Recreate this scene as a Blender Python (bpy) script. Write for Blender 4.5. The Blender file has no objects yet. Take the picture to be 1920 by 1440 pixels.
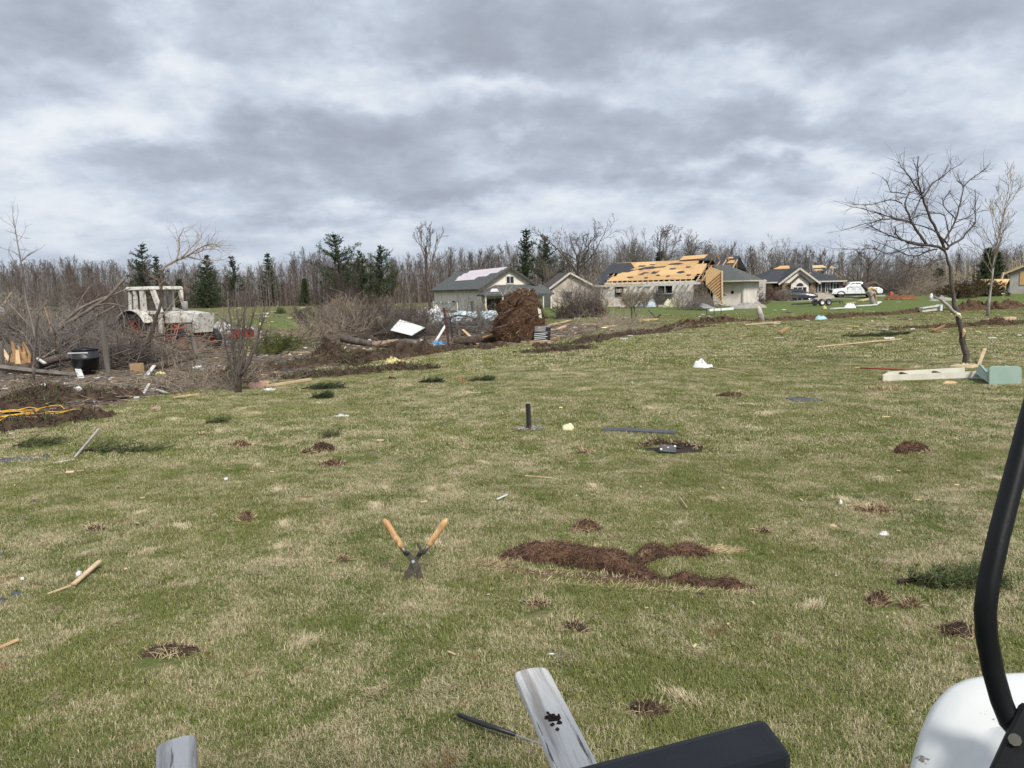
import bpy, math, random
import numpy as np
from mathutils import Vector, Matrix, noise as mnoise

S = bpy.context.scene
C = S.collection
R = math.radians
PI = math.pi

# ------------------------------------------------------------------ camera, sky, sun, exposure
FPX = 1400.0                       # focal length in pixels of the 1920 wide photograph
PITCH = math.atan((720 - 545) / FPX)
ROLL = R(1.25)
EYE = Vector((0.0, 0.0, 2.0))
_f = Vector((0, math.cos(PITCH), -math.sin(PITCH)))
_u0 = Vector((0, math.sin(PITCH), math.cos(PITCH)))
_r0 = Vector((1, 0, 0))
_r = _r0 * math.cos(ROLL) - _u0 * math.sin(ROLL)
_u = _r0 * math.sin(ROLL) + _u0 * math.cos(ROLL)
cam_data = bpy.data.cameras.new('camera')
cam = bpy.data.objects.new('camera', cam_data)
C.objects.link(cam)
m = Matrix.Identity(4)
for i in range(3):
    m[i][0], m[i][1], m[i][2], m[i][3] = _r[i], _u[i], -_f[i], EYE[i]
cam.matrix_world = m
cam_data.sensor_fit = 'HORIZONTAL'
cam_data.sensor_width = 36.0
cam_data.lens = 36.0 * FPX / 1920.0
cam_data.clip_start = 0.05
cam_data.clip_end = 6000
S.camera = cam

S.view_settings.view_transform = 'Standard'
S.view_settings.look = 'None'
EXPOSURE = 1.5
S.view_settings.exposure = EXPOSURE
S.view_settings.gamma = 1.0
S.view_settings.use_curve_mapping = False

SUN_EL, SUN_AZ = R(46), R(155)     # azimuth from +Y towards +X : behind the viewer, a little to the right
sun_d = bpy.data.lights.new('sun', 'SUN')
sun_d.energy = 1.5
sun_d.angle = R(14)
sun_d.color = (1.0, 0.955, 0.89)
sun = bpy.data.objects.new('sun', sun_d)
C.objects.link(sun)
_sd = Vector((math.sin(SUN_AZ) * math.cos(SUN_EL), math.cos(SUN_AZ) * math.cos(SUN_EL), math.sin(SUN_EL)))
sun.rotation_euler = _sd.to_track_quat('Z', 'Y').to_euler()
sun.location = (0, -20, 60)

W = bpy.data.worlds.new('World')
S.world = W
W.use_nodes = True


def ray(px, py):
    return (_r * (px - 960) - _u * (py - 720) + _f * FPX).normalized()


class NT:
    """small helper for node trees"""
    def __init__(s, tree):
        s.t = tree
        s.t.nodes.clear()

    def n(s, typ, ins=None, **kw):
        x = s.t.nodes.new(typ)
        for k, v in kw.items():
            setattr(x, k, v)
        for k, v in (ins or {}).items():
            sock = x.inputs[k]
            if isinstance(v, bpy.types.NodeSocket):
                s.t.links.new(v, sock)
            else:
                sock.default_value = v
        return x

    def math(s, op, a, b=0.0, c=0.0, clamp=False):
        return s.n('ShaderNodeMath', {0: a, 1: b, 2: c}, operation=op, use_clamp=clamp).outputs[0]

    def mix(s, f, a, b, blend='MIX'):
        x = s.n('ShaderNodeMix', data_type='RGBA', blend_type=blend)
        for k, v in ((0, f), (6, a), (7, b)):
            if isinstance(v, bpy.types.NodeSocket):
                s.t.links.new(v, x.inputs[k])
            else:
                x.inputs[k].default_value = v if k == 0 else (*v[:3], 1.0)
        return x.outputs[2]

    def noise(s, vec, scale, detail=4.0, rough=0.5, dist=0.0, dim='3D', w=0.0):
        x = s.n('ShaderNodeTexNoise', {'Scale': scale, 'Detail': detail, 'Roughness': rough, 'Distortion': dist}, noise_dimensions=dim)
        s.t.links.new(vec, x.inputs['Vector'])
        return x.outputs[0]

    def ramp(s, fac, stops, interp='LINEAR'):
        x = s.n('ShaderNodeValToRGB', {'Fac': fac})
        cr = x.color_ramp
        cr.interpolation = interp
        while len(cr.elements) < len(stops):
            cr.elements.new(0.5)
        for e, (p, c) in zip(cr.elements, stops):
            e.position = p
            e.color = (c, c, c, 1) if not hasattr(c, '__len__') else (*c[:3], 1)
        return x.outputs[0]

    def maprange(s, v, a, b, c=0.0, d=1.0, smooth=True):
        x = s.n('ShaderNodeMapRange', {0: v, 1: a, 2: b, 3: c, 4: d}, interpolation_type='SMOOTHSTEP' if smooth else 'LINEAR')
        return x.outputs[0]


# cloud masses: direction (as a pixel of the photograph), half width and half height in pixels, thickness (+ grey, - bright gap)
CLOUDS = [(120, 60, 190, 75, .16), (820, 70, 260, 95, .17), (1250, 30, 300, 60, .12), (480, 290, 330, 60, .12), (1000, 265, 330, 60, .13),
          (880, 350, 420, 26, .10), (1560, 255, 300, 32, .08), (1300, 330, 240, 22, .07), (1700, 60, 160, 30, .06), (60, 330, 150, 60, .06),
          (330, 90, 120, 90, -.16), (160, 240, 130, 55, -.13), (520, 170, 160, 50, -.09), (1480, 150, 330, 55, -.12), (1730, 100, 120, 50, -.10), (1000, 160, 150, 30, -.10),
          (640, 215, 220, 30, -.07), (1450, 300, 260, 18, -.09), (650, 410, 400, 14, -.08), (1650, 380, 220, 16, -.08), (250, 420, 200, 18, -.06)]


def build_world():
    t = NT(W.node_tree)
    tc = t.n('ShaderNodeTexCoord')
    sep = t.n('ShaderNodeSeparateXYZ', {0: tc.outputs['Generated']})
    z = t.math('MAXIMUM', sep.outputs[2], 0.0)
    DEN = 0.33
    den = t.math('ADD', z, DEN)
    u = t.math('DIVIDE', sep.outputs[0], den)
    v = t.math('DIVIDE', sep.outputs[1], den)
    ang = R(-10)
    uu = t.math('ADD', t.math('MULTIPLY', u, math.cos(ang)), t.math('MULTIPLY', v, -math.sin(ang)))
    vv = t.math('ADD', t.math('MULTIPLY', u, math.sin(ang)), t.math('MULTIPLY', v, math.cos(ang)))
    p = t.n('ShaderNodeCombineXYZ', {0: t.math('MULTIPLY', uu, 1.0), 1: vv, 2: 3.7}).outputs[0]
    def deck(q):
        return t.math('ADD', t.math('MULTIPLY', t.noise(q, 1.7, 4.0, 0.5, 0.2), 0.48), t.math('MULTIPLY', t.noise(q, 4.2, 10.0, 0.60, 0.10), 0.60))
    dens = deck(p)
    # lit shoulders of the clouds: where the deck thins towards the sun
    dens2 = deck(t.n('ShaderNodeVectorMath', {0: p, 1: (-0.018, -0.045, 0.0)}, operation='ADD').outputs[0])
    relief = t.math('SUBTRACT', dens, dens2)
    wob = t.noise(p, 3.4, 5.0, 0.55, 0.1)
    wob2 = t.noise(p, 4.4, 5.0, 0.55, 0.1)
    uw = t.math('ADD', u, t.math('MULTIPLY', t.math('SUBTRACT', wob, 0.5), 0.55))
    vw = t.math('ADD', v, t.math('MULTIPLY', t.math('SUBTRACT', wob2, 0.5), 0.55))
    for (px, py, hw, hh, amp) in CLOUDS:
        def uv(qx, qy):
            d = ray(qx, qy)
            return d.x / (max(d.z, 0) + DEN), d.y / (max(d.z, 0) + DEN)
        u0, v0 = uv(px, py)
        su = abs(uv(px + hw, py)[0] - uv(px - hw, py)[0]) / 2
        sv = max(0.06, abs(uv(px, py + hh)[1] - uv(px, py - hh)[1]) / 2)
        du = t.math('DIVIDE', t.math('SUBTRACT', uw, u0), su)
        dv = t.math('DIVIDE', t.math('SUBTRACT', vw, v0), sv)
        r2 = t.math('ADD', t.math('MULTIPLY', du, du), t.math('MULTIPLY', dv, dv))
        ex = t.math('POWER', 2.718, t.math('MULTIPLY', r2, -1.0))
        dens = t.math('MULTIPLY_ADD', ex, amp, dens)
    dens = t.math('MULTIPLY_ADD', relief, -0.9, dens)
    col = t.ramp(t.maprange(dens, 0.33, 0.825, 0, 1, False),
                 [(0.0, (0.84, 0.885, 0.945)), (0.13, (0.84, 0.88, 0.93)), (0.29, (0.73, 0.79, 0.865)), (0.46, (0.575, 0.645, 0.755)),
                  (0.62, (0.465, 0.52, 0.615)), (0.80, (0.395, 0.44, 0.525)), (1.0, (0.35, 0.385, 0.46))])
    low = t.maprange(sep.outputs[2], 0.0, 0.13, 0.45, 0.0)
    col = t.mix(low, col, (0.56, 0.62, 0.715))
    skyt = t.n('ShaderNodeTexSky', sky_type='NISHITA', sun_disc=False, sun_elevation=SUN_EL, sun_rotation=SUN_AZ)
    k = 10.0 / 2 ** EXPOSURE
    cl10 = t.mix(1.0, col, (k, k, k), 'MULTIPLY')
    cover = t.maprange(dens, 0.26, 0.36, 0.95, 1.0)
    fin = t.mix(cover, skyt.outputs[0], cl10)
    bg = t.n('ShaderNodeBackground', {'Color': fin, 'Strength': 0.1})
    t.n('ShaderNodeOutputWorld', {'Surface': bg.outputs[0]})


build_world()
try:
    S.cycles.max_bounces = 5
    S.cycles.diffuse_bounces = 3
    S.cycles.transparent_max_bounces = 6
except Exception:
    pass


# ------------------------------------------------------------------ terrain and picture geometry
def sst(a):
    a = np.clip(a, 0, 1)
    return a * a * (3 - 2 * a)


def H(x, y):
    """ground height"""
    x = np.asarray(x, float)
    y = np.asarray(y, float)
    z = -0.35 * sst((2 - x) / 16) * sst((y - 9) / 20)
    z = z + 0.5 * sst((x - 25) / 40) * sst((y - 35) / 60)
    d = np.sqrt(x * x + y * y)
    am = 0.03 + 0.07 * sst((d - 12) / 40)
    z = z + am * (np.sin(x * .61 + .4) * np.sin(y * .47 + 1.1) * sst((d - 3) / 5) + .6 * np.sin(x * .23 - y * .31 + 2.0) * sst((d - 6) / 12))
    z = z + 0.012 * np.sin(x * 2.3 + 1.3 * np.sin(y * 1.1)) * np.sin(y * 2.7 + .8) * (d < 60)
    return z if z.ndim else float(z)


def at(px, py):
    """the point of the ground seen at a pixel of the 1920x1440 photograph"""
    d = ray(px, py)
    if d.z > -0.004:
        d = Vector((d.x, d.y, -0.004))
    s = EYE.z / -d.z
    for _ in range(30):
        p = EYE + d * s
        s += (p.z - H(p.x, p.y)) / -d.z * 0.9
    p = EYE + d * s
    return Vector((p.x, p.y, H(p.x, p.y)))


def P(px, py, Y):
    """the point at distance Y (world y) on the line of sight"""
    d = ray(px, py)
    return EYE + d * (Y / d.y)


def ground(x, y, dz=0.0):
    return Vector((x, y, H(x, y) + dz))


# ------------------------------------------------------------------ object helpers
def link(o, parent=None):
    C.objects.link(o)
    if parent is not None:
        o.parent = parent
    return o


def tag(o, label, cat, group=None, kind=None):
    if label: o['label'] = label
    if cat: o['category'] = cat
    if group: o['group'] = group
    if kind: o['kind'] = kind
    return o


def thing(name, label, cat, loc=(0, 0, 0), rz=0.0, group=None, rot=None):
    o = bpy.data.objects.new(name, None)
    o.empty_display_size = 0.1
    C.objects.link(o)
    o.location = loc
    o.rotation_euler = rot if rot else (0, 0, rz)
    return tag(o, label, cat, group)


def copy_thing(root, loc, rz=0.0, sc=1.0, label=None, group=None, rot=None):
    r = root.copy()
    C.objects.link(r)
    r.location = loc
    r.rotation_euler = rot if rot else (0, 0, rz)
    r.scale = (sc, sc, sc) if not hasattr(sc, '__len__') else sc
    if label: r['label'] = label
    if group: r['group'] = group
    for ch in list(root.children):
        c = ch.copy()
        C.objects.link(c)
        c.parent = r
        for g in list(ch.children):
            d = g.copy()
            C.objects.link(d)
            d.parent = c
    return r


def perp(d):
    a = np.array((0, 0, 1.0)) if abs(d[2]) < 0.9 else np.array((1.0, 0, 0))
    u = np.cross(d, a)
    return u / (np.linalg.norm(u) + 1e-12)


_TPL = {}


class M:
    """collects geometry for one mesh object"""
    def __init__(s):
        s.v, s.F, s.nv = [], [], 0

    def add(s, vs, fs):
        vs = np.asarray(vs, float).reshape(-1, 3)
        b = s.nv
        s.v.append(vs)
        s.nv += len(vs)
        if isinstance(fs, np.ndarray):
            s.F.append(fs + b)
        else:
            by = {}
            for f in fs:
                by.setdefault(len(f), []).append(f)
            for k in by:
                s.F.append(np.array(by[k], dtype=np.int64) + b)
        return s

    def box(s, c, size, rz=0.0, rot=None, taper=1.0):
        sx, sy, sz = size[0] / 2, size[1] / 2, size[2] / 2
        vs = np.array([(-sx, -sy, -sz), (sx, -sy, -sz), (sx, sy, -sz), (-sx, sy, -sz), (-sx * taper, -sy * taper, sz), (sx * taper, -sy * taper, sz), (sx * taper, sy * taper, sz), (-sx * taper, sy * taper, sz)])
        mt = rot if rot is not None else Matrix.Rotation(rz, 3, 'Z')
        vs = vs @ np.array(mt).T + np.array(c)
        return s.add(vs, [(3, 2, 1, 0), (4, 5, 6, 7), (0, 1, 5, 4), (1, 2, 6, 5), (2, 3, 7, 6), (3, 0, 4, 7)])

    def beam(s, a, b, w, h, up=(0, 0, 1)):
        """rectangular bar from a to b, w wide, h high"""
        a, b = np.array(a, float), np.array(b, float)
        d = b - a
        L = np.linalg.norm(d)
        d = d / max(L, 1e-9)
        upv = np.array(up, float)
        x = np.cross(d, upv)
        if np.linalg.norm(x) < 1e-4:
            x = perp(d)
        x = x / np.linalg.norm(x)
        z = np.cross(x, d)
        vs = []
        for e in (a, b):
            for sx, sz in ((-1, -1), (1, -1), (1, 1), (-1, 1)):
                vs.append(e + x * sx * w / 2 + z * sz * h / 2)
        return s.add(vs, [(0, 1, 2, 3), (7, 6, 5, 4), (0, 4, 5, 1), (1, 5, 6, 2), (2, 6, 7, 3), (3, 7, 4, 0)])

    def tube(s, pts, rad, n=6, caps=True):
        pts = np.asarray([tuple(p) for p in pts], float)
        k = len(pts)
        rad = np.full(k, rad, float) if np.isscalar(rad) else np.asarray(rad, float)
        t = np.empty_like(pts)
        t[1:-1] = pts[2:] - pts[:-2]
        t[0], t[-1] = pts[1] - pts[0], pts[-1] - pts[-2]
        t /= np.sqrt((t * t).sum(1))[:, None] + 1e-12
        tx, ty, tz = t[0]
        u = (ty, -tx, 0.0) if abs(tz) < .9 else (0.0, tz, -ty)
        a = np.arange(n) * (2 * PI / n)
        ca, sa = np.cos(a)[:, None], np.sin(a)[:, None]
        U, Wv = [], []
        ux, uy, uz = u
        for (tx, ty, tz) in t.tolist():
            dt = ux * tx + uy * ty + uz * tz
            ux, uy, uz = ux - tx * dt, uy - ty * dt, uz - tz * dt
            ln = math.sqrt(ux * ux + uy * uy + uz * uz) + 1e-12
            ux, uy, uz = ux / ln, uy / ln, uz / ln
            U.append((ux, uy, uz))
            Wv.append((ty * uz - tz * uy, tz * ux - tx * uz, tx * uy - ty * ux))
        rings = pts[:, None, :] + (ca[None] * np.array(U)[:, None, :] + sa[None] * np.array(Wv)[:, None, :]) * rad[:, None, None]
        key = (k, n)
        if key not in _TPL:
            o = (np.arange(k - 1) * n)[:, None]
            j = np.arange(n)[None, :]
            j2 = (j + 1) % n
            _TPL[key] = (np.stack([o + j, o + j2, o + n + j2, o + n + j], -1).reshape(-1, 4), np.arange(n - 1, -1, -1)[None, :], ((k - 1) * n + np.arange(n))[None, :])
        q, c0, c1 = _TPL[key]
        b = s.nv
        s.v.append(rings.reshape(-1, 3))
        s.nv += k * n
        s.F.append(q + b)
        if caps:
            s.F.append(c0 + b)
            s.F.append(c1 + b)
        return s

    def lathe(s, prof, n=24, axis='Z', c=(0, 0, 0)):
        """profile of (radius, height) turned round an axis"""
        vs, fs = [], []
        for (r, h) in prof:
            for j in range(n):
                a = 2 * PI * j / n
                p = (r * math.cos(a), r * math.sin(a), h)
                if axis == 'Y':
                    p = (p[0], p[2], p[1])
                elif axis == 'X':
                    p = (p[2], p[0], p[1])
                vs.append((p[0] + c[0], p[1] + c[1], p[2] + c[2]))
        flip = axis == 'Y'
        for i in range(len(prof) - 1):
            for j in range(n):
                j2 = (j + 1) % n
                q = (i * n + j, i * n + j2, (i + 1) * n + j2, (i + 1) * n + j)
                fs.append(q[::-1] if flip else q)
        return s.add(vs, fs)

    def prism(s, poly, a, b):
        """polygon of 3-D points a-side and its copy shifted by vector b"""
        n = len(poly)
        A = np.array([tuple(p) for p in poly], float) + np.array(a, float)
        B = A + np.array(b, float)
        fs = [tuple(range(n - 1, -1, -1)), tuple(range(n, 2 * n))]
        for i in range(n):
            j = (i + 1) % n
            fs.append((i, j, n + j, n + i))
        return s.add(np.vstack([A, B]), fs)

    def loft(s, rings, close=True, caps=True):
        n = len(rings[0])
        vs = np.array([p for r in rings for p in r], float)
        fs = []
        for i in range(len(rings) - 1):
            for j in range(n if close else n - 1):
                j2 = (j + 1) % n
                fs.append((i * n + j, i * n + j2, (i + 1) * n + j2, (i + 1) * n + j))
        if caps:
            fs.append(tuple(range(n - 1, -1, -1)))
            fs.append(tuple((len(rings) - 1) * n + j for j in range(n)))
        return s.add(vs, fs)

    def quad(s, a, b, c, d):
        return s.add([a, b, c, d], [(0, 1, 2, 3)])

    def grid(s, pts, nu, nv):
        i, j = np.meshgrid(np.arange(nu - 1), np.arange(nv - 1), indexing='ij')
        q = np.stack([i * nv + j, (i + 1) * nv + j, (i + 1) * nv + j + 1, i * nv + j + 1], -1).reshape(-1, 4)
        return s.add(np.asarray(pts, float), q)

    def mesh(s, name, mats, smooth=False):
        me = bpy.data.meshes.new(name)
        vs = np.vstack(s.v) if s.v else np.zeros((0, 3))
        me.vertices.add(len(vs))
        me.vertices.foreach_set('co', vs.ravel())
        if s.F:
            li = np.concatenate([f.ravel() for f in s.F]).astype(np.int32)
            cnt = np.concatenate([np.full(len(f), f.shape[1]) for f in s.F])
            st = np.concatenate([[0], np.cumsum(cnt)[:-1]]).astype(np.int32)
            me.loops.add(len(li))
            me.loops.foreach_set('vertex_index', li)
            me.polygons.add(len(st))
            me.polygons.foreach_set('loop_start', st)
            me.polygons.foreach_set('use_smooth', np.full(len(st), bool(smooth)))
        me.materials.append(mats[0] if isinstance(mats, (list, tuple)) else mats)
        me.update(calc_edges=True)
        return me

    def build(s, name, mats, parent=None, smooth=False, bevel=0.0, loc=None, auto=None):
        me = s.mesh(name, mats, smooth)
        o = bpy.data.objects.new(name, me)
        link(o, parent)
        if loc is not None:
            o.location = loc
        if bevel:
            b = o.modifiers.new('bevel', 'BEVEL')
            b.width = bevel
            b.segments = 2
            b.limit_method = 'ANGLE'
            b.angle_limit = R(35)
        if auto:
            try:
                me.set_sharp_from_angle(angle=R(auto))
            except Exception:
                pass
        return o


# ------------------------------------------------------------------ materials
MATS = {}


def mk(name, c1, c2=None, scale=6.0, rough=0.75, bump=0.0, bscale=None, metal=0.0, stretch=None, spec=0.4, detail=5.0, contrast=(0.35, 0.65), coat=0.0, c3=None, coords='Object', c3at=(0.6, 0.72), c3scale=2.0, var=0.0):
    """two or three colours mixed by noise, with fine relief"""
    mt = bpy.data.materials.new(name)
    mt.use_nodes = True
    t = NT(mt.node_tree)
    tc = t.n('ShaderNodeTexCoord')
    vec = tc.outputs[coords] if coords != 'World' else t.n('ShaderNodeNewGeometry').outputs['Position']
    oi = t.n('ShaderNodeObjectInfo')
    off = t.n('ShaderNodeVectorMath', {0: vec, 1: t.n('ShaderNodeCombineXYZ', {0: t.math('MULTIPLY', oi.outputs['Random'], 37.0), 1: 0.0, 2: t.math('MULTIPLY', oi.outputs['Random'], 11.0)}).outputs[0]}, operation='ADD').outputs[0]
    if coords == 'World':
        off = vec
    if stretch:
        off = t.n('ShaderNodeVectorMath', {0: off, 1: stretch}, operation='MULTIPLY').outputs[0]
    col = (*c1, 1)
    bs = t.n('ShaderNodeBsdfPrincipled', {'Roughness': rough, 'Metallic': metal, 'Specular IOR Level': spec, 'Coat Weight': coat})
    if c2 is not None:
        f = t.maprange(t.noise(off, scale, detail, 0.6), contrast[0], contrast[1])
        colo = t.mix(f, c1, c2)
        if c3 is not None:
            f3 = t.maprange(t.noise(off, c3scale, 6.0, 0.65), c3at[0], c3at[1])
            colo = t.mix(f3, colo, c3)
        if var:
            colo = t.mix(1.0, colo, t.n('ShaderNodeCombineColor', {0: t.math('MULTIPLY_ADD', oi.outputs['Random'], 2 * var, 1 - var), 1: t.math('MULTIPLY_ADD', oi.outputs['Random'], 2.3 * var, 1 - 1.15 * var), 2: t.math('MULTIPLY_ADD', oi.outputs['Random'], 2.6 * var, 1 - 1.3 * var)}).outputs[0], 'MULTIPLY')
        t.t.links.new(colo, bs.inputs['Base Color'])
    else:
        bs.inputs['Base Color'].default_value = col
    if bump:
        b = t.n('ShaderNodeBump', {'Strength': min(1.0, bump), 'Distance': 0.02 if bscale is None else 0.6 / bscale, 'Height': t.noise(off, bscale or scale * 4, 6.0, 0.65)})
        t.t.links.new(b.outputs[0], bs.inputs['Normal'])
    t.n('ShaderNodeOutputMaterial', {'Surface': bs.outputs[0]})
    MATS[name] = mt
    return mt
# ------------------------------------------------------------------ ground and lawn
def lawn_nodes(t, pos):
    """share of straw in the turf (0..1), share of deep green, from world position"""
    flat = t.n('ShaderNodeVectorMath', {0: pos, 1: (1, 1, 0)}, operation='MULTIPLY').outputs[0]
    warp = t.n('ShaderNodeTexNoise', {'Scale': 1.1, 'Detail': 2.0}, noise_dimensions='2D')
    t.t.links.new(flat, warp.inputs['Vector'])
    fl = t.n('ShaderNodeVectorMath', {0: flat, 1: t.n('ShaderNodeVectorMath', {0: warp.outputs[1], 1: (0.5, 0.5, 0)}, operation='MULTIPLY').outputs[0]}, operation='ADD').outputs[0]
    a = t.noise(fl, 0.33, 3.0, 0.55, dim='2D')
    b = t.noise(fl, 1.7, 4.0, 0.6, dim='2D')
    c = t.noise(fl, 6.0, 4.0, 0.6, dim='2D')
    s = t.math('ADD', t.math('MULTIPLY', a, 0.30), t.math('ADD', t.math('MULTIPLY', b, 0.62), t.math('MULTIPLY', c, 0.36)))
    straw = t.maprange(s, 0.45, 0.93, 0.0, 1.0)
    return straw, a, b, c


def grass_mat(name, bright=1.0):
    mt = bpy.data.materials.new(name)
    mt.use_nodes = True
    t = NT(mt.node_tree)
    pos = t.n('ShaderNodeNewGeometry').outputs['Position']
    straw, a, b, c = lawn_nodes(t, pos)
    rnd = t.n('ShaderNodeAttribute', attribute_name='br').outputs['Fac']
    rnd2 = t.n('ShaderNodeAttribute', attribute_name='br2').outputs['Fac']
    sepp = t.n('ShaderNodeSeparateXYZ', {0: pos})
    # the mown lawn beyond the ridge of soil is greener
    far = t.maprange(sepp.outputs[1], 30.0, 55.0, 0.0, 0.55)
    strawf = t.math('MULTIPLY_ADD', straw, 0.92, 0.03)
    strawf = t.math('MULTIPLY', strawf, t.math('SUBTRACT', 1.0, far))
    is_straw = t.maprange(t.math('SUBTRACT', strawf, rnd), -0.05, 0.05, 0.0, 1.0)
    g = t.mix(rnd2, (0.155, 0.178, 0.048), (0.285, 0.298, 0.10))
    g = t.mix(t.maprange(a, 0.35, 0.65), g, (0.16, 0.198, 0.05))
    y = t.mix(rnd2, (0.50, 0.415, 0.26), (0.72, 0.63, 0.435))
    y = t.mix(t.maprange(c, 0.62, 0.75), y, (0.30, 0.19, 0.10))
    col = t.mix(is_straw, g, y)
    di = t.n('ShaderNodeBsdfPrincipled', {'Base Color': col, 'Roughness': 0.65, 'Specular IOR Level': 0.25})
    tr = t.n('ShaderNodeBsdfTranslucent', {'Color': col})
    mx = t.n('ShaderNodeMixShader', {0: 0.25, 1: di.outputs[0], 2: tr.outputs[0]})
    t.n('ShaderNodeOutputMaterial', {'Surface': mx.outputs[0]})
    return mt


def ground_mat():
    mt = bpy.data.materials.new('ground')
    mt.use_nodes = True
    t = NT(mt.node_tree)
    pos = t.n('ShaderNodeNewGeometry').outputs['Position']
    straw, a, b, c = lawn_nodes(t, pos)
    sepp = t.n('ShaderNodeSeparateXYZ', {0: pos})
    dirt = t.n('ShaderNodeAttribute', attribute_name='dirt').outputs['Fac']
    field = t.n('ShaderNodeAttribute', attribute_name='field').outputs['Fac']
    flat = t.n('ShaderNodeVectorMath', {0: pos, 1: (1, 1, 0)}, operation='MULTIPLY').outputs[0]
    n1 = t.noise(flat, 1.3, 6.0, 0.65, dim='2D')
    n2 = t.noise(flat, 9.0, 6.0, 0.7, dim='2D')
    n3 = t.noise(flat, 38.0, 4.0, 0.7, dim='2D')
    far = t.maprange(sepp.outputs[1], 30.0, 55.0, 0.0, 0.6)
    green = t.mix(n3, (0.085, 0.115, 0.03), (0.17, 0.20, 0.06))
    tan = t.mix(n3, (0.20, 0.155, 0.085), (0.37, 0.30, 0.18))
    sf = t.math('MULTIPLY', t.math('MULTIPLY_ADD', straw, 0.85, 0.12), t.math('SUBTRACT', 1.0, far))
    sf = t.maprange(t.math('ADD', sf, t.math('MULTIPLY', t.math('SUBTRACT', n2, 0.5), 0.7)), 0.15, 0.85)
    turf = t.mix(sf, green, tan)
    # bright spring green of the far lawn
    turf = t.mix(far, turf, t.mix(n1, (0.082, 0.125, 0.03), (0.125, 0.155, 0.048)))
    # the field before the wood: olive, thin
    fcol = t.mix(t.maprange(n1, 0.35, 0.65), (0.105, 0.115, 0.042), (0.165, 0.145, 0.068))
    turf = t.mix(field, turf, fcol)
    # mulch, soil, shredded bark and dead leaves
    so = t.mix(n2, (0.085, 0.062, 0.045), (0.24, 0.18, 0.125))
    so = t.mix(t.maprange(n3, 0.56, 0.66), so, (0.42, 0.34, 0.25))
    so = t.mix(t.maprange(n1, 0.55, 0.75, 0, 0.7), so, (0.20, 0.19, 0.09))
    dm = t.maprange(t.math('ADD', dirt, t.math('MULTIPLY', t.math('SUBTRACT', n2, 0.5), 0.9)), 0.42, 0.58)
    col = t.mix(dm, turf, so)
    bp = t.n('ShaderNodeBump', {'Strength': 0.9, 'Distance': 0.03, 'Height': t.math('ADD', n3, t.math('MULTIPLY', n2, 1.5))})
    bs = t.n('ShaderNodeBsdfPrincipled', {'Base Color': col, 'Roughness': 0.9, 'Specular IOR Level': 0.15, 'Normal': bp.outputs[0]})
    t.n('ShaderNodeOutputMaterial', {'Surface': bs.outputs[0]})
    return mt


# the torn-up strip: polygon on the ground given by what the photograph shows
DIRT_EDGE = [(0, 815), (90, 793), (200, 768), (330, 739), (450, 722), (560, 705), (640, 690), (760, 668), (860, 655), (960, 650), (1060, 640), (1180, 617)]
_de = np.array([tuple(at(*q))[:2] for q in DIRT_EDGE])
_far = np.array([tuple(at(*q))[:2] for q in [(-600, 640), (0, 612), (200, 612), (420, 612), (560, 622), (800, 606), (1000, 606), (1180, 606)]])


def dirt_amount(x, y):
    """1 inside the strip of torn ground between two curves y(x), soft edges"""
    o = np.argsort(_de[:, 0])
    xs = np.concatenate([[-60.0], _de[o, 0]])
    ys = np.concatenate([[5.5], _de[o, 1]])
    lo = np.interp(x, xs, ys)
    hi = np.interp(x, _far[:, 0], _far[:, 1])
    w = 0.10 * lo
    return sst((y - lo + w) / (2 * w)) * sst((hi - y + 3) / 6) * sst((7 - x) / 3.0)


def build_ground():
    k = 430
    s = np.linspace(-1, 1, k)
    c = 1400 * np.sinh(5.6 * s) / math.sinh(5.6)
    X, Y = np.meshgrid(c, c + 6.0, indexing='ij')
    Z = H(X, Y)
    # edge of the world sinks a little so that the sheet never ends in view
    me = bpy.data.meshes.new('ground')
    vs = np.stack([X.ravel(), Y.ravel(), Z.ravel()], 1)
    i, j = np.meshgrid(np.arange(k - 1), np.arange(k - 1), indexing='ij')
    q = np.stack([i * k + j, (i + 1) * k + j, (i + 1) * k + j + 1, i * k + j + 1], -1).reshape(-1, 4)
    me.vertices.add(len(vs))
    me.vertices.foreach_set('co', vs.ravel())
    me.loops.add(q.size)
    me.loops.foreach_set('vertex_index', q.ravel().astype(np.int32))
    me.polygons.add(len(q))
    me.polygons.foreach_set('loop_start', np.arange(0, q.size, 4, dtype=np.int32))
    me.polygons.foreach_set('use_smooth', np.ones(len(q), bool))
    me.update()
    me.validate()
    a = me.attributes.new('dirt', 'FLOAT', 'POINT')
    a.data.foreach_set('value', dirt_amount(X, Y).ravel().astype(np.float32))
    a = me.attributes.new('field', 'FLOAT', 'POINT')
    fv = sst((Y - 60) / 40) * sst((-4 - X) / 8)
    a.data.foreach_set('value', fv.ravel().astype(np.float32))
    me.materials.append(ground_mat())
    o = bpy.data.objects.new('ground', me)
    link(o)
    tag(o, None, None, kind='structure')


build_ground()


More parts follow.
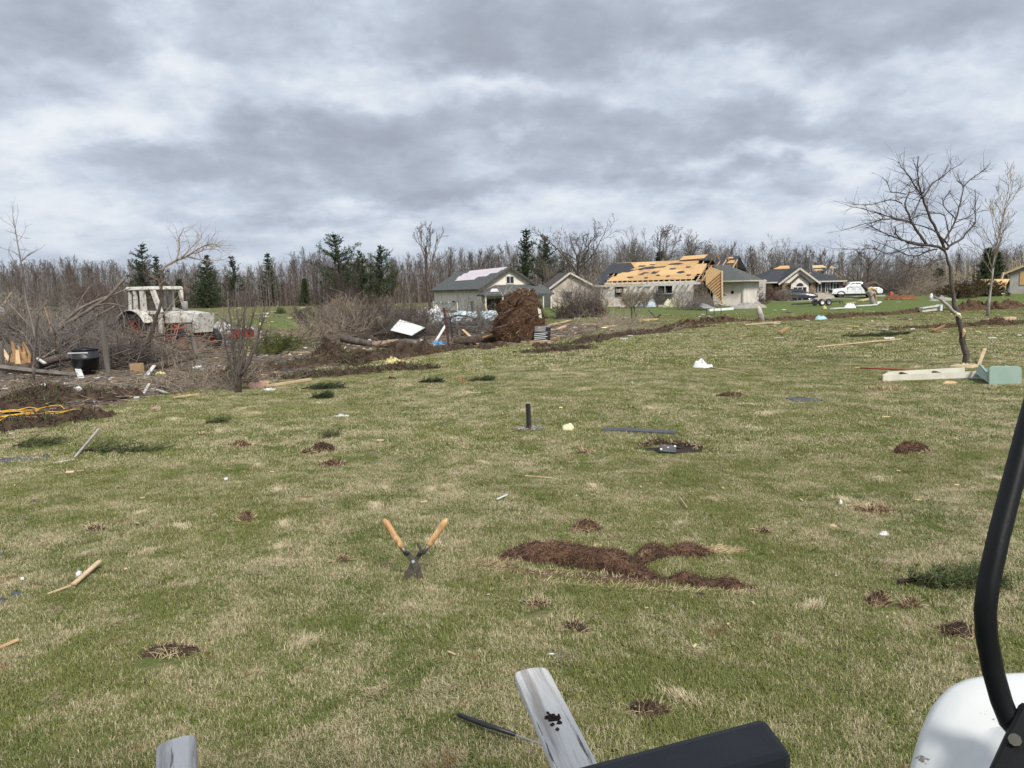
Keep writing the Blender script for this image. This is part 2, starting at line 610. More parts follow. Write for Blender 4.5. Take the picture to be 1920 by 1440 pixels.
def blade_patch(name, size, n, length, width, seed, mat, flat=(0.55, 1.5), comb=None):
    """a square of turf: n separate bent blades of grass"""
    rg = np.random.default_rng(seed)
    x = rg.uniform(-size / 2, size / 2, n)
    y = rg.uniform(-size / 2, size / 2, n)
    az = rg.uniform(0, 2 * PI, n)
    L = rg.uniform(0.55, 1.25, n) * length
    if comb is not None:                    # dead tuft: blades thin out from the middle and lie combed one way
        rr = np.abs(rg.normal(0, .36, n)) * size / 2
        th = rg.uniform(0, 2 * PI, n)
        x, y = rr * np.cos(th) * 1.5, rr * np.sin(th) * .8
        az = rg.normal(0, comb, n)
    # blades lie over in tufts, most towards one side
    tilt = np.clip(rg.normal((flat[0] + flat[1]) / 2, (flat[1] - flat[0]) / 2.5, n), 0.05, 1.45)
    d = np.stack([np.cos(az), np.sin(az)], 1)
    sd = np.stack([-np.sin(az), np.cos(az)], 1) * (width * rg.uniform(0.6, 1.2, n) / 2)[:, None]
    t1 = tilt * 0.6
    h1, r1 = np.cos(t1) * L * 0.55, np.sin(t1) * L * 0.55
    t2 = np.minimum(tilt * 1.35, 1.62)
    h2, r2 = h1 + np.cos(t2) * L * 0.45, r1 + np.sin(t2) * L * 0.45
    base = np.stack([x, y], 1)
    z0 = np.full(n, -0.012)
    def v(off, sgn, h, wd):
        return np.concatenate([base + d * off[:, None] + sd * sgn * wd, h[:, None]], 1)
    z = np.zeros(n)
    vs = np.stack([v(z, -1, z0, 1), v(z, 1, z0, 1), v(r1, 1, h1, .85), v(r1, -1, h1, .85), v(r2, 0, h2, 0)], 1).reshape(-1, 3)
    b = np.arange(n)[:, None] * 5
    quads = b + np.array([[0, 1, 2, 3]])
    tris = b + np.array([[3, 2, 4]])
    me = bpy.data.meshes.new(name)
    me.vertices.add(len(vs))
    me.vertices.foreach_set('co', vs.ravel())
    li = np.concatenate([quads, tris], 1).ravel().astype(np.int32)
    me.loops.add(len(li))
    me.loops.foreach_set('vertex_index', li)
    me.polygons.add(2 * n)
    st = (np.arange(n)[:, None] * 7 + np.array([[0, 4]])).ravel().astype(np.int32)
    me.polygons.foreach_set('loop_start', st)
    me.update()
    for nm in ('br', 'br2'):
        a = me.attributes.new(nm, 'FLOAT', 'POINT')
        a.data.foreach_set('value', np.repeat(rg.uniform(0, 1, n) * (1 if comb is None or nm == 'br2' else 0.0) - (comb is not None and nm == 'br') * .3, 5).astype(np.float32))
    me.materials.append(mat)
    return me


def scatter_patches(name, meshes, pts, rots, scales, picks):
    """one object: turf patches set on points by geometry nodes"""
    me = bpy.data.meshes.new(name)
    me.from_pydata(pts.tolist(), [], [])
    for nm, arr in (('rz', rots), ('sc', scales)):
        a = me.attributes.new(nm, 'FLOAT', 'POINT')
        a.data.foreach_set('value', arr.astype(np.float32))
    a = me.attributes.new('pick', 'INT', 'POINT')
    a.data.foreach_set('value', picks.astype(np.int32))
    o = bpy.data.objects.new(name, me)
    link(o)
    ng = bpy.data.node_groups.new(name, 'GeometryNodeTree')
    ng.interface.new_socket('Geometry', in_out='INPUT', socket_type='NodeSocketGeometry')
    ng.interface.new_socket('Geometry', in_out='OUTPUT', socket_type='NodeSocketGeometry')
    N, Lk = ng.nodes, ng.links
    gi, go = N.new('NodeGroupInput'), N.new('NodeGroupOutput')
    g2i = N.new('GeometryNodeGeometryToInstance')
    for x in meshes[::-1]:
        ob = bpy.data.objects.new(x.name, x)      # only read by the node below
        oi = N.new('GeometryNodeObjectInfo')
        oi.inputs['Object'].default_value = ob
        Lk.new(oi.outputs['Geometry'], g2i.inputs[0])
    iop = N.new('GeometryNodeInstanceOnPoints')
    iop.inputs['Pick Instance'].default_value = True
    def attr(nm, typ):
        x = N.new('GeometryNodeInputNamedAttribute')
        x.data_type = typ
        x.inputs[0].default_value = nm
        return x.outputs[0]
    cx = N.new('ShaderNodeCombineXYZ')
    Lk.new(attr('rz', 'FLOAT'), cx.inputs[2])
    e2r = N.new('FunctionNodeEulerToRotation')
    Lk.new(cx.outputs[0], e2r.inputs[0])
    sx = N.new('ShaderNodeCombineXYZ')
    sc = attr('sc', 'FLOAT')
    sx.inputs[0].default_value = 1.0
    sx.inputs[1].default_value = 1.0
    Lk.new(sc, sx.inputs[2])
    Lk.new(gi.outputs[0], iop.inputs['Points'])
    Lk.new(g2i.outputs[0], iop.inputs['Instance'])
    Lk.new(attr('pick', 'INT'), iop.inputs['Instance Index'])
    Lk.new(e2r.outputs[0], iop.inputs['Rotation'])
    Lk.new(sx.outputs[0], iop.inputs['Scale'])
    Lk.new(iop.outputs[0], go.inputs[0])
    md = o.modifiers.new('turf', 'NODES')
    md.node_group = ng
    return o


HOLES = []      # (x, y, rx, ry, angle): bare soil where no grass grows (filled by the torn turf below)


def bare(x, y, m=0.0):
    k = np.zeros_like(x)
    for (hx, hy, rx, ry, an) in HOLES:
        dx, dy = x - hx, y - hy
        u = (dx * math.cos(an) + dy * math.sin(an)) / (rx + m)
        v = (-dx * math.sin(an) + dy * math.cos(an)) / (ry + m)
        k = np.maximum(k, (u * u + v * v) < 1.0)
    return k


def lawn(name, y0, y1, step, meshes, seed, margin=1.0, scale=(0.8, 1.15), thin=0.0):
    rg = np.random.default_rng(seed)
    ys = np.arange(y0, y1, step)
    xs_max = 0.72 * y1 + margin + 1
    xs = np.arange(-xs_max, xs_max, step)
    X, Y = np.meshgrid(xs, ys)
    X = X.ravel() + rg.uniform(-.3, .3, X.size) * step
    Y = Y.ravel() + rg.uniform(-.3, .3, Y.size) * step
    keep = (np.abs(X) < 0.72 * Y + margin + step) & (dirt_amount(X, Y) < 0.35 + 0.5 * rg.uniform(0, 1, X.size)) & (bare(X, Y, step * .2) < 0.5)
    keep &= rg.uniform(0, 1, X.size) >= thin
    X, Y = X[keep], Y[keep]
    n = len(X)
    pts = np.stack([X, Y, H(X, Y)], 1)
    o = scatter_patches(name, meshes, pts, rg.uniform(0, 2 * PI, n), rg.uniform(*scale, n), rg.integers(0, len(meshes), n))
    tag(o, None, None, kind='stuff')
    return o


def build_lawn():
    gm = grass_mat('grass_blades')
    near = [blade_patch('turf_near', 0.36, 3400, 0.036, 0.0028, 11 + k, gm) for k in range(5)]
    mid = [blade_patch('turf_mid', 0.75, 5200, 0.040, 0.0056, 31 + k, gm) for k in range(4)]
    farp = [blade_patch('turf_far', 1.6, 3200, 0.055, 0.016, 51 + k, gm) for k in range(3)]
    dead = [blade_patch('dead_tuft', 0.34, 300, 0.062, 0.0030, 71 + k, gm, (0.8, 1.5), .7) for k in range(4)]
    dead2 = [blade_patch('dead_tuft', 0.7, 380, 0.07, 0.0056, 81 + k, gm, (0.8, 1.5), .9) for k in range(3)]
    lawn('dead_grass', 1.8, 9.0, 0.55, dead, 4, thin=.62)
    lawn('dead_grass', 8.8, 22.0, 1.2, dead2, 5, thin=.6)
    lawn('grass', 1.6, 9.0, 0.26, near, 1)
    lawn('grass', 8.8, 20.0, 0.55, mid, 2)
    lawn('grass', 19.5, 52.0, 1.2, farp, 3)
# ------------------------------------------------------------------ materials
mk('bark_grey', (0.115, 0.095, 0.080), (0.055, 0.045, 0.038), 9, 0.9, 0.7, 30, stretch=(1, 1, .35), c3=(0.22, 0.195, 0.165), c3at=(.55, .72))
mk('bark_mid', (0.22, 0.18, 0.145), (0.13, 0.105, 0.085), 7, 0.9, 0.6, 30, stretch=(1, 1, .35))
mk('bark_brown', (0.105, 0.075, 0.055), (0.050, 0.036, 0.028), 9, 0.9, 0.7, 30, stretch=(1, 1, .35))
mk('bark_pale', (0.42, 0.39, 0.35), (0.24, 0.215, 0.19), 3, 0.85, 0.3, 20, stretch=(1, 1, .5))
mk('bark_cream', (0.52, 0.44, 0.30), (0.36, 0.29, 0.19), 2.0, 0.85)
mk('twig_brown', (0.135, 0.112, 0.096), (0.090, 0.073, 0.062), 0.7, 0.9)
mk('twig_red', (0.150, 0.108, 0.088), (0.100, 0.070, 0.058), 0.7, 0.9)
mk('twig_grey', (0.20, 0.178, 0.155), (0.13, 0.112, 0.096), 0.7, 0.9)
mk('twig_tan', (0.34, 0.28, 0.21), (0.21, 0.165, 0.125), 0.7, 0.9)
mk('needles', (0.026, 0.046, 0.020), (0.058, 0.082, 0.034), 0.9, 0.8, spec=.2)
mk('needles_light', (0.06, 0.085, 0.022), (0.13, 0.15, 0.035), 1.6, 0.8, spec=.2)
mk('needles_olive', (0.07, 0.092, 0.036), (0.125, 0.145, 0.06), 8.0, 0.8, spec=.2)
mk('wood_raw', (0.62, 0.44, 0.235), (0.48, 0.31, 0.145), 5, 0.75, 0.4, 40, stretch=(1, 1, .12))
mk('wood_split', (0.44, 0.275, 0.13), (0.25, 0.14, 0.065), 7, 0.8, 0.6, 40, stretch=(1, 1, .15), c3=(0.10, 0.055, 0.03), c3scale=4)
mk('soil', (0.048, 0.032, 0.023), (0.092, 0.063, 0.044), 7, 0.95, 1.0, 22, c3=(0.2, 0.15, 0.10), c3scale=16, c3at=(.66, .74), spec=.15)
mk('soil_red', (0.135, 0.080, 0.050), (0.075, 0.045, 0.030), 7, 0.95, 1.0, 22, c3=(0.22, 0.15, 0.095), c3scale=9, c3at=(.6, .72), spec=.15)
mk('root_fibre', (0.155, 0.085, 0.05), (0.085, 0.048, 0.032), 3.0, 0.9, c3=(0.30, 0.20, 0.115), c3at=(.58, .7))
mk('root_dark', (0.085, 0.048, 0.034), (0.045, 0.028, 0.021), 3.0, 0.9)
mk('straw', (0.52, 0.43, 0.26), (0.36, 0.27, 0.15), 5.0, 0.8)


# ------------------------------------------------------------------ plants
def unit(v):
    v = np.asarray(v, float)
    return v / (np.linalg.norm(v) + 1e-12)


def grow(out, rg, p, d, L, r, lev, st):
    n = st['seg'][lev]
    pts, rad, dirs = [p], [r], [d]
    dd = d
    for i in range(1, n + 1):
        dd = unit(dd + rg.normal(0, st['jit'][lev], 3) + np.array((0, 0, st['trop'][lev])) + st.get('wind', np.zeros(3)) * (lev > 0))
        p = p + dd * L / n
        pts.append(p)
        rad.append(max(st['rmin'], r * (1 - st['taper'][lev] * i / n)))
        dirs.append(dd)
    out[lev].append((pts, rad))
    if lev + 1 >= len(st['seg']):
        return
    k = st['nch'][lev]
    k = max(1, int(round(k * rg.uniform(.75, 1.25))))
    for c in range(k):
        t = st['t0'][lev] + (1 - st['t0'][lev]) * (c + rg.uniform(0, 1)) / k
        f = min(t * n, n - 1e-3)
        i = int(f)
        q = pts[i] + (pts[i + 1] - pts[i]) * (f - i)
        dl = dirs[i + 1]
        u = perp(dl)
        w = np.cross(dl, u)
        az = rg.uniform(0, 2 * PI)
        an = R(st['ang'][lev]) * rg.uniform(.7, 1.3)
        nd = unit(dl * math.cos(an) + (u * math.cos(az) + w * math.sin(az)) * math.sin(an))
        rr = rad[i] + (rad[i + 1] - rad[i]) * (f - i)
        grow(out, rg, q, nd, L * st['lr'][lev] * (1.15 - .6 * (t - st['t0'][lev]) / (1.001 - st['t0'][lev])) * rg.uniform(.7, 1.2), max(st['rmin'], rr * .62), lev + 1, st)


STY = {
    'forest': dict(seg=[7, 5, 4, 2], jit=[.05, .10, .14, .2], trop=[.05, .22, .14, .1], taper=[.8, .8, .8, .7], nch=[14, 6, 4], t0=[.38, .2, .15], ang=[38, 36, 36], lr=[.34, .5, .55], rmin=.012),
    'slim': dict(seg=[7, 4, 3, 2], jit=[.05, .10, .14, .2], trop=[.06, .3, .2, .1], taper=[.85, .8, .8, .7], nch=[15, 5, 4], t0=[.3, .2, .15], ang=[30, 32, 34], lr=[.25, .5, .55], rmin=.012),
    'oak': dict(seg=[5, 7, 5, 4, 2], jit=[.06, .16, .2, .22, .25], trop=[.05, .10, .08, .06, .05], taper=[.35, .75, .8, .8, .7], nch=[8, 6, 5, 4], t0=[.45, .25, .2, .2], ang=[52, 44, 42, 42], lr=[1.05, .52, .5, .5], rmin=.014),
    'vase': dict(seg=[4, 7, 5, 4, 2], jit=[.04, .07, .12, .18, .2], trop=[.05, .12, .12, .1, .05], taper=[.3, .8, .8, .8, .7], nch=[9, 7, 5, 4], t0=[.35, .2, .2, .2], ang=[30, 28, 34, 36], lr=[1.7, .42, .48, .5], rmin=.012),
    'shrub': dict(seg=[4, 4, 3, 2], jit=[.12, .16, .2, .25], trop=[.02, .08, .08, .05], taper=[.6, .7, .7, .6], nch=[6, 5, 4], t0=[.2, .15, .15], ang=[40, 40, 42], lr=[.62, .55, .5], rmin=.006),
}


def make_tree(name, seed, hgt, r0, style, bark, twig, wind=None, parent=None, sides=(7, 5, 4, 3, 3), d0=(0, 0, 1), trunk_frac=.75, over=None):
    """bare tree: two meshes (trunk, crown) under parent; hgt is about the total height"""
    rg = np.random.default_rng(seed)
    st = dict(STY[style])
    if over: st.update(over)
    if wind is not None:
        st['wind'] = np.array(wind, float)
    out = [[] for _ in st['seg']]
    grow(out, rg, np.zeros(3), unit(d0), hgt * trunk_frac, r0, 0, st)
    t, c = M(), M()
    for pts, rad in out[0]:
        rad = list(rad)
        rad[0] *= 1.35
        t.tube(pts, rad, sides[0])
    for lv in range(1, len(out)):
        for pts, rad in out[lv]:
            c.tube(pts, rad, sides[min(lv, 4)], caps=False)
    zt = max(v[:, 2].max() for v in c.v)
    k = hgt / zt if d0[2] > .5 else 1.0
    for g in (t, c):
        g.v = [v * k for v in g.v]
    a = t.build('trunk', MATS[bark], parent, smooth=True)
    b = c.build('crown', MATS[twig], parent, smooth=True)
    return a, b


def needle_clump(g, rg, p, d, L, n, w):
    """n thin leaf faces standing out of a twig from p along d"""
    t = rg.uniform(0, 1, n)
    q = p + d * L * t[:, None]
    o = rg.normal(0, 1, (n, 3)) + d * .9
    o /= np.linalg.norm(o, axis=1, keepdims=True)
    sd = np.cross(o, rg.normal(0, 1, (n, 3)))
    sd /= (np.linalg.norm(sd, axis=1, keepdims=True) + 1e-9)
    ln = (L * .55 * rg.uniform(.6, 1.2, n))[:, None]
    vs = np.stack([q - sd * w / 2, q + sd * w / 2, q + o * ln], 1).reshape(-1, 3)
    g.add(vs, np.arange(3 * n).reshape(-1, 3))


def make_conifer(seed, hgt, spread, bark, needle, parent, form='pine', bare=.22, wind=(0, 0, 0), dens=1.0):
    rg = np.random.default_rng(seed)
    t, c, w = M(), M(), np.array(wind, float)
    axis = []
    p = np.zeros(3)
    d = np.array((0, 0, 1.0))
    for i in range(9):
        axis.append(p)
        d = unit(d + rg.normal(0, .03, 3) + w * .05)
        p = p + d * hgt / 8
    ax = np.array(axis)
    t.tube(ax, np.linspace(hgt * .017, hgt * .003, 9), 7)
    z = bare
    while z < .985:
        k = rg.integers(4, 7)
        if form == 'pine':
            prof = spread * (1 - (z - bare) / (1 - bare)) ** .75 * (.65 + .35 * math.sin(z * 31 + seed)) + .03 * hgt
        else:
            prof = spread * (1 - (z - bare) / (1 - bare)) ** .95 + .025 * hgt
        a0 = rg.uniform(0, 6.28)
        for j in range(k):
            if form == 'pine' and rg.uniform() < .2:
                continue
            az = a0 + 6.283 * j / k + rg.normal(0, .25)
            L = prof * rg.uniform(.65, 1.15)
            f = z * 8
            i = min(7, int(f))
            q = ax[i] + (ax[i + 1] - ax[i]) * (f - i)
            up = rg.uniform(.05, .45) if form == 'pine' else rg.uniform(-.25, .1)
            dd = unit(np.array((math.cos(az), math.sin(az), up)) + w)
            pts = [q]
            for s_ in range(4):
                dd = unit(dd + np.array((0, 0, .10)) + rg.normal(0, .07, 3))
                pts.append(pts[-1] + dd * L / 4)
            t.tube(pts, np.linspace(hgt * .005, hgt * .0015, 5), 3, caps=False)
            for s_ in range(1, 5):
                nb = 3 if s_ < 4 else 2
                for b_ in range(nb):
                    dirb = unit(dd + rg.normal(0, .55, 3) + np.array((0, 0, .15)))
                    needle_clump(c, rg, pts[s_] - dd * L * .12 * b_, dirb, max(.35, L * .28), int(9 * dens), .055 + .012 * hgt / 3)
        z += rg.uniform(.035, .06) if form == 'pine' else rg.uniform(.03, .045)
    needle_clump(c, rg, ax[-1] - np.array((0, 0, hgt * .04)), np.array((0, 0, 1.0)), hgt * .06, 16, .08)
    t.build('trunk', MATS[bark], parent, smooth=True)
    c.build('crown', MATS[needle], parent)


def top_height(px, py_top, base, Y):
    """height of something standing at base (world z) seen at px with its top at py_top, distance Y"""
    return P(px, py_top, Y).z - base


# -------- the wood beyond the field
def build_wood():
    rg = np.random.default_rng(77)
    protos = {}
    spec = [('forest', 'bark_grey', 'twig_brown'), ('forest', 'bark_brown', 'twig_red'), ('slim', 'bark_grey', 'twig_brown'), ('slim', 'bark_pale', 'twig_grey'),
            ('forest', 'bark_brown', 'twig_brown'), ('slim', 'bark_brown', 'twig_red'), ('vase', 'bark_grey', 'twig_grey'), ('slim', 'bark_pale', 'twig_grey')]
    words = ['grey trunked bare tree of the wood at the far edge of the field', 'reddish brown bare tree of the wood at the far edge of the field', 'slim grey brown bare tree of the wood at the far edge of the field',
             'white barked bare birch of the wood at the far edge of the field', 'dark brown bare tree of the wood at the far edge of the field', 'slim reddish bare tree of the wood at the far edge of the field',
             'spreading grey bare tree of the wood at the far edge of the field', 'slender white stemmed bare birch of the wood at the far edge of the field']
    wr = ['grey trunked bare tree standing behind the damaged houses', 'reddish brown bare tree standing behind the damaged houses', 'slim grey brown bare tree standing behind the damaged houses',
          'white barked bare birch standing behind the damaged houses', 'dark brown bare tree standing behind the damaged houses', 'slim reddish bare tree standing behind the damaged houses',
          'spreading grey bare tree standing behind the damaged houses', 'slender white stemmed bare birch standing behind the damaged houses']
    for i, (sty, b, tw) in enumerate(spec):
        protos[i] = None
    top = lambda px: np.interp(px, [-100, 0, 130, 250, 330, 480, 560, 700, 800, 900, 1000, 1060, 1150, 1250, 1340, 1450, 1600, 1750, 1900, 2000],
                               [492, 492, 486, 488, 494, 494, 474, 476, 474, 462, 456, 470, 446, 452, 450, 456, 468, 470, 450, 450])
    n = 0
    def plant(px, Y, pyt, kind, wood):
        b = P(px, 560, Y)
        base = ground(b.x, b.y, -.1)
        hh = top_height(px, pyt, base.z, Y)
        if hh < 2:
            return
        if protos[kind] is None:
            sty, bk, tw = spec[kind]
            r = thing('bare_tree', (words if wood else wr)[kind], 'tree', base, rg.uniform(0, 6), 'bare trees of the far wood' if wood else 'bare trees behind the houses')
            make_tree('bare_tree', 300 + kind, 10.0, .095, sty, bk, tw, parent=r)
            r.scale = (hh / 10,) * 3
            protos[kind] = r
        else:
            copy_thing(protos[kind], base, rg.uniform(0, 6.28), (hh / 10 * rg.uniform(.8, 1.1), hh / 10 * rg.uniform(.8, 1.1), hh / 10), (words if wood else wr)[kind], 'bare trees of the far wood' if wood else 'bare trees behind the houses')
    # dense young wood on the one side of the houses
    for k in range(165):
        px = -70 + (1090 * (k + rg.uniform(0, 1)) / 165)
        Y = rg.uniform(165, 205)
        u = rg.uniform()
        kind = rg.choice([0, 1, 2, 3, 4, 5, 7], p=[.24, .22, .16, .04, .16, .15, .03])
        plant(px, Y, top(px) + abs(rg.normal(0, 13)) - 5 - 9 * (rg.uniform() < .12), kind, True)
    # thinner behind the houses
    for k in range(95):
        px = 1010 + (960 * (k + rg.uniform(0, 1)) / 95)
        Y = rg.uniform(118, 160)
        kind = rg.choice([0, 1, 2, 4, 6, 6, 3], p=[.25, .1, .2, .15, .12, .1, .08])
        plant(px, Y, top(px) + abs(rg.normal(0, 14)) - 4, kind, False)
    # stems, twigs and brush too many to count, back through the depth of the wood
    def mass(n, x0, x1, Y0, Y1, drop, ntw, tl, seed, nm, mat, wst=.10, hmin=1.2):
        r2 = np.random.default_rng(seed)
        px = r2.uniform(x0, x1, n)
        Y = r2.uniform(Y0, Y1, n)
        pos = np.array([tuple(P(a, 560, b)) for a, b in zip(px, Y)])
        z0 = H(pos[:, 0], pos[:, 1]) - .1
        zt = np.array([P(a, t_, b).z for a, t_, b in zip(px, top(px) + r2.uniform(*drop, n), Y)])
        hh = np.maximum(hmin, zt - z0)
        b0 = np.stack([pos[:, 0], pos[:, 1], z0], 1)
        tip = b0 + np.stack([r2.normal(0, .05, n) * hh, r2.normal(0, .05, n) * hh, hh], 1)
        g = M()
        for k in range(3):                      # each stem a slim three sided spire
            a0, a1 = 2.094 * k, 2.094 * (k + 1)
            w0 = np.array((math.cos(a0), math.sin(a0), 0)) * wst
            w1 = np.array((math.cos(a1), math.sin(a1), 0)) * wst
            vs = np.stack([b0 + w0, b0 + w1, tip], 1).reshape(-1, 3)
            g.add(vs, np.arange(3 * n).reshape(-1, 3))
        m_ = n * ntw
        s_ = r2.uniform(.02, .97, m_)
        q = np.repeat(b0, ntw, 0) * (1 - s_[:, None]) + np.repeat(tip, ntw, 0) * s_[:, None]
        d = np.stack([r2.normal(0, .8, m_), r2.normal(0, .8, m_), r2.uniform(.1, 1.5, m_)], 1)
        d /= np.linalg.norm(d, axis=1, keepdims=True)
        L = (tl * r2.uniform(.4, 1.2, m_) * (1.15 - s_ * .8))[:, None]
        q = q + d * L * .25 * r2.uniform(0, 1, (m_, 1))
        sd = np.cross(d, r2.normal(0, 1, (m_, 3)))
        sd /= np.linalg.norm(sd, axis=1, keepdims=True)
        w = (.028 * r2.uniform(.6, 1.5, m_))[:, None]
        vs = np.stack([q - sd * w, q + sd * w, q + d * L + np.array((0, 0, .1))], 1).reshape(-1, 3)
        g.add(vs, np.arange(3 * m_).reshape(-1, 3))
        tag(g.build(nm, MATS[mat]), None, None, kind='stuff')
    mass(2600, -130, 1140, 168, 250, (4, 62), 34, 2.2, 501, 'woodland', 'twig_brown')
    mass(2200, -130, 1140, 168, 235, (38, 66), 26, 1.5, 502, 'undergrowth', 'twig_red', .05)
    mass(230, -130, 1140, 168, 205, (8, 40), 4, 1.5, 503, 'woodland', 'bark_pale', .075)
    mass(1500, -130, 1140, 166, 230, (-4, 20), 30, 1.3, 507, 'woodland', 'twig_grey', .05)
    mass(700, 1080, 2050, 122, 200, (-4, 24), 30, 1.3, 508, 'woodland', 'twig_grey', .05)
    mass(1500, 1080, 2050, 135, 230, (8, 60), 24, 2.0, 504, 'woodland', 'twig_brown', .08)
    mass(1700, 1080, 2050, 122, 180, (42, 72), 26, 1.5, 505, 'undergrowth', 'twig_tan', .05)
    mass(220, 1700, 2050, 120, 170, (6, 50), 8, 1.6, 506, 'woodland', 'bark_cream', .11)

    # evergreens
    ev = [('tall_pine', 271, 456, 172, 'pine', .27, .16, 'tall white pine with tiered boughs rising alone above the wood', (0, 0, 0)),
          ('pine', 297, 480, 173, 'pine', .26, .12, 'shorter pine close beside the tall lone pine of the wood', (0, 0, 0)),
          ('spruce', 387, 478, 166, 'fir', .42, .05, 'broad dark evergreen standing behind the wrecked tractor', (0, 0, 0)),
          ('pine', 441, 482, 176, 'pine', .24, .3, 'small flat topped pine between the broad evergreen and the pointed one', (0, 0, 0)),
          ('spruce', 509, 475, 174, 'fir', .24, .1, 'narrow pointed evergreen before pale birch stems', (0, 0, 0)),
          ('tall_pine', 643, 436, 168, 'pine', .40, .20, 'largest pine of the wood with upswept boughs', (0, 0, 0)),
          ('pine', 679, 470, 172, 'pine', .25, .2, 'small pine just beside the largest pine', (0, 0, 0)),
          ('wind_torn_pine', 718, 462, 166, 'pine', .42, .10, 'wind torn pine with boughs broken to one side', (.25, 0, .05)),
          ('tall_pine', 990, 431, 150, 'pine', .22, .25, 'dark narrow pine behind the gabled house', (0, 0, 0)),
          ('pine', 1026, 446, 152, 'pine', .34, .3, 'ragged pine leaning away from the dark narrow pine', (.3, 0, .1)),
          ('spruce', 338, 524, 160, 'fir', .30, .02, 'low dark young spruce by the tractor cab', (0, 0, 0)),
          ('spruce', 571, 522, 166, 'fir', .26, .02, 'low dark young spruce under the pale birches', (0, 0, 0)),
          ('spruce', 688, 540, 160, 'fir', .42, .02, 'squat dark spruce below the wind torn pine', (0, 0, 0)),
          ('spruce', 1228, 470, 118, 'fir', .2, .05, 'dark spruce tip rising behind the stripped roof', (0, 0, 0)),
          ('cedar', 1848, 466, 104, 'fir', .34, .02, 'dark bushy cedar beside the slender tree', (0, 0, 0)),
          ('cedar', 1868, 474, 106, 'fir', .34, .02, 'second dark cedar nearer the grey walled house', (0, 0, 0)),
          ('cedar', 1760, 505, 112, 'fir', .5, .02, 'low dark cedar behind the parked vehicles', (0, 0, 0))]
    for i, (nm, px, pyt, Y, form, sp, bare_, lab, wd) in enumerate(ev):
        b = P(px, 560, Y)
        base = ground(b.x, b.y, -.1)
        hh = top_height(px, pyt, base.z, Y)
        r = thing(nm, lab, 'tree', base, i * 1.3, 'evergreens of the far wood' if px < 1000 else None)
        make_conifer(900 + i, hh, hh * sp * (1.3 if form == 'pine' else 1.0), 'bark_brown', 'needles', r, form, bare_, wd, 1.5 if form == 'pine' else 1.0)


# -------- bare trees one can tell apart
def single_tree(name, label, px, py, pyt, Y, style, bark, twig, seed, r=.2, wind=None, d0=(0, 0, 1), over=None, tf=.75, rz=0, group=None):
    b = P(px, py, Y)
    base = ground(b.x, b.y, -.1)
    hh = top_height(px, pyt, base.z, Y)
    t = thing(name, label, 'tree', base, rz, group)
    make_tree(name, seed, hh, r, style, bark, twig, wind, t, d0=d0, trunk_frac=tf, over=over)
    return t


def build_single_trees():
    single_tree('bare_tree', 'large spreading bare oak rising behind the gable of the stripped house', 1086, 560, 406, 112, 'oak', 'bark_grey', 'twig_brown', 5, .24, tf=.5)
    single_tree('bare_tree', 'upright fan shaped bare tree behind the stripped roof', 1192, 560, 420, 116, 'vase', 'bark_grey', 'twig_grey', 6, .25, tf=.4)
    single_tree('bent_tree', 'dark bent bare tree with curving limbs behind the stripped roof', 1236, 560, 422, 110, 'oak', 'bark_brown', 'twig_brown', 17, .16, wind=(.10, 0, .02), d0=(.25, 0, 1), tf=.45)
    single_tree('bare_tree', 'fine twigged bare tree above the exposed rafters', 1300, 560, 427, 118, 'forest', 'bark_grey', 'twig_grey', 8, .25)
    single_tree('bare_tree', 'tall forked bare tree behind the roof of the stone trimmed house', 1473, 560, 436, 116, 'vase', 'bark_pale', 'twig_grey', 9, .25, tf=.6)
    single_tree('broken_tree', 'dark broken bare tree leaning beside the stone trimmed house', 1532, 560, 452, 112, 'oak', 'bark_brown', 'twig_brown', 10, .16, d0=(.25, 0, 1), tf=.6, over=dict(nch=[4, 3, 2, 2]))
    single_tree('broken_tree', 'dark twisted broken tree behind the pickup bed', 1628, 562, 445, 100, 'oak', 'bark_brown', 'twig_brown', 12, .17, tf=.65, over=dict(nch=[6, 4, 3, 3]))
    single_tree('broken_tree', 'slanting split tree between the pickup and the stone trimmed house', 1612, 560, 484, 104, 'oak', 'bark_grey', 'twig_brown', 14, .13, d0=(-.35, 0, 1), tf=.6, over=dict(nch=[4, 3, 3, 2]))
    single_tree('broken_tree', 'tall broken bare tree standing beside the gabled house with few limbs', 806, 590, 412, 62, 'oak', 'bark_brown', 'twig_grey', 23, .13, tf=.7, over=dict(nch=[5, 4, 4, 3], trop=[.05, .3, .15, .1, .05], ang=[35, 35, 35, 35], lr=[.55, .5, .5, .5]))
    single_tree('slender_tree', 'slender straight young tree with upright branches near the crab apple', 1851, 607, 303, 40, 'slim', 'bark_pale', 'twig_tan', 33, .085, tf=.95, over=dict(nch=[24, 6, 3], ang=[38, 34, 34], lr=[.30, .5, .5], t0=[.32, .2, .15], trop=[.06, .16, .14, .1], rmin=.009))


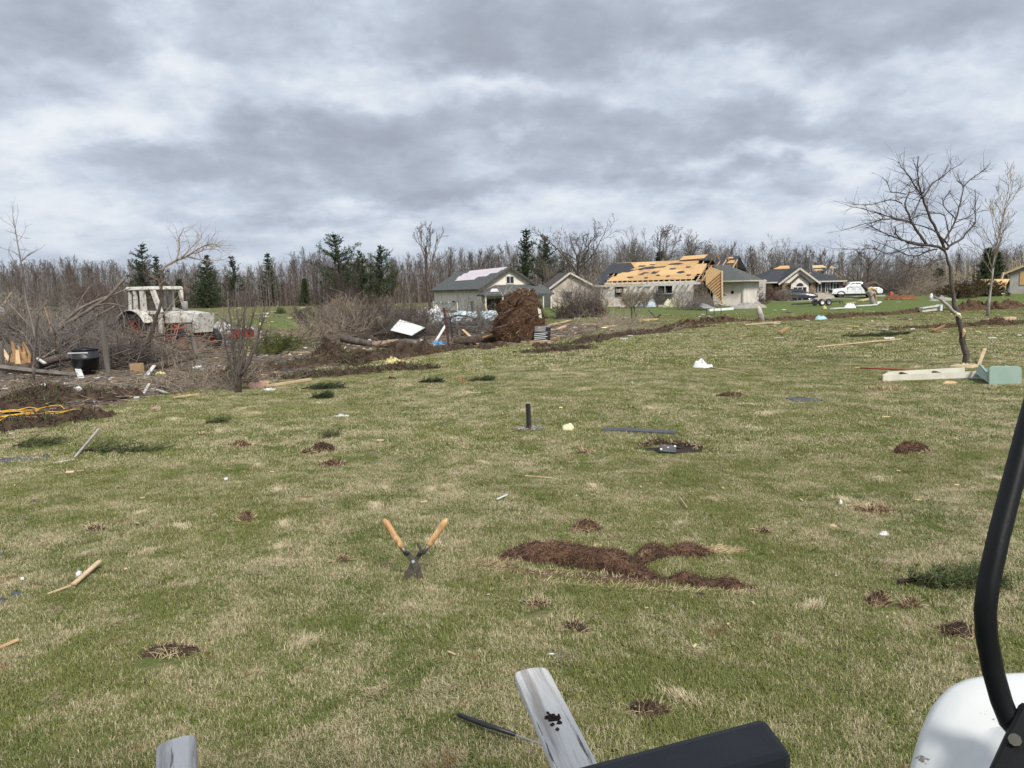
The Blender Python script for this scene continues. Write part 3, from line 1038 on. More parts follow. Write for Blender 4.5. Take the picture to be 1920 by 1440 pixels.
def limb_tree(name, label, cat, base_px, Y, limbs, bark, twig, seed, ntw=10, tlen=.5, depth=1.0, r_end=.008, group=None, sub=3, crown_from=1, lift=.12):
    """tree whose main limbs follow given lines; limbs: list of (radius at start, depth offset, [(px,py)...])"""
    rg = np.random.default_rng(seed)
    base = at(*base_px) if Y is None else ground(P(base_px[0], base_px[1], Y).x, P(base_px[0], base_px[1], Y).y)
    Y = base.y
    root = thing(name, label, cat, base, 0, group)
    tr, cr = M(), M()
    b0 = np.array(base)
    for li, (r0, dy, line) in enumerate(limbs):
        k = len(line)
        pts = []
        for i, (px, py) in enumerate(line):
            f = i / max(1, k - 1)
            yy = Y + (dy[0] + (dy[1] - dy[0]) * f if hasattr(dy, '__len__') else dy * f)
            pts.append(np.array(P(px, py, yy)) - b0)
        # smooth the line
        P2 = np.array(pts)
        tt = np.linspace(0, k - 1, (k - 1) * 3 + 1)
        fine = np.stack([np.interp(tt, np.arange(k), P2[:, c]) for c in range(3)], 1)
        fine[1:-1] = (fine[:-2] + 2 * fine[1:-1] + fine[2:]) / 4
        fine[1:-1] += rg.normal(0, r0 * .22, fine[1:-1].shape)
        rad = np.linspace(r0, max(r_end, r0 * .28), len(fine))
        G = tr if li < crown_from else cr
        if li == 0:
            rad[0] *= 1.3
        G.tube(fine, rad, 8 if li < crown_from else 6)
        if li < crown_from and li == 0 and ntw >= 0:
            continue
        L = np.linalg.norm(np.diff(fine, axis=0), axis=1).sum()
        for j in range(int(ntw * (.5 + L))):
            i = rg.integers(max(1, len(fine) // 5), len(fine))
            q = fine[i]
            dl = unit(fine[i] - fine[i - 1])
            dd = unit(dl * rg.uniform(.2, 1.0) + rg.normal(0, .55, 3) * np.array((1, depth, 1)) + np.array((0, 0, lift)))
            l1 = tlen * rg.uniform(.35, 1.2)
            rr = min(rad[i] * .5, .0075)
            t2 = [q]
            for s_ in range(3):
                dd = unit(dd + rg.normal(0, .16, 3) + np.array((0, 0, lift * .7)))
                t2.append(t2[-1] + dd * l1 / 3)
            cr.tube(t2, [rr, rr * .8, rr * .6, rr * .35], 4, caps=False)
            for s_ in range(sub):
                a = rg.integers(0, 3)
                q2 = t2[a] + (t2[a + 1] - t2[a]) * rg.uniform()
                d2 = unit(dd + rg.normal(0, .7, 3))
                l2 = l1 * rg.uniform(.2, .5)
                cr.tube([q2, q2 + d2 * l2 * .5 + np.array((0, 0, .01)), q2 + d2 * l2], [rr * .5, rr * .42, rr * .25], 3, caps=False)
    tr.build('trunk', MATS[bark], root, smooth=True)
    if cr.nv:
        cr.build('crown', MATS[twig], root, smooth=True)
    return root


def build_crab_apple():
    X = lambda pts: [(1560 + a / 5.333, 280 + b / 5.333) for a, b in pts]
    limbs = [
        (0.080, 0.0, [(1815, 687), (1808, 655), (1800, 610), (1792, 580), (1788, 550)] + X([(1195, 1250), (1165, 1120), (1125, 1010)])),
        (0.0372, (0, -1.2), X([(1125, 1010), (1060, 970), (940, 960), (800, 945), (690, 905), (640, 840), (630, 770)])),
        (0.0279, (0, .9), X([(960, 960), (800, 930), (700, 900), (560, 860), (430, 790), (360, 755)])),
        (0.0341, (0, .6), X([(945, 950), (860, 830), (795, 735), (740, 600), (725, 540), (760, 450), (840, 400)])),
        (0.0217, (.3, -.8), X([(800, 745), (740, 715), (600, 695), (500, 700), (350, 740), (100, 810)])),
        (0.0186, (.3, 1.0), X([(790, 730), (600, 680), (440, 640), (300, 590), (180, 570)])),
        (0.0341, (0, -.5), X([(1130, 1005), (1050, 820), (960, 640), (910, 490), (900, 450), (860, 330), (850, 190), (866, 70)])),
        (0.0174, (-.3, -.9), X([(910, 480), (820, 350), (760, 250), (690, 175), (665, 125)])),
        (0.0186, (-.3, .4), X([(918, 475), (1010, 330), (1100, 280), (1180, 205), (1300, 140)])),
        (0.0174, (-.3, .2), X([(905, 480), (880, 500), (840, 600), (798, 710)])),
        (0.0310, (0, .7), X([(1150, 1000), (1190, 950), (1290, 910), (1350, 830), (1430, 740), (1440, 650), (1430, 400)])),
        (0.0279, (0, .9), X([(1100, 950), (1170, 850), (1240, 700), (1290, 520), (1315, 400), (1300, 350), (1250, 320)])),
        (0.0161, (.8, 1.2), X([(1310, 380), (1380, 300), (1480, 240), (1540, 190)])),
        (0.0217, (0, -.9), X([(1160, 960), (1050, 830), (930, 770), (780, 740), (620, 690)])),
        (0.0161, (0, -1.0), X([(1150, 1085), (1050, 1110), (960, 1165), (850, 1180), (720, 1150), (640, 1060)])),
        (0.0186, (0, -.7), X([(1050, 1000), (980, 1005), (850, 1070), (750, 1060), (640, 1000), (400, 910)])),
        (0.0174, (0, 1.1), X([(1100, 940), (1180, 920), (1130, 640), (1000, 640), (870, 660), (740, 730)])),
        (0.0149, (.5, 1.4), X([(1240, 700), (1100, 560), (1130, 480), (1190, 400)])),
        (0.0136, (-.5, -1.3), X([(700, 540), (600, 500), (480, 530), (380, 555), (210, 550)])),
        (0.0124, (-.5, .3), X([(740, 450), (650, 430), (580, 430), (560, 340), (500, 280)])),
        (0.0124, (.4, -.9), X([(930, 980), (760, 980), (560, 1060), (440, 990), (250, 1000), (10, 995)])),
        (0.0136, (.6, 1.3), X([(1240, 730), (1330, 690), (1400, 660), (1490, 560)])),
    ]
    return limb_tree('crab_apple_tree', 'wide low bare crab apple with a scarred leaning trunk and a broken hanging bough', 'tree', (1815, 687), None, limbs, 'bark_grey', 'twig_dark', 41, ntw=8, tlen=.5, sub=3, r_end=.006)


mk('twig_dark', (0.085, 0.064, 0.052), (0.055, 0.042, 0.036), 2.0, 0.85)
mk('twig_pale', (0.33, 0.29, 0.25), (0.22, 0.19, 0.165), 1.0, 0.9)


def shrub(name, label, px, py, w, h, seed, twig='twig_brown', nstem=14, Y=None, flat=1.0, group=None, cat='shrub', spread=.9, fine=True):
    rg = np.random.default_rng(seed)
    base = at(px, py) if Y is None else ground(P(px, py, Y).x, Y)
    r = thing(name, label, cat, base, 0, group)
    st = dict(STY['shrub'])
    if not fine:
        st['seg'] = st['seg'][:3]
    out = [[] for _ in st['seg']]
    for k in range(nstem):
        az = rg.uniform(0, 6.28)
        o = np.array((math.cos(az) * w * .12 * rg.uniform(), math.sin(az) * w * .12 * rg.uniform(), -.03))
        d = unit(np.array((math.cos(az) * w / h * spread * rg.uniform(.15, .7), math.sin(az) * w / h * spread * flat * rg.uniform(.15, .7), 1)))
        grow(out, rg, o, d, h * rg.uniform(.55, .95), .018 + .006 * h, 0, st)
    g = M()
    for lv, s_ in zip(range(len(out)), (5, 4, 3, 3)):
        for pts, rad in out[lv]:
            g.tube(pts, rad, s_, caps=False)
    g.build('branches', MATS[twig], r, smooth=True)
    return r


def brush(name, label, a, b, h, seed, n=420, twig='twig_brown', trunk=None, group=None, cat='fallen tree', up=.35, r=.026, bark='bark_grey', L=(.5, 1.7), depth=1.4, Y=None):
    """fallen crown: tangle of bent branches between two ground points a, b (pixels), h high"""
    rg = np.random.default_rng(seed)
    A, B = (at(*a), at(*b)) if Y is None else (ground(P(*a, Y).x, Y), ground(P(*b, Y).x, Y))
    c = (A + B) / 2
    base = ground(c.x, c.y)
    root = thing(name, label, cat, base, 0, group)
    n = int(n * 1.35)
    A, B = np.array(A - base), np.array(B - base)
    ax = B - A
    W_ = np.linalg.norm(ax)
    axn = ax / max(W_, 1e-6)
    side = np.array((-axn[1], axn[0], 0))
    g = M()
    for k in range(n):
        t = rg.beta(1.3, 1.3)
        hh = h * (4 * t * (1 - t)) ** .45
        z = abs(rg.normal(0, .40)) * hh
        q = A + ax * t + side * rg.normal(0, depth * .45) + np.array((0, 0, min(z, hh) + .02))
        d = unit(axn * rg.normal(.5, .8) + side * rg.normal(0, .6) + np.array((0, 0, rg.normal(up, .45))))
        l1 = rg.uniform(*L)
        rr = max(.008, r * rg.uniform(.25, 1) ** 1.4)
        pts = [q]
        for s_ in range(4):
            d = unit(d + rg.normal(0, .22, 3) + np.array((0, 0, -.04)))
            nx = pts[-1] + d * l1 / 4
            nx[2] = max(nx[2], .01)
            pts.append(nx)
        g.tube(pts, np.linspace(rr, rr * .35, 5), 4 if rr > .012 else 3, caps=False)
        for s_ in range(4):
            i = rg.integers(1, 5)
            d2 = unit(d + rg.normal(0, .7, 3))
            l2 = l1 * rg.uniform(.2, .5)
            q2 = pts[i]
            e = q2 + d2 * l2
            e[2] = max(e[2], .01)
            g.tube([q2, (q2 + e) / 2 + rg.normal(0, .03, 3), e], [max(.006, rr * .5), max(.005, rr * .42), .004], 3, caps=False)
    g.build('crown', MATS[twig], root, smooth=True)
    if trunk:
        t = M()
        for (r0, pl) in trunk:
            pts = [np.array(P(px, py, base.y + dy) - base) for (px, py, dy) in pl]
            k = len(pts)
            tt = np.linspace(0, k - 1, (k - 1) * 4 + 1)
            pa = np.array(pts)
            f = np.stack([np.interp(tt, np.arange(k), pa[:, c_]) for c_ in range(3)], 1)
            f[1:-1] = (f[:-2] + 2 * f[1:-1] + f[2:]) / 4
            t.tube(f, np.linspace(r0, r0 * .5, len(f)), 9)
        t.build('trunk', MATS[bark], root, smooth=True)
    return root


def bough(name, label, px, py, L, ang, seed, needle='needles_olive', n=26, w=.5, group=None, h=.12):
    """evergreen bough lying on the grass"""
    rg = np.random.default_rng(seed)
    b = at(px, py)
    r = thing(name, label, 'branch', b, ang, group)
    s_, g = M(), M()
    pts = [np.array((-L / 2, 0, .03)), np.array((0, .04, .06)), np.array((L / 2, 0, .04))]
    s_.tube(pts, [.016, .012, .006], 5)
    for k in range(n):
        t = rg.uniform(-.4, .5)
        sgn = rg.choice((-1, 1))
        q = np.array((L * t, 0, .05))
        d = unit(np.array((.8, sgn * rg.uniform(.3, 1.1), rg.uniform(-.05, .35))))
        l1 = w * rg.uniform(.3, .9)
        e = q + d * l1
        e[2] = max(.02, min(e[2], h * 2))
        s_.tube([q, (q + e) / 2, e], [.006, .005, .003], 3, caps=False)
        for j in range(4):
            needle_clump(g, rg, q + (e - q) * (j / 4), unit(e - q + rg.normal(0, .05, 3)), .12, 20, .006)
    s_.build('stem', MATS['bark_brown'], r, smooth=True)
    g.build('needles', MATS[needle], r)
    return r


build_wood()
build_single_trees()
build_crab_apple()
# ------------------------------------------------------------------ building materials
def mk_siding(name, c1, c2, pitch=.115, dirt=(.2, .17, .13)):
    """lapped boards: relief from the height above the sill, faint soiling"""
    mt = bpy.data.materials.new(name)
    mt.use_nodes = True
    t = NT(mt.node_tree)
    tc = t.n('ShaderNodeTexCoord').outputs['Object']
    sp = t.n('ShaderNodeSeparateXYZ', {0: tc})
    saw = t.math('FRACT', t.math('DIVIDE', sp.outputs[2], pitch))
    n1 = t.noise(tc, 1.1, 5, .6)
    n2 = t.noise(tc, 14, 5, .6)
    col = t.mix(t.maprange(n1, .4, .65), c1, c2)
    col = t.mix(t.maprange(t.math('ADD', t.math('MULTIPLY', n2, .5), t.math('MULTIPLY', n1, .5)), .56, .68, 0, .7), col, dirt)
    bp = t.n('ShaderNodeBump', {'Strength': 1.0, 'Distance': .03, 'Height': t.math('SUBTRACT', 1.0, saw)})
    bs = t.n('ShaderNodeBsdfPrincipled', {'Base Color': col, 'Roughness': .7, 'Normal': bp.outputs[0]})
    t.n('ShaderNodeOutputMaterial', {'Surface': bs.outputs[0]})
    MATS[name] = mt


mk_siding('siding_cream', (.76, .69, .60), (.67, .60, .51))
mk_siding('siding_beige', (.68, .62, .55), (.58, .525, .465))
mk_siding('siding_grey', (.36, .345, .31), (.30, .285, .26))
mk_siding('siding_tan', (.50, .43, .36), (.41, .355, .295))
mk('shingle_grey', (.100, .108, .104), (.066, .072, .070), 5, .9, .8, 26, stretch=(1, 1, 1.5), c3=(.10, .105, .10), c3scale=20, c3at=(.58, .7))
mk('shingle_dark', (.034, .036, .042), (.050, .053, .060), 5, .9, .8, 26, c3=(.085, .088, .095), c3scale=22, c3at=(.6, .72))
mk('shingle_brown', (.085, .075, .066), (.058, .052, .047), 5, .9, .8, 26)
mk('osb', (.58, .375, .175), (.47, .285, .12), 9, .8, .5, 40, c3=(.66, .48, .27), c3scale=24, c3at=(.5, .7), var=.16)
mk('osb_weathered', (.56, .36, .17), (.43, .25, .11), 7, .8, .5, 40, c3=(.28, .15, .07), c3scale=5, c3at=(.6, .75))
mk('lumber', (.54, .41, .255), (.42, .30, .175), 6, .75, .3, 30, c3=(.22, .15, .09), c3scale=5, c3at=(.62, .74), var=.15)
mk('lumber_red', (.36, .19, .095), (.25, .12, .06), 6, .8, .3, 30)
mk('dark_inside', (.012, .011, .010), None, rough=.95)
mk('glass_dark', (.018, .021, .024), None, rough=.12, spec=.6)
mk('white_trim', (.68, .67, .64), (.55, .54, .51), 5, .55, c3=(.32, .28, .23), c3scale=6, c3at=(.62, .74), var=.1)
mk('cream_trim', (.58, .53, .45), (.49, .44, .37), 5, .6)
mk('underlay', (.66, .58, .60), (.56, .49, .53), 3, .7, c3=(.42, .36, .38), c3scale=11, c3at=(.62, .72))
mk('stone', (.27, .19, .13), (.13, .085, .06), 7, .9, .9, 9, c3=(.42, .33, .24), c3scale=6, c3at=(.55, .66))
mk('brick_red', (.30, .115, .07), (.22, .085, .05), 7, .9, .6, 20)
mk('gravel_grey', (.34, .32, .29), (.25, .235, .215), 4, .95, .8, 30)
mk('metal_grey', (.34, .36, .37), (.25, .265, .275), 5, .5, metal=.3)
mk('metal_sheet', (.72, .73, .70), (.60, .61, .58), 4, .45, metal=.1)
mk('black_plastic', (.016, .017, .020), (.026, .027, .031), 8, .42, .1, 60)
mk('rubber', (.020, .020, .021), (.033, .032, .031), 12, .85, .4, 60)
mk('insul_yellow', (.62, .57, .26), (.48, .42, .17), 7, .95, .9, 14)
mk('foam_cream', (.74, .70, .47), (.62, .58, .36), 6, .9, .7, 18)
mk('white_plastic', (.76, .77, .76), (.66, .67, .66), 5, .4)


def part(g, name, mat, parent, **kw):
    return g.build(name, MATS[mat], parent, **kw)


def frame_window(parent, c, w, h, ux, n, panes=2, mat='white_trim', glass='glass_dark', t=.07, rows=1):
    """window in the wall plane: frame part with pane sub-parts; c centre, ux along the wall, n outward"""
    ux, n, c = np.array(ux, float), np.array(n, float), np.array(c, float)
    uz = np.array((0, 0, 1.0))
    f = M()
    for s_ in (-1, 1):
        f.beam(c + ux * s_ * (w / 2 - t / 2) - uz * h / 2 + n * .03, c + ux * s_ * (w / 2 - t / 2) + uz * h / 2 + n * .03, t, .08, up=n)
        f.beam(c + uz * s_ * (h / 2 - t / 2) - ux * (w / 2 - t) + n * .03, c + uz * s_ * (h / 2 - t / 2) + ux * (w / 2 - t) + n * .03, .08, t)
    for k in range(1, panes):
        x = -w / 2 + w * k / panes
        f.beam(c + ux * x - uz * (h / 2 - t) + n * .028, c + ux * x + uz * (h / 2 - t) + n * .028, t * .7, .06, up=n)
    fo = part(f, 'window', mat, parent)
    for k in range(panes):
        x0, x1 = -w / 2 + w * k / panes + t * .5, -w / 2 + w * (k + 1) / panes - t * .5
        p = M().quad(c + ux * x0 - uz * (h / 2 - t) + n * .012, c + ux * x1 - uz * (h / 2 - t) + n * .012, c + ux * x1 + uz * (h / 2 - t) + n * .012, c + ux * x0 + uz * (h / 2 - t) + n * .012)
        part(p, 'pane', glass, fo)
    return fo


def slab(g, pts, t):
    """flat polygon given thickness t against its normal"""
    p = [np.array(q, float) for q in pts]
    n = unit(np.cross(p[1] - p[0], p[2] - p[0]))
    if n[2] < 0:
        n = -n
    g.prism(p, (0, 0, 0), -n * t)
    return g


# ------------------------------------------------------------------ the gabled house with the pale underlayment
def house_gabled():
    Y = 80.0
    a = P(903, 545, Y)
    base = ground(a.x, a.y, 0)
    u = np.array((.934, .358, 0)); v = np.array((-.358, .934, 0))
    rz = math.atan2(.358, .934)
    r = thing('gabled_house', 'cream sided gable house with pale underlayment showing through its grey roof', 'house', base, rz)
    Wd, D, he, hr = 6.4, 19.0, 2.35 - base.z + .06, 4.45 - base.z
    wall = M()
    th = .2
    z0 = -.8
    wall.prism([(0, 0, z0), (Wd, 0, z0), (Wd, 0, he), (Wd / 2, 0, hr), (0, 0, he)], (0, 0, 0), (0, th, 0))
    wall.prism([(0, th, z0), (0, D - th, z0), (0, D - th, he), (0, th, he)], (0, 0, 0), (th, 0, 0))
    wall.prism([(Wd - th, th, z0), (Wd - th, D - th, z0), (Wd - th, D - th, he), (Wd - th, th, he)], (0, 0, 0), (th, 0, 0))
    wall.prism([(0, D - th, z0), (Wd, D - th, z0), (Wd, D - th, he), (Wd / 2, D - th, hr), (0, D - th, he)], (0, 0, 0), (0, th, 0))
    part(wall, 'wall', 'siding_cream', r)
    o = .45
    sl = (hr - he) / (Wd / 2)
    up = .12
    for nm, x0 in (('l', 0), ('r', Wd)):
        sg = -1 if x0 == 0 else 1
        ex, ez = x0 + sg * o, he - sl * o
        roof = M()
        slab(roof, [(ex, -o, ez + up), (Wd / 2, -o, hr + up), (Wd / 2, D + o, hr + up), (ex, D + o, ez + up)], .14)
        ro = part(roof, 'roof', 'shingle_grey', r)
        fas = M()
        fas.beam((ex, -o - .02, ez - .03), (Wd / 2, -o - .02, hr - .03), .05, .2)
        part(fas, 'bargeboard', 'shingle_brown', ro)
        if sg < 0:
            # courses of felt with the shingles gone: strips along the ridge, ends stepped
            def on(s_, yv, dz=.02):
                return (ex + (Wd / 2 - ex) * s_, yv, ez + up + (hr - ez) * s_ + dz)
            for k, (s0, s1, y0, y1) in enumerate([(.86, .99, .6, 13.6), (.73, .858, 1.2, 14.6), (.60, .728, 3.4, 15.0), (.47, .598, 6.4, 14.2)]):
                p = M()
                slab(p, [on(s0, y0), on(s1, y0 - .2), on(s1, y1), on(s0, y1 - .3)], .012)
                part(p, 'underlayment', 'underlay', ro)
            gt = M()
            gt.beam((ex - .05, -o, ez + .02), (ex - .05, D + o, ez + .02), .12, .12)
            part(gt, 'gutter', 'shingle_brown', ro)
    frame_window(r, (Wd / 2 + .05, 0, he + .75), .95, .85, (1, 0, 0), (0, -1, 0), 2)
    # openings of the long wall
    frame_window(r, (0, 3.2, .55), .9, 1.1, (0, -1, 0), (-1, 0, 0), 2)
    frame_window(r, (0, 8.6, .95), .5, .5, (0, -1, 0), (-1, 0, 0), 1)
    d = M().box((-.03, 10.4, .05), (.06, 1.0, 2.0))
    part(d, 'door', 'glass_dark', r)
    d = M().box((-.04, 15.6, .3), (.07, 1.5, 1.2))
    part(d, 'door', 'glass_dark', r)
    # porch: skirt roof on posts, dark recess
    pr = M()
    pr.add([(-.55, -2.3, he - .75), (Wd + 1.0, -2.3, he - .75), (Wd + .5, -.05, he + .22), (1.5, -.05, he + .22), (-.55, -.05, he - .75), (Wd + 1.0, 1.5, he - .75), (Wd + .5, 1.5, he + .22)],
           [(0, 1, 2, 3), (0, 3, 4), (1, 5, 6, 2)])
    pr.add([(-.55, -2.3, he - .9), (Wd + 1.0, -2.3, he - .9), (Wd + 1.0, 1.5, he - .9), (-.55, -.05, he - .9)], [(3, 2, 1, 0)])
    pr.beam((-.55, -2.3, he - .84), (Wd + 1.0, -2.3, he - .84), .06, .17)
    pr.beam((Wd + 1.0, -2.3, he - .84), (Wd + 1.0, 1.5, he - .84), .06, .17)
    pr.beam((-.55, -2.3, he - .84), (-.55, -.05, he - .84), .06, .17)
    po = part(pr, 'porch_roof', 'shingle_grey', r)
    p = M()
    slab(p, [(.35, -1.72, he - .46), (1.35, -1.72, he - .46), (1.35, -1.0, he - .15), (.8, -1.0, he - .15)], .02)
    part(p, 'underlayment', 'underlay', po)
    for x in (-.3, 1.6, 4.0, 6.2, 7.1):
        part(M().box((x, -2.1, (he - .9 + z0) / 2), (.13, .13, he - .9 - z0)), 'porch_post', 'white_trim', r)
    part(M().box((3.3, -.04, .2), (5.6, .06, 2.2)), 'porch_wall', 'shingle_brown', r)
    part(M().box((2.1, -.09, .15), (.9, .05, 2.0)), 'door', 'dark_inside', r)
    # deck and railing along the long wall
    dk = M().box((-1.3, 5.8, -.35), (2.4, 9.6, .14))
    part(dk, 'deck', 'lumber', r)
    rail = M()
    for zz in (.15, .92):
        rail.beam((-2.45, 1.0, zz), (-2.45, 10.6, zz), .07, .07)
    for yv in np.arange(1.0, 10.7, .3):
        rail.beam((-2.45, yv, .15), (-2.45, yv, .92), .045, .045)
    part(rail, 'railing', 'white_trim', r)
    for yv in (1.0, 4.2, 7.4, 10.6):
        part(M().box((-2.45, yv, .1), (.11, .11, 1.9)), 'railing_post', 'white_trim', r)


# ------------------------------------------------------------------ the stripped house
def house_stripped():
    A = P(1125, 540, 84)
    Bq = P(1396, 532, 75.5)
    base = ground(A.x, A.y, 0)
    dx, dy = Bq.x - A.x, Bq.y - A.y
    Lh = math.hypot(dx, dy)
    rz = math.atan2(dy, dx)
    r = thing('stripped_house', 'long beige house stripped of shingles with bare yellow sheathing and exposed rafters', 'house', base, rz)
    z0, D = -.9, 8.6
    he = 2.62 - base.z
    Lm = Lh * .675                                   # main block; beyond it the wing with a whole roof
    slope = .50
    hr = he + slope * D / 2
    w = M()
    # front wall with two window holes built from pieces
    holes = [(1.9, 2.75, 1.15, 2.15), (6.75, 8.45, 1.35, 2.2)]
    xs = [0.0]
    for (x0, x1, a_, b_) in holes:
        w.box(((xs[-1] + x0) / 2, .1, (z0 + he) / 2), (x0 - xs[-1], .2, he - z0))
        w.box(((x0 + x1) / 2, .1, (z0 + a_) / 2), (x1 - x0 - .002, .2, a_ - z0))
        w.box(((x0 + x1) / 2, .1, (b_ + he) / 2), (x1 - x0 - .002, .2, he - b_))
        xs.append(x1)
    w.box(((xs[-1] + Lm) / 2, .1, (z0 + he) / 2), (Lm - xs[-1], .2, he - z0))
    w.box((.1, D / 2 + .1, (z0 + he) / 2), (.2, D - .4, he - z0))
    w.box((Lh / 2, D - .1, (z0 + he) / 2), (Lh, .2, he - z0))
    part(w, 'wall', 'siding_beige', r)
    # wing walls
    w2 = M()
    w2.box(((Lm + 2.0 + Lh) / 2, .1, (z0 + .3 + he) / 2), (Lh - Lm - 2.0, .2, he - z0 - .3))
    w2.box((Lh - .1, 3.0, (z0 + he) / 2), (.2, 5.6, he - z0))
    part(w2, 'wall', 'siding_beige', r)
    part(M().box(((Lm + 2.0 + Lh) / 2, .09, z0 / 2 + .0), (Lh - Lm - 1.9, .26, .55)), 'foundation', 'brick_red', r)
    # torn stone faced bay between the block and the wing
    st = M()
    rg = np.random.default_rng(4)
    k = 9
    ring = [(Lm + 2.1 * i / k, -.05, he - .1 - (0 if i < 5 else (i - 4) * .45) + rg.normal(0, .1)) for i in range(k + 1)]
    st.prism([(Lm + 2.1, -.05, z0), (Lm, -.05, z0)] + ring, (0, 0, 0), (0, .3, 0))
    part(st, 'stone_wall', 'stone', r)
    part(M().box((Lm + 1.3, .45, (z0 + he) / 2), (2.2, .1, he - z0)), 'inner_wall', 'dark_inside', r)
    # interior floor of the attic: everything above it is dark for want of light
    part(M().box((Lm / 2 + .8, D / 2, he - .02), (Lm + 1.5, D - .5, .06)), 'ceiling', 'lumber_red', r)
    # windows
    for (x0, x1, a_, b_), nm in zip(holes, (1, 2)):
        back = M().box(((x0 + x1) / 2, .26, (a_ + b_) / 2), (x1 - x0 + .3, .08, b_ - a_ + .3))
        part(back, 'window_void', 'dark_inside', r)
        f = M()
        for x in ((x0, x1) if nm == 1 else (x0, (x0 + x1) / 2, x1)):
            f.box((x, -.03, (a_ + b_) / 2), (.09, .08, b_ - a_ + .1))
        for z in (a_, b_):
            f.box(((x0 + x1) / 2, -.04, z), (x1 - x0 + .1, .07, .09))
        part(f, 'window_frame', 'white_trim' if nm == 2 else 'shingle_brown', r)
    part(M().box((7.6, -.05, .78), (1.75, .07, .95)), 'panel', 'shingle_brown', r)
    part(M().box((2.3, -.02, 1.75), (.7, .06, .42)), 'panel', 'siding_tan', r)
    # shreds of soffit under the eave
    for i, x in enumerate((3.2, 4.9, 5.7, 1.0)):
        p = M().box((x, -.12, he - .22 - .04 * i), (.55, .04, .28), rot=Matrix.Rotation(.3 * (-1) ** i, 3, 'Y'))
        part(p, 'soffit_panel', 'siding_tan', r)
    # front slope: rafters at even spacing, sheathing boards on them, the lowest course gone
    o = .55
    def on(x, s_, dz=0.0):
        """s_ metres up the slope from the eave edge"""
        c, sn = 1 / math.sqrt(1 + slope * slope), slope / math.sqrt(1 + slope * slope)
        return np.array((x, -o + s_ * c - dz * sn, he - slope * o + s_ * sn + dz * c))
    SL = (D / 2 + o) * math.sqrt(1 + slope * slope)
    for i, x in enumerate(np.arange(.25, Lm + 3.6, .6)):
        s1 = SL if x < Lm - .5 else SL * rg.uniform(.55, 1.0)
        part(M().beam(on(x, .0, .0), on(x, s1, .0), .05, .18, up=(0, 0, 1)), 'rafter', 'lumber', r)
        if x > Lm - .2:     # trusses laid open: webs and a king post
            t = M()
            t.beam((x, .3, he + .08), (x, D / 2, he + .08), .05, .12)
            t.beam((x, D / 2 - .4, he + .1), (x, D / 2 - .4, hr - .4), .05, .1)
            t.beam((x, 1.6, he + .1), (x, 2.7, he + slope * 2.6), .05, .1)
            part(t, 'truss', 'lumber_red' if i % 2 else 'lumber', r)
    for y_ in (1.0, 2.0, 3.1):
        part(M().beam((Lm - .8, y_, he + slope * y_ + .05), (Lm + 3.4, y_, he + slope * y_ - .02), .05, .12), 'purlin', 'lumber_red', r)
    for (xa, xb, za, zb) in ((Lm + .2, Lm + .9, .4, 1.0), (Lm + 1.6, Lm + 1.1, .2, 1.2), (Lm + 2.4, Lm + 2.2, .3, 1.0)):
        part(M().beam((xa, D / 2, hr - .5 + za * .2), (xb, D / 2 - .2, hr + zb * .55), .06, .12), 'rafter', 'lumber_red', r)
    bw, bh = 2.44, 1.22
    row = 0
    s0 = .78
    while s0 < SL + .1:
        x = .9 if row == 0 else (2.6 - bw * (row % 2) * .5 if row < 2 else 0.1)
        first = True
        while x < Lm - .1:
            x1 = min(x + bw, Lm + rg.uniform(-.3, .5))
            s1 = min(s0 + bh, SL + .12)
            hole = (row == 3 and x > Lm - 2.4 and x < Lm - .6)
            top = row == 4 and x < 1.2
            if not hole and not top and s1 - s0 > .15:
                p = M()
                j = rg.normal(0, .012, 4)
                slab(p, [on(x + .008, s0 + .006, .11 + j[0] * .4), on(x1 - .008, s0 + .006 + rg.uniform(0, .12) * (row == 0), .11 + j[1] * .4), on(x1 - .008, s1 - .006, .11 + j[2] * .4), on(x + .008, s1 - .006, .11 + j[3] * .4)], .016)
                part(p, 'sheathing_board', 'osb' if rg.uniform() > .12 else 'osb_weathered', r)
            x = x1
        s0 += bh
        row += 1
    # a raised ragged lip where the ridge tore
    p = M()
    slab(p, [on(Lm - 3.0, SL - .2, .3), on(Lm - .3, SL - .1, .35), on(Lm - .1, SL + .75, .4), on(Lm - 2.8, SL + .65, .36)], .02)
    part(p, 'sheathing_board', 'osb', r)
    # shingles left: the far end of the slope and scattered tatters
    def tatter(poly, dz=.135, mat='shingle_dark'):
        p = M()
        slab(p, [on(x, s_, dz) for x, s_ in poly], .02)
        part(p, 'shingle_patch', mat, r)
    tatter([(-.6, .0), (.55, .0), (.75, .5), (.45, .8), (.9, 1.3), (.5, 1.7), (1.1, 1.85), (.5, 2.2), (.2, 2.15), (.3, 2.5), (.7, 2.9), (1.5, 2.65), (1.9, 3.0), (2.5, 2.9), (3.2, 3.5), (2.4, 3.6), (2.9, 4.0), (1.9, SL), (-.6, SL)])
    tatter([(3.2, 3.5), (5.2, 3.6), (5.6, 3.8), (6.4, 3.9), (6.6, 4.2), (5.4, 4.05), (5.0, 4.25), (4.2, 4.1)])
    tatter([(4.0, 2.1), (4.5, 2.15), (4.7, 2.5), (5.2, 2.55), (4.7, 2.8), (4.4, 2.7)])
    tatter([(5.4, 2.35), (5.9, 2.3), (6.0, 2.55), (6.2, 2.9), (5.8, 2.8), (5.6, 2.95), (5.4, 2.7)])
    tatter([(6.1, 1.75), (6.5, 1.7), (6.7, 1.95), (6.3, 2.1)])
    tatter([(8.3, 2.3), (8.8, 2.2), (9.2, 2.4), (9.1, 2.7), (8.7, 2.8), (8.4, 2.65)])
    tatter([(6.6, 4.5), (7.9, 4.4), (8.4, 4.6), (7.8, 4.9), (7.0, 4.8)])
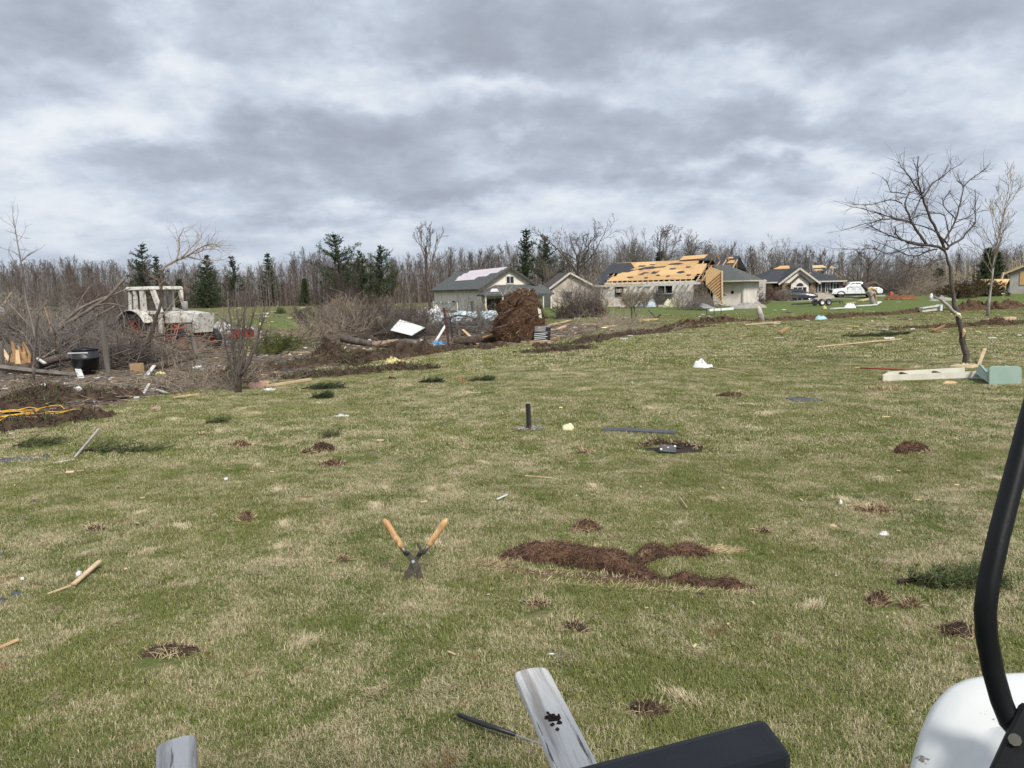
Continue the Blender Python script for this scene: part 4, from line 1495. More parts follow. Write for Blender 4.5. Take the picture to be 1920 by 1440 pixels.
    tatter([(4.4, 4.6), (5.0, 4.55), (5.1, 4.75), (4.5, 4.8)])
    for (x_, s_, a_) in ((2.9, 1.5, .5), (3.6, 3.4, .35), (7.2, 3.3, .5), (7.4, 1.5, .3), (5.0, 1.25, .3), (8.9, 3.6, .4), (3.2, 4.3, .6), (9.6, 1.6, .35)):
        tatter([(x_, s_), (x_ + a_ * .9, s_ - .08), (x_ + a_ * 1.5, s_ + .12), (x_ + a_ * 1.1, s_ + .3), (x_ + a_ * .5, s_ + .24), (x_ + .05, s_ + .34)])
    # back slope and gable end
    b = M()
    slab(b, [(-.5, D / 2, hr + .1), (Lm + .6, D / 2, hr + .1), (Lm + .6, D + .5, he - slope * .5 + .1), (-.5, D + .5, he - slope * .5 + .1)], .12)
    part(b, 'roof', 'shingle_dark', r)
    ge = M().prism([(0, 0, he), (0, D, he), (0, D / 2, hr)], (0, 0, 0), (.12, 0, 0))
    part(ge, 'gable', 'siding_beige', r)
    # eave board and gutter, bent
    part(M().beam((-.6, -o - .03, he - slope * o - .05), (Lm * .5, -o - .03, he - slope * o - .1), .04, .2), 'fascia', 'cream_trim', r)
    part(M().beam((Lm * .5, -o - .03, he - slope * o - .1), (Lm + .9, -o - .06, he - slope * o + .02), .04, .24), 'fascia', 'white_trim', r)
    # wing roof: hipped, whole
    xw0, xw1 = Lm + 1.3, Lh + .55
    wing = M()
    yb = 6.4
    xr = Lh - 2.4
    zr = he + 1.55
    e = he - .15
    wing.add([(xw0, -.6, e), (xw1, -.6, e), (xw1, yb, e), (xw0, yb, e), (xw0, 2.9, zr), (xr, 2.9, zr)],
             [(0, 1, 5, 4), (1, 2, 5), (2, 3, 4, 5), (3, 2, 1, 0)])
    wo = part(wing, 'wing_roof', 'shingle_grey', r)
    up = M()
    slab(up, [(Lm + 1.2, 3.2, zr + .02), (xr + .4, 3.2, zr + .02), (xr + .4, 5.3, zr + 1.0), (Lm + .6, 5.3, zr + 1.0)], .1)
    slab(up, [(Lm + .6, 5.32, zr + 1.0), (xr + .4, 5.32, zr + 1.0), (xr + .4, 8.4, zr - .5), (Lm + .6, 8.4, zr - .5)], .1)
    part(up, 'upper_roof', 'shingle_dark', r)
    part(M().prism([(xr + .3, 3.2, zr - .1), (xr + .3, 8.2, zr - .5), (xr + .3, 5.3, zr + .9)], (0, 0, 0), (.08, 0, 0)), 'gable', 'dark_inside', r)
    for (xa, xb, s_, t_) in ((.35, .75, .72, .9), (.55, .97, .18, .5)):
        x0_, x1_ = Lm + 1.2 + (xr - Lm - .8) * xa, Lm + 1.2 + (xr - Lm - .8) * xb
        q = M()
        f = lambda x_, k_: (x_, 3.2 + 2.1 * k_, zr + .02 + .98 * k_ + .03)
        slab(q, [f(x0_, s_), f(x1_, s_), f(x1_ - .1, t_), f(x0_ + .2, t_)], .015)
        part(q, 'sheathing_board', 'osb', wo)
    gt = M()
    gt.beam((xw0 + 1.0, -.66, e + .0), (xw1 + .06, -.66, e + .0), .12, .13)
    gt.beam((xw1 + .06, -.66, e), (xw1 + .06, yb, e), .12, .13)
    part(gt, 'gutter', 'cream_trim', wo)
    ds = M()
    ds.beam((Lh - .1, -.1, e - .1), (Lh - .1, -.1, z0 + .3), .08, .06)
    part(ds, 'downpipe', 'cream_trim', r)
    part(M().tube([(Lh - 1.2, -.02, 1.35), (Lh - 1.2, .06, 1.35)], .16, 12), 'wall_hole', 'dark_inside', r)
    for (x, z) in ((Lm + 2.7, 1.9), (Lm + 3.1, 1.15), (Lm + 2.7, .1)):
        part(M().box((x, -.012, z), (.45, .02, .1), rot=Matrix.Rotation(.4, 3, 'Y')), 'wall_scar', 'shingle_brown', r)
    # the low gable at the near end of the long wall (garage), seen end on
    return r


def house_garage():
    Y = 86
    a = P(1034, 542, Y)
    base = ground(a.x, a.y)
    r = thing('garage', 'small gable ended garage half hidden by a pale fallen bush', 'garage', base, R(8))
    Wd, D = 5.0, 6.0
    he, hr, z0 = 2.3 - base.z, 3.85 - base.z, -.8
    w = M().prism([(0, 0, z0), (Wd, 0, z0), (Wd, 0, he), (Wd * .42, 0, hr), (0, 0, he)], (0, 0, 0), (0, D, 0))
    part(w, 'wall', 'siding_tan', r)
    for x0, x1 in ((-.35, Wd * .42), (Wd + .35, Wd * .42)):
        z = he - .2
        g = slab(M(), [(x0, -.4, z + .08), (x1, -.4, hr + .1), (x1, D + .4, hr + .1), (x0, D + .4, z + .08)], .12)
        ro = part(g, 'roof', 'shingle_brown', r)
        part(M().beam((x0, -.43, z), (x1, -.43, hr), .05, .2), 'bargeboard', 'cream_trim', ro)
    part(M().box((2.0, -.02, 1.3), (.8, .06, .7)), 'window', 'glass_dark', r)
    # rubble of the shed roof between garage and house: tangle of rust brown
    return r


# ------------------------------------------------------------------ the stone trimmed house
def house_stone():
    Y = 94
    A = P(1462, 535, Y)
    base = ground(A.x, A.y)
    r = thing('stone_trimmed_house', 'beige bungalow with dark hip roof, arched window gable and stone corners', 'house', base, R(-4))
    Lh = (1578 - 1462) / 1400 * Y
    z0 = -.8
    he = P(1520, 527, Y).z - base.z
    zr = P(1500, 497.5, Y + 4).z - base.z
    D = 9.0
    w = M()
    w.box((Lh / 2, D / 2, (z0 + he) / 2), (Lh - .6, D, he - z0))
    part(w, 'wall', 'siding_tan', r)
    x0, x1 = -3.2, Lh + .1
    roof = M()
    roof.add([(x0, -.6, he), (x1, -.6, he), (x1, D + .6, he), (x0, D + .6, he), (x0 + 4.6, D / 2, zr), (x1 - 5.0, D / 2, zr)], [(0, 1, 5, 4), (1, 2, 5), (2, 3, 4, 5), (3, 0, 4)])
    roof.box(((x0 + x1) / 2, D / 2, he - .075), (x1 - x0, D + 1.2, .146))
    ro = part(roof, 'roof', 'shingle_dark', r)
    part(M().beam((x0, -.64, he - .08), (x1 + .04, -.64, he - .08), .06, .16), 'fascia', 'cream_trim', ro)
    part(M().beam((x1 + .04, -.64, he - .08), (x1 + .04, D + .6, he - .08), .06, .16), 'fascia', 'cream_trim', ro)
    def front(x, k, dz=.03):
        """point of the front roof slope, k 0 eave .. 1 ridge"""
        return (x, -.6 + (D / 2 + .6) * k, he + (zr - he) * k + dz)
    def lefts(y, k, dz=.05):
        return (x0 + 4.6 * k, y, he + (zr - he) * k + dz)
    for (a, b, k0, k1) in ((5.1, 6.9, .80, .97), (5.0, 6.2, .62, .72), (7.2, 8.0, .74, .88), (1.45, 2.0, .42, .5), (4.0, 4.5, .45, .5)):
        q = M()
        slab(q, [front(a, k0), front(b, k0 + .02), front(b - .3, k1), front(a + .2, k1 - .01)], .015)
        part(q, 'sheathing_board', 'osb', ro)
    q = slab(M(), [front(.1, .78), front(2.2, .8), front(2.4, .99), front(1.3, .99)], .015)
    part(q, 'sheathing_board', 'osb', ro)
    for (x, k) in ((7.3, .62), (6.8, .38)):
        part(M().tube([front(x, k, 0), np.array(front(x, k, 0)) + (0, 0, .35)], .07, 8), 'vent_pipe', 'white_trim', ro)
    # projecting gable
    gx0, gx1, gy = -.1, 3.8, -1.5
    zg = he + 1.55
    part(M().box(((gx0 + gx1) / 2, gy / 2 + .0, (z0 + he) / 2), (gx1 - gx0, -gy - .01, he - z0 - .15)), 'bay_wall', 'stone', r)
    gcx = (gx0 + gx1) / 2
    part(M().prism([(gx0 - .2, gy, he - .16), (gx1 + .2, gy, he - .16), (gcx, gy, zg)], (0, 0, 0), (0, 3.4, 0)), 'gable', 'siding_cream', r)
    for sx, xe in ((-1, gx0 - .55), (1, gx1 + .55)):
        g = slab(M(), [(xe, gy - .35, he - .32 + .1), (gcx, gy - .35, zg + .1), (gcx, gy + 4.2, zg + .1), (xe, gy + 4.2, he - .32 + .1)], .12)
        gr = part(g, 'gable_roof', 'shingle_dark', r)
        part(M().beam((xe, gy - .38, he - .34), (gcx, gy - .38, zg), .06, .22), 'bargeboard', 'cream_trim', gr)
    # the inner bay with the arched window
    bx0, bx1, by = .85, 2.95, gy - .35
    zb = he + .75
    bc = (bx0 + bx1) / 2
    part(M().prism([(bx0, by, z0), (bx1, by, z0), (bx1, by, he - .12), (bc, by, zb), (bx0, by, he - .12)], (0, 0, 0), (0, .345, 0)), 'bay_front', 'siding_cream', r)
    for xe in (bx0 - .4, bx1 + .4):
        g = slab(M(), [(xe, by - .3, he - .42), (bc, by - .3, zb + .1), (bc, by + .3, zb + .1), (xe, by + .3, he - .42)], .09)
        part(g, 'bay_roof', 'shingle_brown', r)
    f = frame_window(r, (bc, by, .75), 1.7, 1.75, (1, 0, 0), (0, -1, 0), 3, t=.1)
    arch = [(bc + .42 * math.cos(a), by - .02, 1.68 + .38 * math.sin(a)) for a in np.linspace(0, PI, 10)]
    part(M().prism(arch, (0, 0, 0), (0, -.03, 0)), 'arched_pane', 'glass_dark', r)
    for (x, ww, hh) in ((4.55, .45, 1.15), (5.55, .6, 1.2), (6.55, .8, 1.2)):
        frame_window(r, (x + .3, 0, he - .85), ww, hh, (1, 0, 0), (0, -1, 0), 2 if ww > .56 else 1, t=.07)
        for s_ in (-1, 1):
            part(M().box((x + .3 + s_ * (ww / 2 + .13), -.02, he - .85), (.2, .05, hh)), 'shutter', 'shingle_brown', r)
    part(M().box((Lh - .35, -.06, (z0 + he) / 2 - .08), (.45, .16, he - z0 - .2)), 'stone_corner', 'stone', r)
    # left low part set back, doors
    lw = M().box((-1.9, D / 2 + .6, (z0 + he) / 2 - .1), (3.0, D - 1.6, he - z0 - .25))
    part(lw, 'wing_wall', 'siding_cream', r)
    for x in (-2.7, -1.3):
        part(M().box((x, 1.28, .55), (.85, .06, 1.7)), 'garage_door', 'shingle_brown', r)
    return r


def house_grey():
    """house at the edge of the picture, its gable towards us"""
    Y = 84
    A = P(1893, 540, Y)
    base = ground(A.x, A.y)
    r = thing('grey_house', 'grey walled house with a torn eave half out of view beside the fallen sheathing', 'house', base, R(-37))
    he = P(1893, 509, Y).z - base.z
    z0, D, Wd = -.8, 9, 10
    hr = he + 2.3
    w = M().prism([(0, 0, z0), (Wd, 0, z0), (Wd, 0, he), (Wd / 2, 0, hr), (0, 0, he)], (0, 0, 0), (0, D, 0))
    part(w, 'wall', 'siding_grey', r)
    for x0 in (-.6, Wd + .6):
        z = he - .25
        g = slab(M(), [(x0, -.4, z + .1), (Wd / 2, -.4, hr + .1), (Wd / 2, D + .4, hr + .1), (x0, D + .4, z + .1)], .14)
        ro = part(g, 'roof', 'shingle_brown', r)
        part(M().beam((x0, -.43, z), (Wd / 2, -.43, hr), .05, .22), 'bargeboard', 'lumber', ro)
    part(M().box((1.7, -.03, 1.7), (1.6, .06, 1.5)), 'panel', 'osb', r)
    return r


def sheathing_wreck():
    """the peeled piece of roof standing on its corner against the house: boards with the rafters on them"""
    Y = 75.2
    q = [(1324, 510), (1331, 499.5), (1354, 508), (1356.5, 571), (1337, 551), (1324, 535)]
    dep = [1.6, 1.3, .0, -1.4, -.6, .9]
    base = ground(P(1355, 571, Y - 1.4).x, Y - 1.4)
    r = thing('roof_section', 'torn roof section of yellow sheathing and rafters hanging against the stripped house', 'roof section', base)
    pts = [np.array(P(px, py, Y + d) - base) for (px, py), d in zip(q, dep)]
    # best plane
    c = np.mean(pts, axis=0)
    _, _, vt = np.linalg.svd(np.array(pts) - c)
    n = vt[2] if vt[2][1] < 0 else -vt[2]
    pts = [p - n * np.dot(p - c, n) for p in pts]
    g = M().prism(pts, (0, 0, 0), -n * .02)
    part(g, 'sheathing', 'osb', r)
    e = unit(pts[2] - pts[5])            # rafters run slanting
    d2 = unit(pts[3] - pts[2])
    def clip(o_, dr):
        ts = []
        k = len(pts)
        for i in range(k):
            a, b = pts[i], pts[(i + 1) % k]
            m_ = np.array([dr, a - b]).T
            s_, *_ = np.linalg.lstsq(m_, a - o_, rcond=None)
            if 0 <= s_[1] <= 1 and np.linalg.norm(o_ + dr * s_[0] - (a + (b - a) * s_[1])) < .05:
                ts.append(s_[0])
        return (min(ts), max(ts)) if len(ts) > 1 else None
    rd = unit(np.array(pts[2]) * .55 + np.array(pts[1]) * .0 + np.array(pts[3]) * .0 - np.array(pts[5]) * .55)
    for k in np.arange(.05, 1.0, .098):
        o_ = pts[2] + (pts[3] - pts[2]) * k - n * 0
        t_ = clip(o_ - (pts[2] - pts[5]) * .001, rd)
        if t_ and t_[1] - t_[0] > .3:
            a, b = o_ + rd * t_[0] + n * .05, o_ + rd * t_[1] + n * .05
            part(M().beam(a, b, .06, .10, up=n), 'rafter', 'lumber_red', r)
    for i in (2, 3, 5):
        a, b = pts[i] + n * .04, pts[(i + 1) % 6] + n * .04
        if i != 5:
            part(M().beam(a, b, .12, .12, up=n), 'edge_board', 'lumber', r)
    return r


def fallen_sheathing():
    Y = 80
    base = ground(P(1866, 546, Y).x, Y)
    r = thing('roof_section', 'tilted piece of yellow roof sheathing between the rounded bush and the grey house', 'roof section', base)
    q = [(1841, 523.5, 2.4), (1894, 523, 2.4), (1882, 541, -.2), (1858, 541, -.2)]
    pts = [np.array(P(px, py, Y + d) - base) for px, py, d in q]
    k = 4
    for i in range(k):
        a, b = i / k, (i + 1) / k - .006
        l = lambda p_, q_, t_: p_ + (q_ - p_) * t_
        g = slab(M(), [l(pts[0], pts[1], a), l(pts[0], pts[1], b), l(pts[3], pts[2], b), l(pts[3], pts[2], a)], .03)
        part(g, 'sheathing_board', 'osb', r)
    part(M().beam(pts[0] + (0, .1, -1.9), pts[0] + (0, .1, 0), .09, .09), 'prop', 'lumber', r)
    part(M().beam(pts[1] + (-.4, .1, -1.9), pts[1] + (-.4, .1, 0), .09, .09), 'prop', 'lumber', r)
    part(M().beam(pts[1] + (-.9, .05, 0), pts[1] + (-.75, .05, .75), .25, .12), 'post_stub', 'lumber', r)


def driveway():
    g = M()
    l1 = [(1395, 570), (1440, 568), (1480, 566), (1540, 563), (1600, 560), (1660, 558)]
    pts = []
    for px, py in l1:
        a = at(px, py)
        for k in range(4):
            y = a.y + k * 1.5
            x = a.x + k * 1.5 * a.x / a.y
            pts.append((x, y, H(x, y) + .03))
    g.grid(pts, len(l1), 4)
    tag(g.build('driveway', MATS['gravel_grey']), None, None, kind='structure')


house_gabled()
house_stripped()
house_garage()
house_stone()
house_grey()
sheathing_wreck()
fallen_sheathing()
driveway()
# ------------------------------------------------------------------ small shapes on the ground
mk('wood_weathered', (.74, .72, .69), (.36, .33, .30), 26, .85, .8, 60, stretch=(1, .06, 1), c3=(.15, .11, .085), c3scale=34, c3at=(.60, .66), contrast=(.42, .66))
mk('cart_white', (.74, .75, .73), (.67, .68, .67), 2.5, .38, .04, 30, c3=(.24, .20, .17), c3scale=30, c3at=(.665, .70), coat=.1)
mk('cart_black', (.006, .0065, .0075), (.010, .0105, .012), 6, .48, .12, 90, spec=.25)
mk('pad_black', (.036, .039, .045), (.052, .056, .064), 3, .6, .25, 120, spec=.3)
mk('handle_wood', (.60, .38, .18), (.38, .20, .075), 22, .5, .2, 60, stretch=(1, 1, .25), c3=(.70, .52, .30), c3scale=18, c3at=(.58, .68))
mk('steel_worn', (.20, .185, .165), (.12, .105, .09), 14, .5, .3, 60, metal=.7, c3=(.20, .11, .06), c3scale=9, c3at=(.52, .68))
mk('steel_bright', (.42, .42, .42), None, rough=.35, metal=.9)
mk('paint_black', (.020, .020, .022), (.034, .033, .033), 10, .6, .3, 50)
mk('cardboard', (.42, .28, .155), (.36, .235, .125), 3, .8)
mk('sage_green', (.30, .40, .34), (.26, .355, .30), 2.5, .5, .1, 60)
mk('sage_inside', (.20, .27, .24), (.16, .22, .19), 4, .6)
mk('cream_paint', (.68, .65, .54), (.58, .55, .45), 4, .55)
mk('red_paint', (.42, .075, .045), (.32, .06, .04), 6, .5)
mk('orange_rust', (.36, .13, .06), (.24, .08, .04), 6, .7)
mk('yellow_cord', (.78, .44, .035), (.66, .34, .03), 3, .5)
mk('blue_tarp', (.10, .28, .52), (.07, .20, .40), 3, .5)
mk('tarp_pale', (.52, .60, .64), (.40, .48, .53), 1.5, .4, .4, 6)
mk('white_cloth', (.78, .78, .78), (.66, .67, .69), 3, .6, .6, 12)
mk('grey_slate', (.085, .088, .098), (.060, .062, .070), 5, .7, .4, 30)
mk('cyan_sheet', (.38, .58, .62), (.30, .48, .52), 2, .5)


mk('soil_pit_shade', (.022, .015, .011), (.045, .03, .021), 9, .95, 1.0, 26)  # soil colour blackened to paint in the shade of a pit


def onz(px, py, z):
    d = ray(px, py)
    return EYE + d * ((z - EYE.z) / d.z)


def mound(g, c, rx, ry, h, rg, nr=4, na=14, rough=.22, an=0.0, sink=.03, power=.8):
    """low heap: rings from rim to top, uneven"""
    c = np.array(c, float)
    vs = []
    ph = rg.uniform(0, 6.28, 3)
    for i in range(nr + 1):
        k = 1 - i / nr
        for j in range(na):
            a = 2 * PI * j / na
            w = 1 + .18 * math.sin(2 * a + ph[0]) + .12 * math.sin(3 * a + ph[1]) + rg.normal(0, .07)
            x, y = rx * k * w * math.cos(a), ry * k * w * math.sin(a)
            xx, yy = x * math.cos(an) - y * math.sin(an), x * math.sin(an) + y * math.cos(an)
            z = h * (1 - k ** 2) ** power * (1 + rg.normal(0, rough)) if i else -sink
            wx, wy = c[0] + xx, c[1] + yy
            vs.append((wx, wy, c[2] + z))
    fs = []
    for i in range(nr):
        for j in range(na):
            j2 = (j + 1) % na
            fs.append((i * na + j, i * na + j2, (i + 1) * na + j2, (i + 1) * na + j))
    fs.append(tuple(nr * na + j for j in range(na)))
    return g.add(vs, fs)


def resample(pts, step):
    p = np.array(pts, float)
    L = np.concatenate([[0], np.cumsum(np.linalg.norm(np.diff(p[:, :2], axis=0), axis=1))])
    n = max(3, int(L[-1] / step) + 1)
    s_ = np.linspace(0, L[-1], n)
    return np.stack([np.interp(s_, L, p[:, k]) for k in range(p.shape[1])], 1), s_ / max(L[-1], 1e-6)


def ridge(g, pts, w, h, rg, nc=7, rough=.3, o=(0, 0, 0), step=None, over=0.0, jit=1.0):
    """bank of soil along ground points; w, h half width and height (numbers or lists along it)"""
    p, f = resample(pts, step or (np.mean(w) * .6))
    n = len(p)
    W_ = np.interp(f, np.linspace(0, 1, np.size(w)), np.atleast_1d(w))
    H_ = np.interp(f, np.linspace(0, 1, np.size(h)), np.atleast_1d(h))
    t = np.gradient(p[:, :2], axis=0)
    t /= (np.linalg.norm(t, axis=1, keepdims=True) + 1e-9)
    sd = np.stack([-t[:, 1], t[:, 0]], 1)
    vs = []
    for i in range(n):
        e = min(1.0, 4 * f[i] + .25, 4 * (1 - f[i]) + .25)
        ww, hh = W_[i] * (.6 + .4 * e) * (1 + rg.normal(0, .15) * jit), H_[i] * e * (1 + rg.normal(0, .2) * jit)
        for j in range(nc):
            s_ = -1 + 2 * j / (nc - 1)
            off = ww * s_ * (1 + rg.normal(0, .08)) + over * hh * (1 - s_ * s_)
            x, y = p[i, 0] + sd[i, 0] * off, p[i, 1] + sd[i, 1] * off
            z = hh * (1 - s_ * s_) ** .65 * (1 + rg.normal(0, rough)) - (.05 if abs(s_) == 1 else 0)
            vs.append((x - o[0], y - o[1], H(x, y) + z - o[2]))
    return g.grid(np.array(vs), n, nc)


def fur(src, n, L, w, rg, up=.5, along=None):
    """n thin fibres standing off the faces of a mesh builder"""
    vs = np.vstack(src.v)
    tri = np.concatenate([f[:, [0, 1, 2]] for f in src.F] + [f[:, [0, 2, 3]] for f in src.F if f.shape[1] == 4])
    a, b, c = vs[tri[:, 0]], vs[tri[:, 1]], vs[tri[:, 2]]
    nn = np.cross(b - a, c - a)
    ar = np.linalg.norm(nn, axis=1)
    pk = rg.choice(len(tri), n, p=ar / ar.sum())
    r1, r2 = np.sqrt(rg.uniform(0, 1, n))[:, None], rg.uniform(0, 1, n)[:, None]
    q = a[pk] * (1 - r1) + b[pk] * r1 * (1 - r2) + c[pk] * r1 * r2
    nv = nn[pk] / (ar[pk][:, None] + 1e-12)
    nv *= np.sign(nv[:, 2:3] + 1e-9)
    d = nv * up + rg.normal(0, .55, (n, 3))
    if along is not None:
        d = d + np.array(along)
    d /= np.linalg.norm(d, axis=1, keepdims=True)
    sd = np.cross(d, rg.normal(0, 1, (n, 3)))
    sd /= np.linalg.norm(sd, axis=1, keepdims=True)
    ln = (L * rg.uniform(.4, 1.2, n))[:, None]
    mid = q + d * ln * .55
    end = mid + (d + np.array((0, 0, -.35))) * ln * .45
    g = M()
    vv = np.stack([q - sd * w / 2, q + sd * w / 2, mid + sd * w * .4, mid - sd * w * .4, end], 1).reshape(-1, 3)
    k = 5 * np.arange(n)[:, None]
    g.add(vv, k + np.array([[0, 1, 2, 3]]))
    g.F.append(k + np.array([[3, 2, 4]]))
    return g


def clod(name, label, px, py, w, d, h, seed, soil='soil_red', fib='root_fibre', nf=500, straw=200, group=None, L=.05, cat='turf clod', bare_=True, an=0.0):
    """torn piece of turf: soil, roots standing out of it, straw round it. w, d in metres"""
    rg = np.random.default_rng(seed)
    c = at(px, py)
    r = thing(name, label, cat, c, 0, group)
    g = M()
    mound(g, (0, 0, 0), w / 2, d / 2, h, rg, 4, 14, an=an)
    fw = max(.0035, .0009 * c.y)
    part(g, 'soil', soil, r, smooth=True)
    if nf:
        f = fur(g, nf, L, fw, rg)
        tag(part(f, 'roots', fib, r), None, None, kind='stuff')
    if straw:
        s_ = M()
        mound(s_, (0, 0, -.005), w * .68, d * .74, .03, rg, 2, 12)
        f = fur(s_, straw * 2, L * 1.8, fw, rg, .25)
        tag(part(f, 'straw', 'straw', r), None, None, kind='stuff')
    if bare_:
        HOLES.append((c.x, c.y, w * .36, d * .36, an))
    return r


def plank(name, label, cat, p1, p2, w, t, mat, z1=0.0, z2=0.0, group=None, bevel=0.0, Y=None):
    """board lying between two pixels of the ground (ends raised by z1, z2)"""
    a, b = at(*p1), at(*p2)
    c = (a + b) / 2
    r = ground(c.x, c.y)
    g = M().beam(a - r + Vector((0, 0, z1 + t / 2 + .012)), b - r + Vector((0, 0, z2 + t / 2 + .012)), w, t)
    o = g.build(name, MATS[mat], None, bevel=bevel, loc=r)
    return tag(o, label, cat, group)


def lump(name, label, cat, px, py, w, d, h, seed, mat, group=None, rough=.22, smooth=True, an=0.0, z=0.0, power=.36):
    rg = np.random.default_rng(seed)
    c = at(px, py)
    g = M()
    mound(g, (0, 0, 0), w / 2, d / 2, h, rg, 5, 16, rough=rough * .8, an=an, power=power)
    o = g.build(name, MATS[mat], None, smooth=smooth, loc=c + Vector((0, 0, z)))
    return tag(o, label, cat, group)


def sheet(name, label, cat, px, py, w, d, seed, mat, an=0.0, crumple=.03, n=7, group=None, z=.02, tilt=(0, 0)):
    """thin sheet lying on the ground, bent and creased, with thickness"""
    rg = np.random.default_rng(seed)
    c = at(px, py)
    pts = []
    zz = rg.normal(0, crumple, (n, n))
    zz = (zz + np.roll(zz, 1, 0) + np.roll(zz, 1, 1)) / 3
    for i in range(n):
        for j in range(n):
            x, y = (i / (n - 1) - .5) * w, (j / (n - 1) - .5) * d
            x, y = x * (1 + rg.normal(0, .04)), y * (1 + rg.normal(0, .04))
            xx, yy = x * math.cos(an) - y * math.sin(an), x * math.sin(an) + y * math.cos(an)
            pts.append((xx, yy, z + abs(zz[i, j]) + max(0, x * tilt[0] + y * tilt[1])))
    g = M().grid(pts, n, n)
    o = g.build(name, MATS[mat], None, smooth=True, loc=c)
    s_ = o.modifiers.new('solid', 'SOLIDIFY')
    s_.thickness = .008
    return tag(o, label, cat, group)


# ------------------------------------------------------------------ the cart we ride on
def golf_cart():
    r = thing('golf_cart', 'golf cart seen from its seat with white body, black strut and padded black armrest', 'golf cart', (0.1, .1, 0))
    o = np.array((.1, .1, 0))
    # white rear body: plate with rolled edge
    c0 = np.array(P(1810, 1330, 1.2))
    n = unit((-.22, -.42, .88))
    def on(px, py):
        d = np.array(ray(px, py))
        e = np.array(EYE)
        return e + d * (np.dot(c0 - e, n) / np.dot(d, n))
    line = [(1640, 1700), (1672, 1560), (1700, 1452), (1713, 1398), (1729, 1345), (1748, 1305), (1773, 1278), (1806, 1262), (1848, 1254), (1900, 1250), (1980, 1250), (2080, 1262), (2180, 1300), (2220, 1420), (2220, 1700)]
    ring = np.array([on(*q) for q in line]) - o
    cen = ring.mean(axis=0)
    # finer outline
    tt = np.linspace(0, len(ring), len(ring) * 4, endpoint=False)
    rc = np.vstack([ring, ring[:1]])
    fine = np.stack([np.interp(tt, np.arange(len(ring) + 1), rc[:, k]) for k in range(3)], 1)
    for _ in range(2):
        fine = (np.roll(fine, 1, 0) + 2 * fine + np.roll(fine, -1, 0)) / 4
    rings = []
    for (ins, dz) in ((-.012, -.26), (-.004, -.10), (0, -.03), (.006, -.010), (.018, .0), (.05, .008), (.12, .014)):
        dirs = cen - fine
        ln = np.linalg.norm(dirs, axis=1, keepdims=True)
        rings.append(fine + dirs / ln * ins + n * dz)
    g = M().loft([list(x) for x in rings], caps=False)
    k = len(fine)
    g.add(np.vstack([rings[-1], cen + n * .016]), [(i, (i + 1) % k, k) for i in range(k)])
    part(g, 'body_panel', 'cart_white', r, smooth=True)
    # strut of black tube
    line = [(2120, 330, 1.36), (2010, 520, 1.33), (1965, 660, 1.28), (1926, 800, 1.22), (1900, 900, 1.18), (1872, 1008, 1.14), (1853, 1095, 1.11), (1847, 1145, 1.10), (1850, 1195, 1.10), (1863, 1262, 1.09), (1878, 1315, 1.08), (1893, 1352, 1.07), (1915, 1378, 1.06), (1950, 1400, 1.04)]
    pts = [np.array((1.0, .40, 2.5)), np.array((1.06, .75, 2.48))] + [np.array(P(*q)) - o for q in line]
    part(M().tube(pts, .0158, 14), 'roof_strut', 'cart_black', r, smooth=True)
    # bracket the strut is bolted to
    a, b = np.array(P(1885, 1475, 1.0)) - o, np.array(P(1948, 1335, 1.06)) - o
    part(M().beam(a, b, .05, .03, up=n), 'bracket', 'cart_black', r, bevel=.008)
    part(M().tube([np.array(P(1903, 1387, 1.035)) - o, np.array(P(1903, 1387, 1.022)) - o], .009, 8), 'bolt', 'steel_worn', r)
    # padded armrest
    a, b = np.array(P(985, 1535, 1.0)) - o, np.array(P(1458, 1404, 1.10)) - o
    ar = M().beam(a, b, .082, .06, up=unit((.0, -.25, 1)))
    part(ar, 'armrest', 'pad_black', r, bevel=.013)
    part(M().beam(np.array(P(1420, 1440, 1.07)) - o, np.array(P(1520, 1700, 1.0)) - o, .05, .03), 'armrest_bracket', 'cart_black', r)
    # unseen canopy on the strut, added to shade panel, boards and armrest
    part(M().box((.0, -.55, 2.52), (2.1, 2.1, .05)), 'roof', 'cart_white', r, bevel=.02)
    for x, y in ((-.98, .42), (-.98, -1.45), (.98, -1.45)):
        part(M().tube([(x, y, .8), (x, y, 2.5)], .0175, 10), 'roof_strut', 'cart_black', r, smooth=True)
    # bed, chassis and wheels (below the frame)
    part(M().box((-.25 - .1, .12, .885), (1.5, 2.4, .05)), 'bed', 'cart_black', r)
    part(M().box((-.1, -.1, .60), (1.25, 2.2, .5)), 'chassis', 'cart_white', r, bevel=.05)
    for x in (-.62, .52):
        for y in (-.9, .78):
            w = M().lathe([(0, -.09), (.14, -.09), (.215, -.07), (.235, 0), (.215, .07), (.14, .09), (0, .09)], 20, 'X', (x, y, .235 + H(x + .1, y + .1)))
            part(w, 'wheel', 'rubber', r, smooth=True)
    part(M().beam((-.2, -.6, .9), np.array(a) + (0, 0, -.02), .04, .04), 'armrest_post', 'cart_black', r)


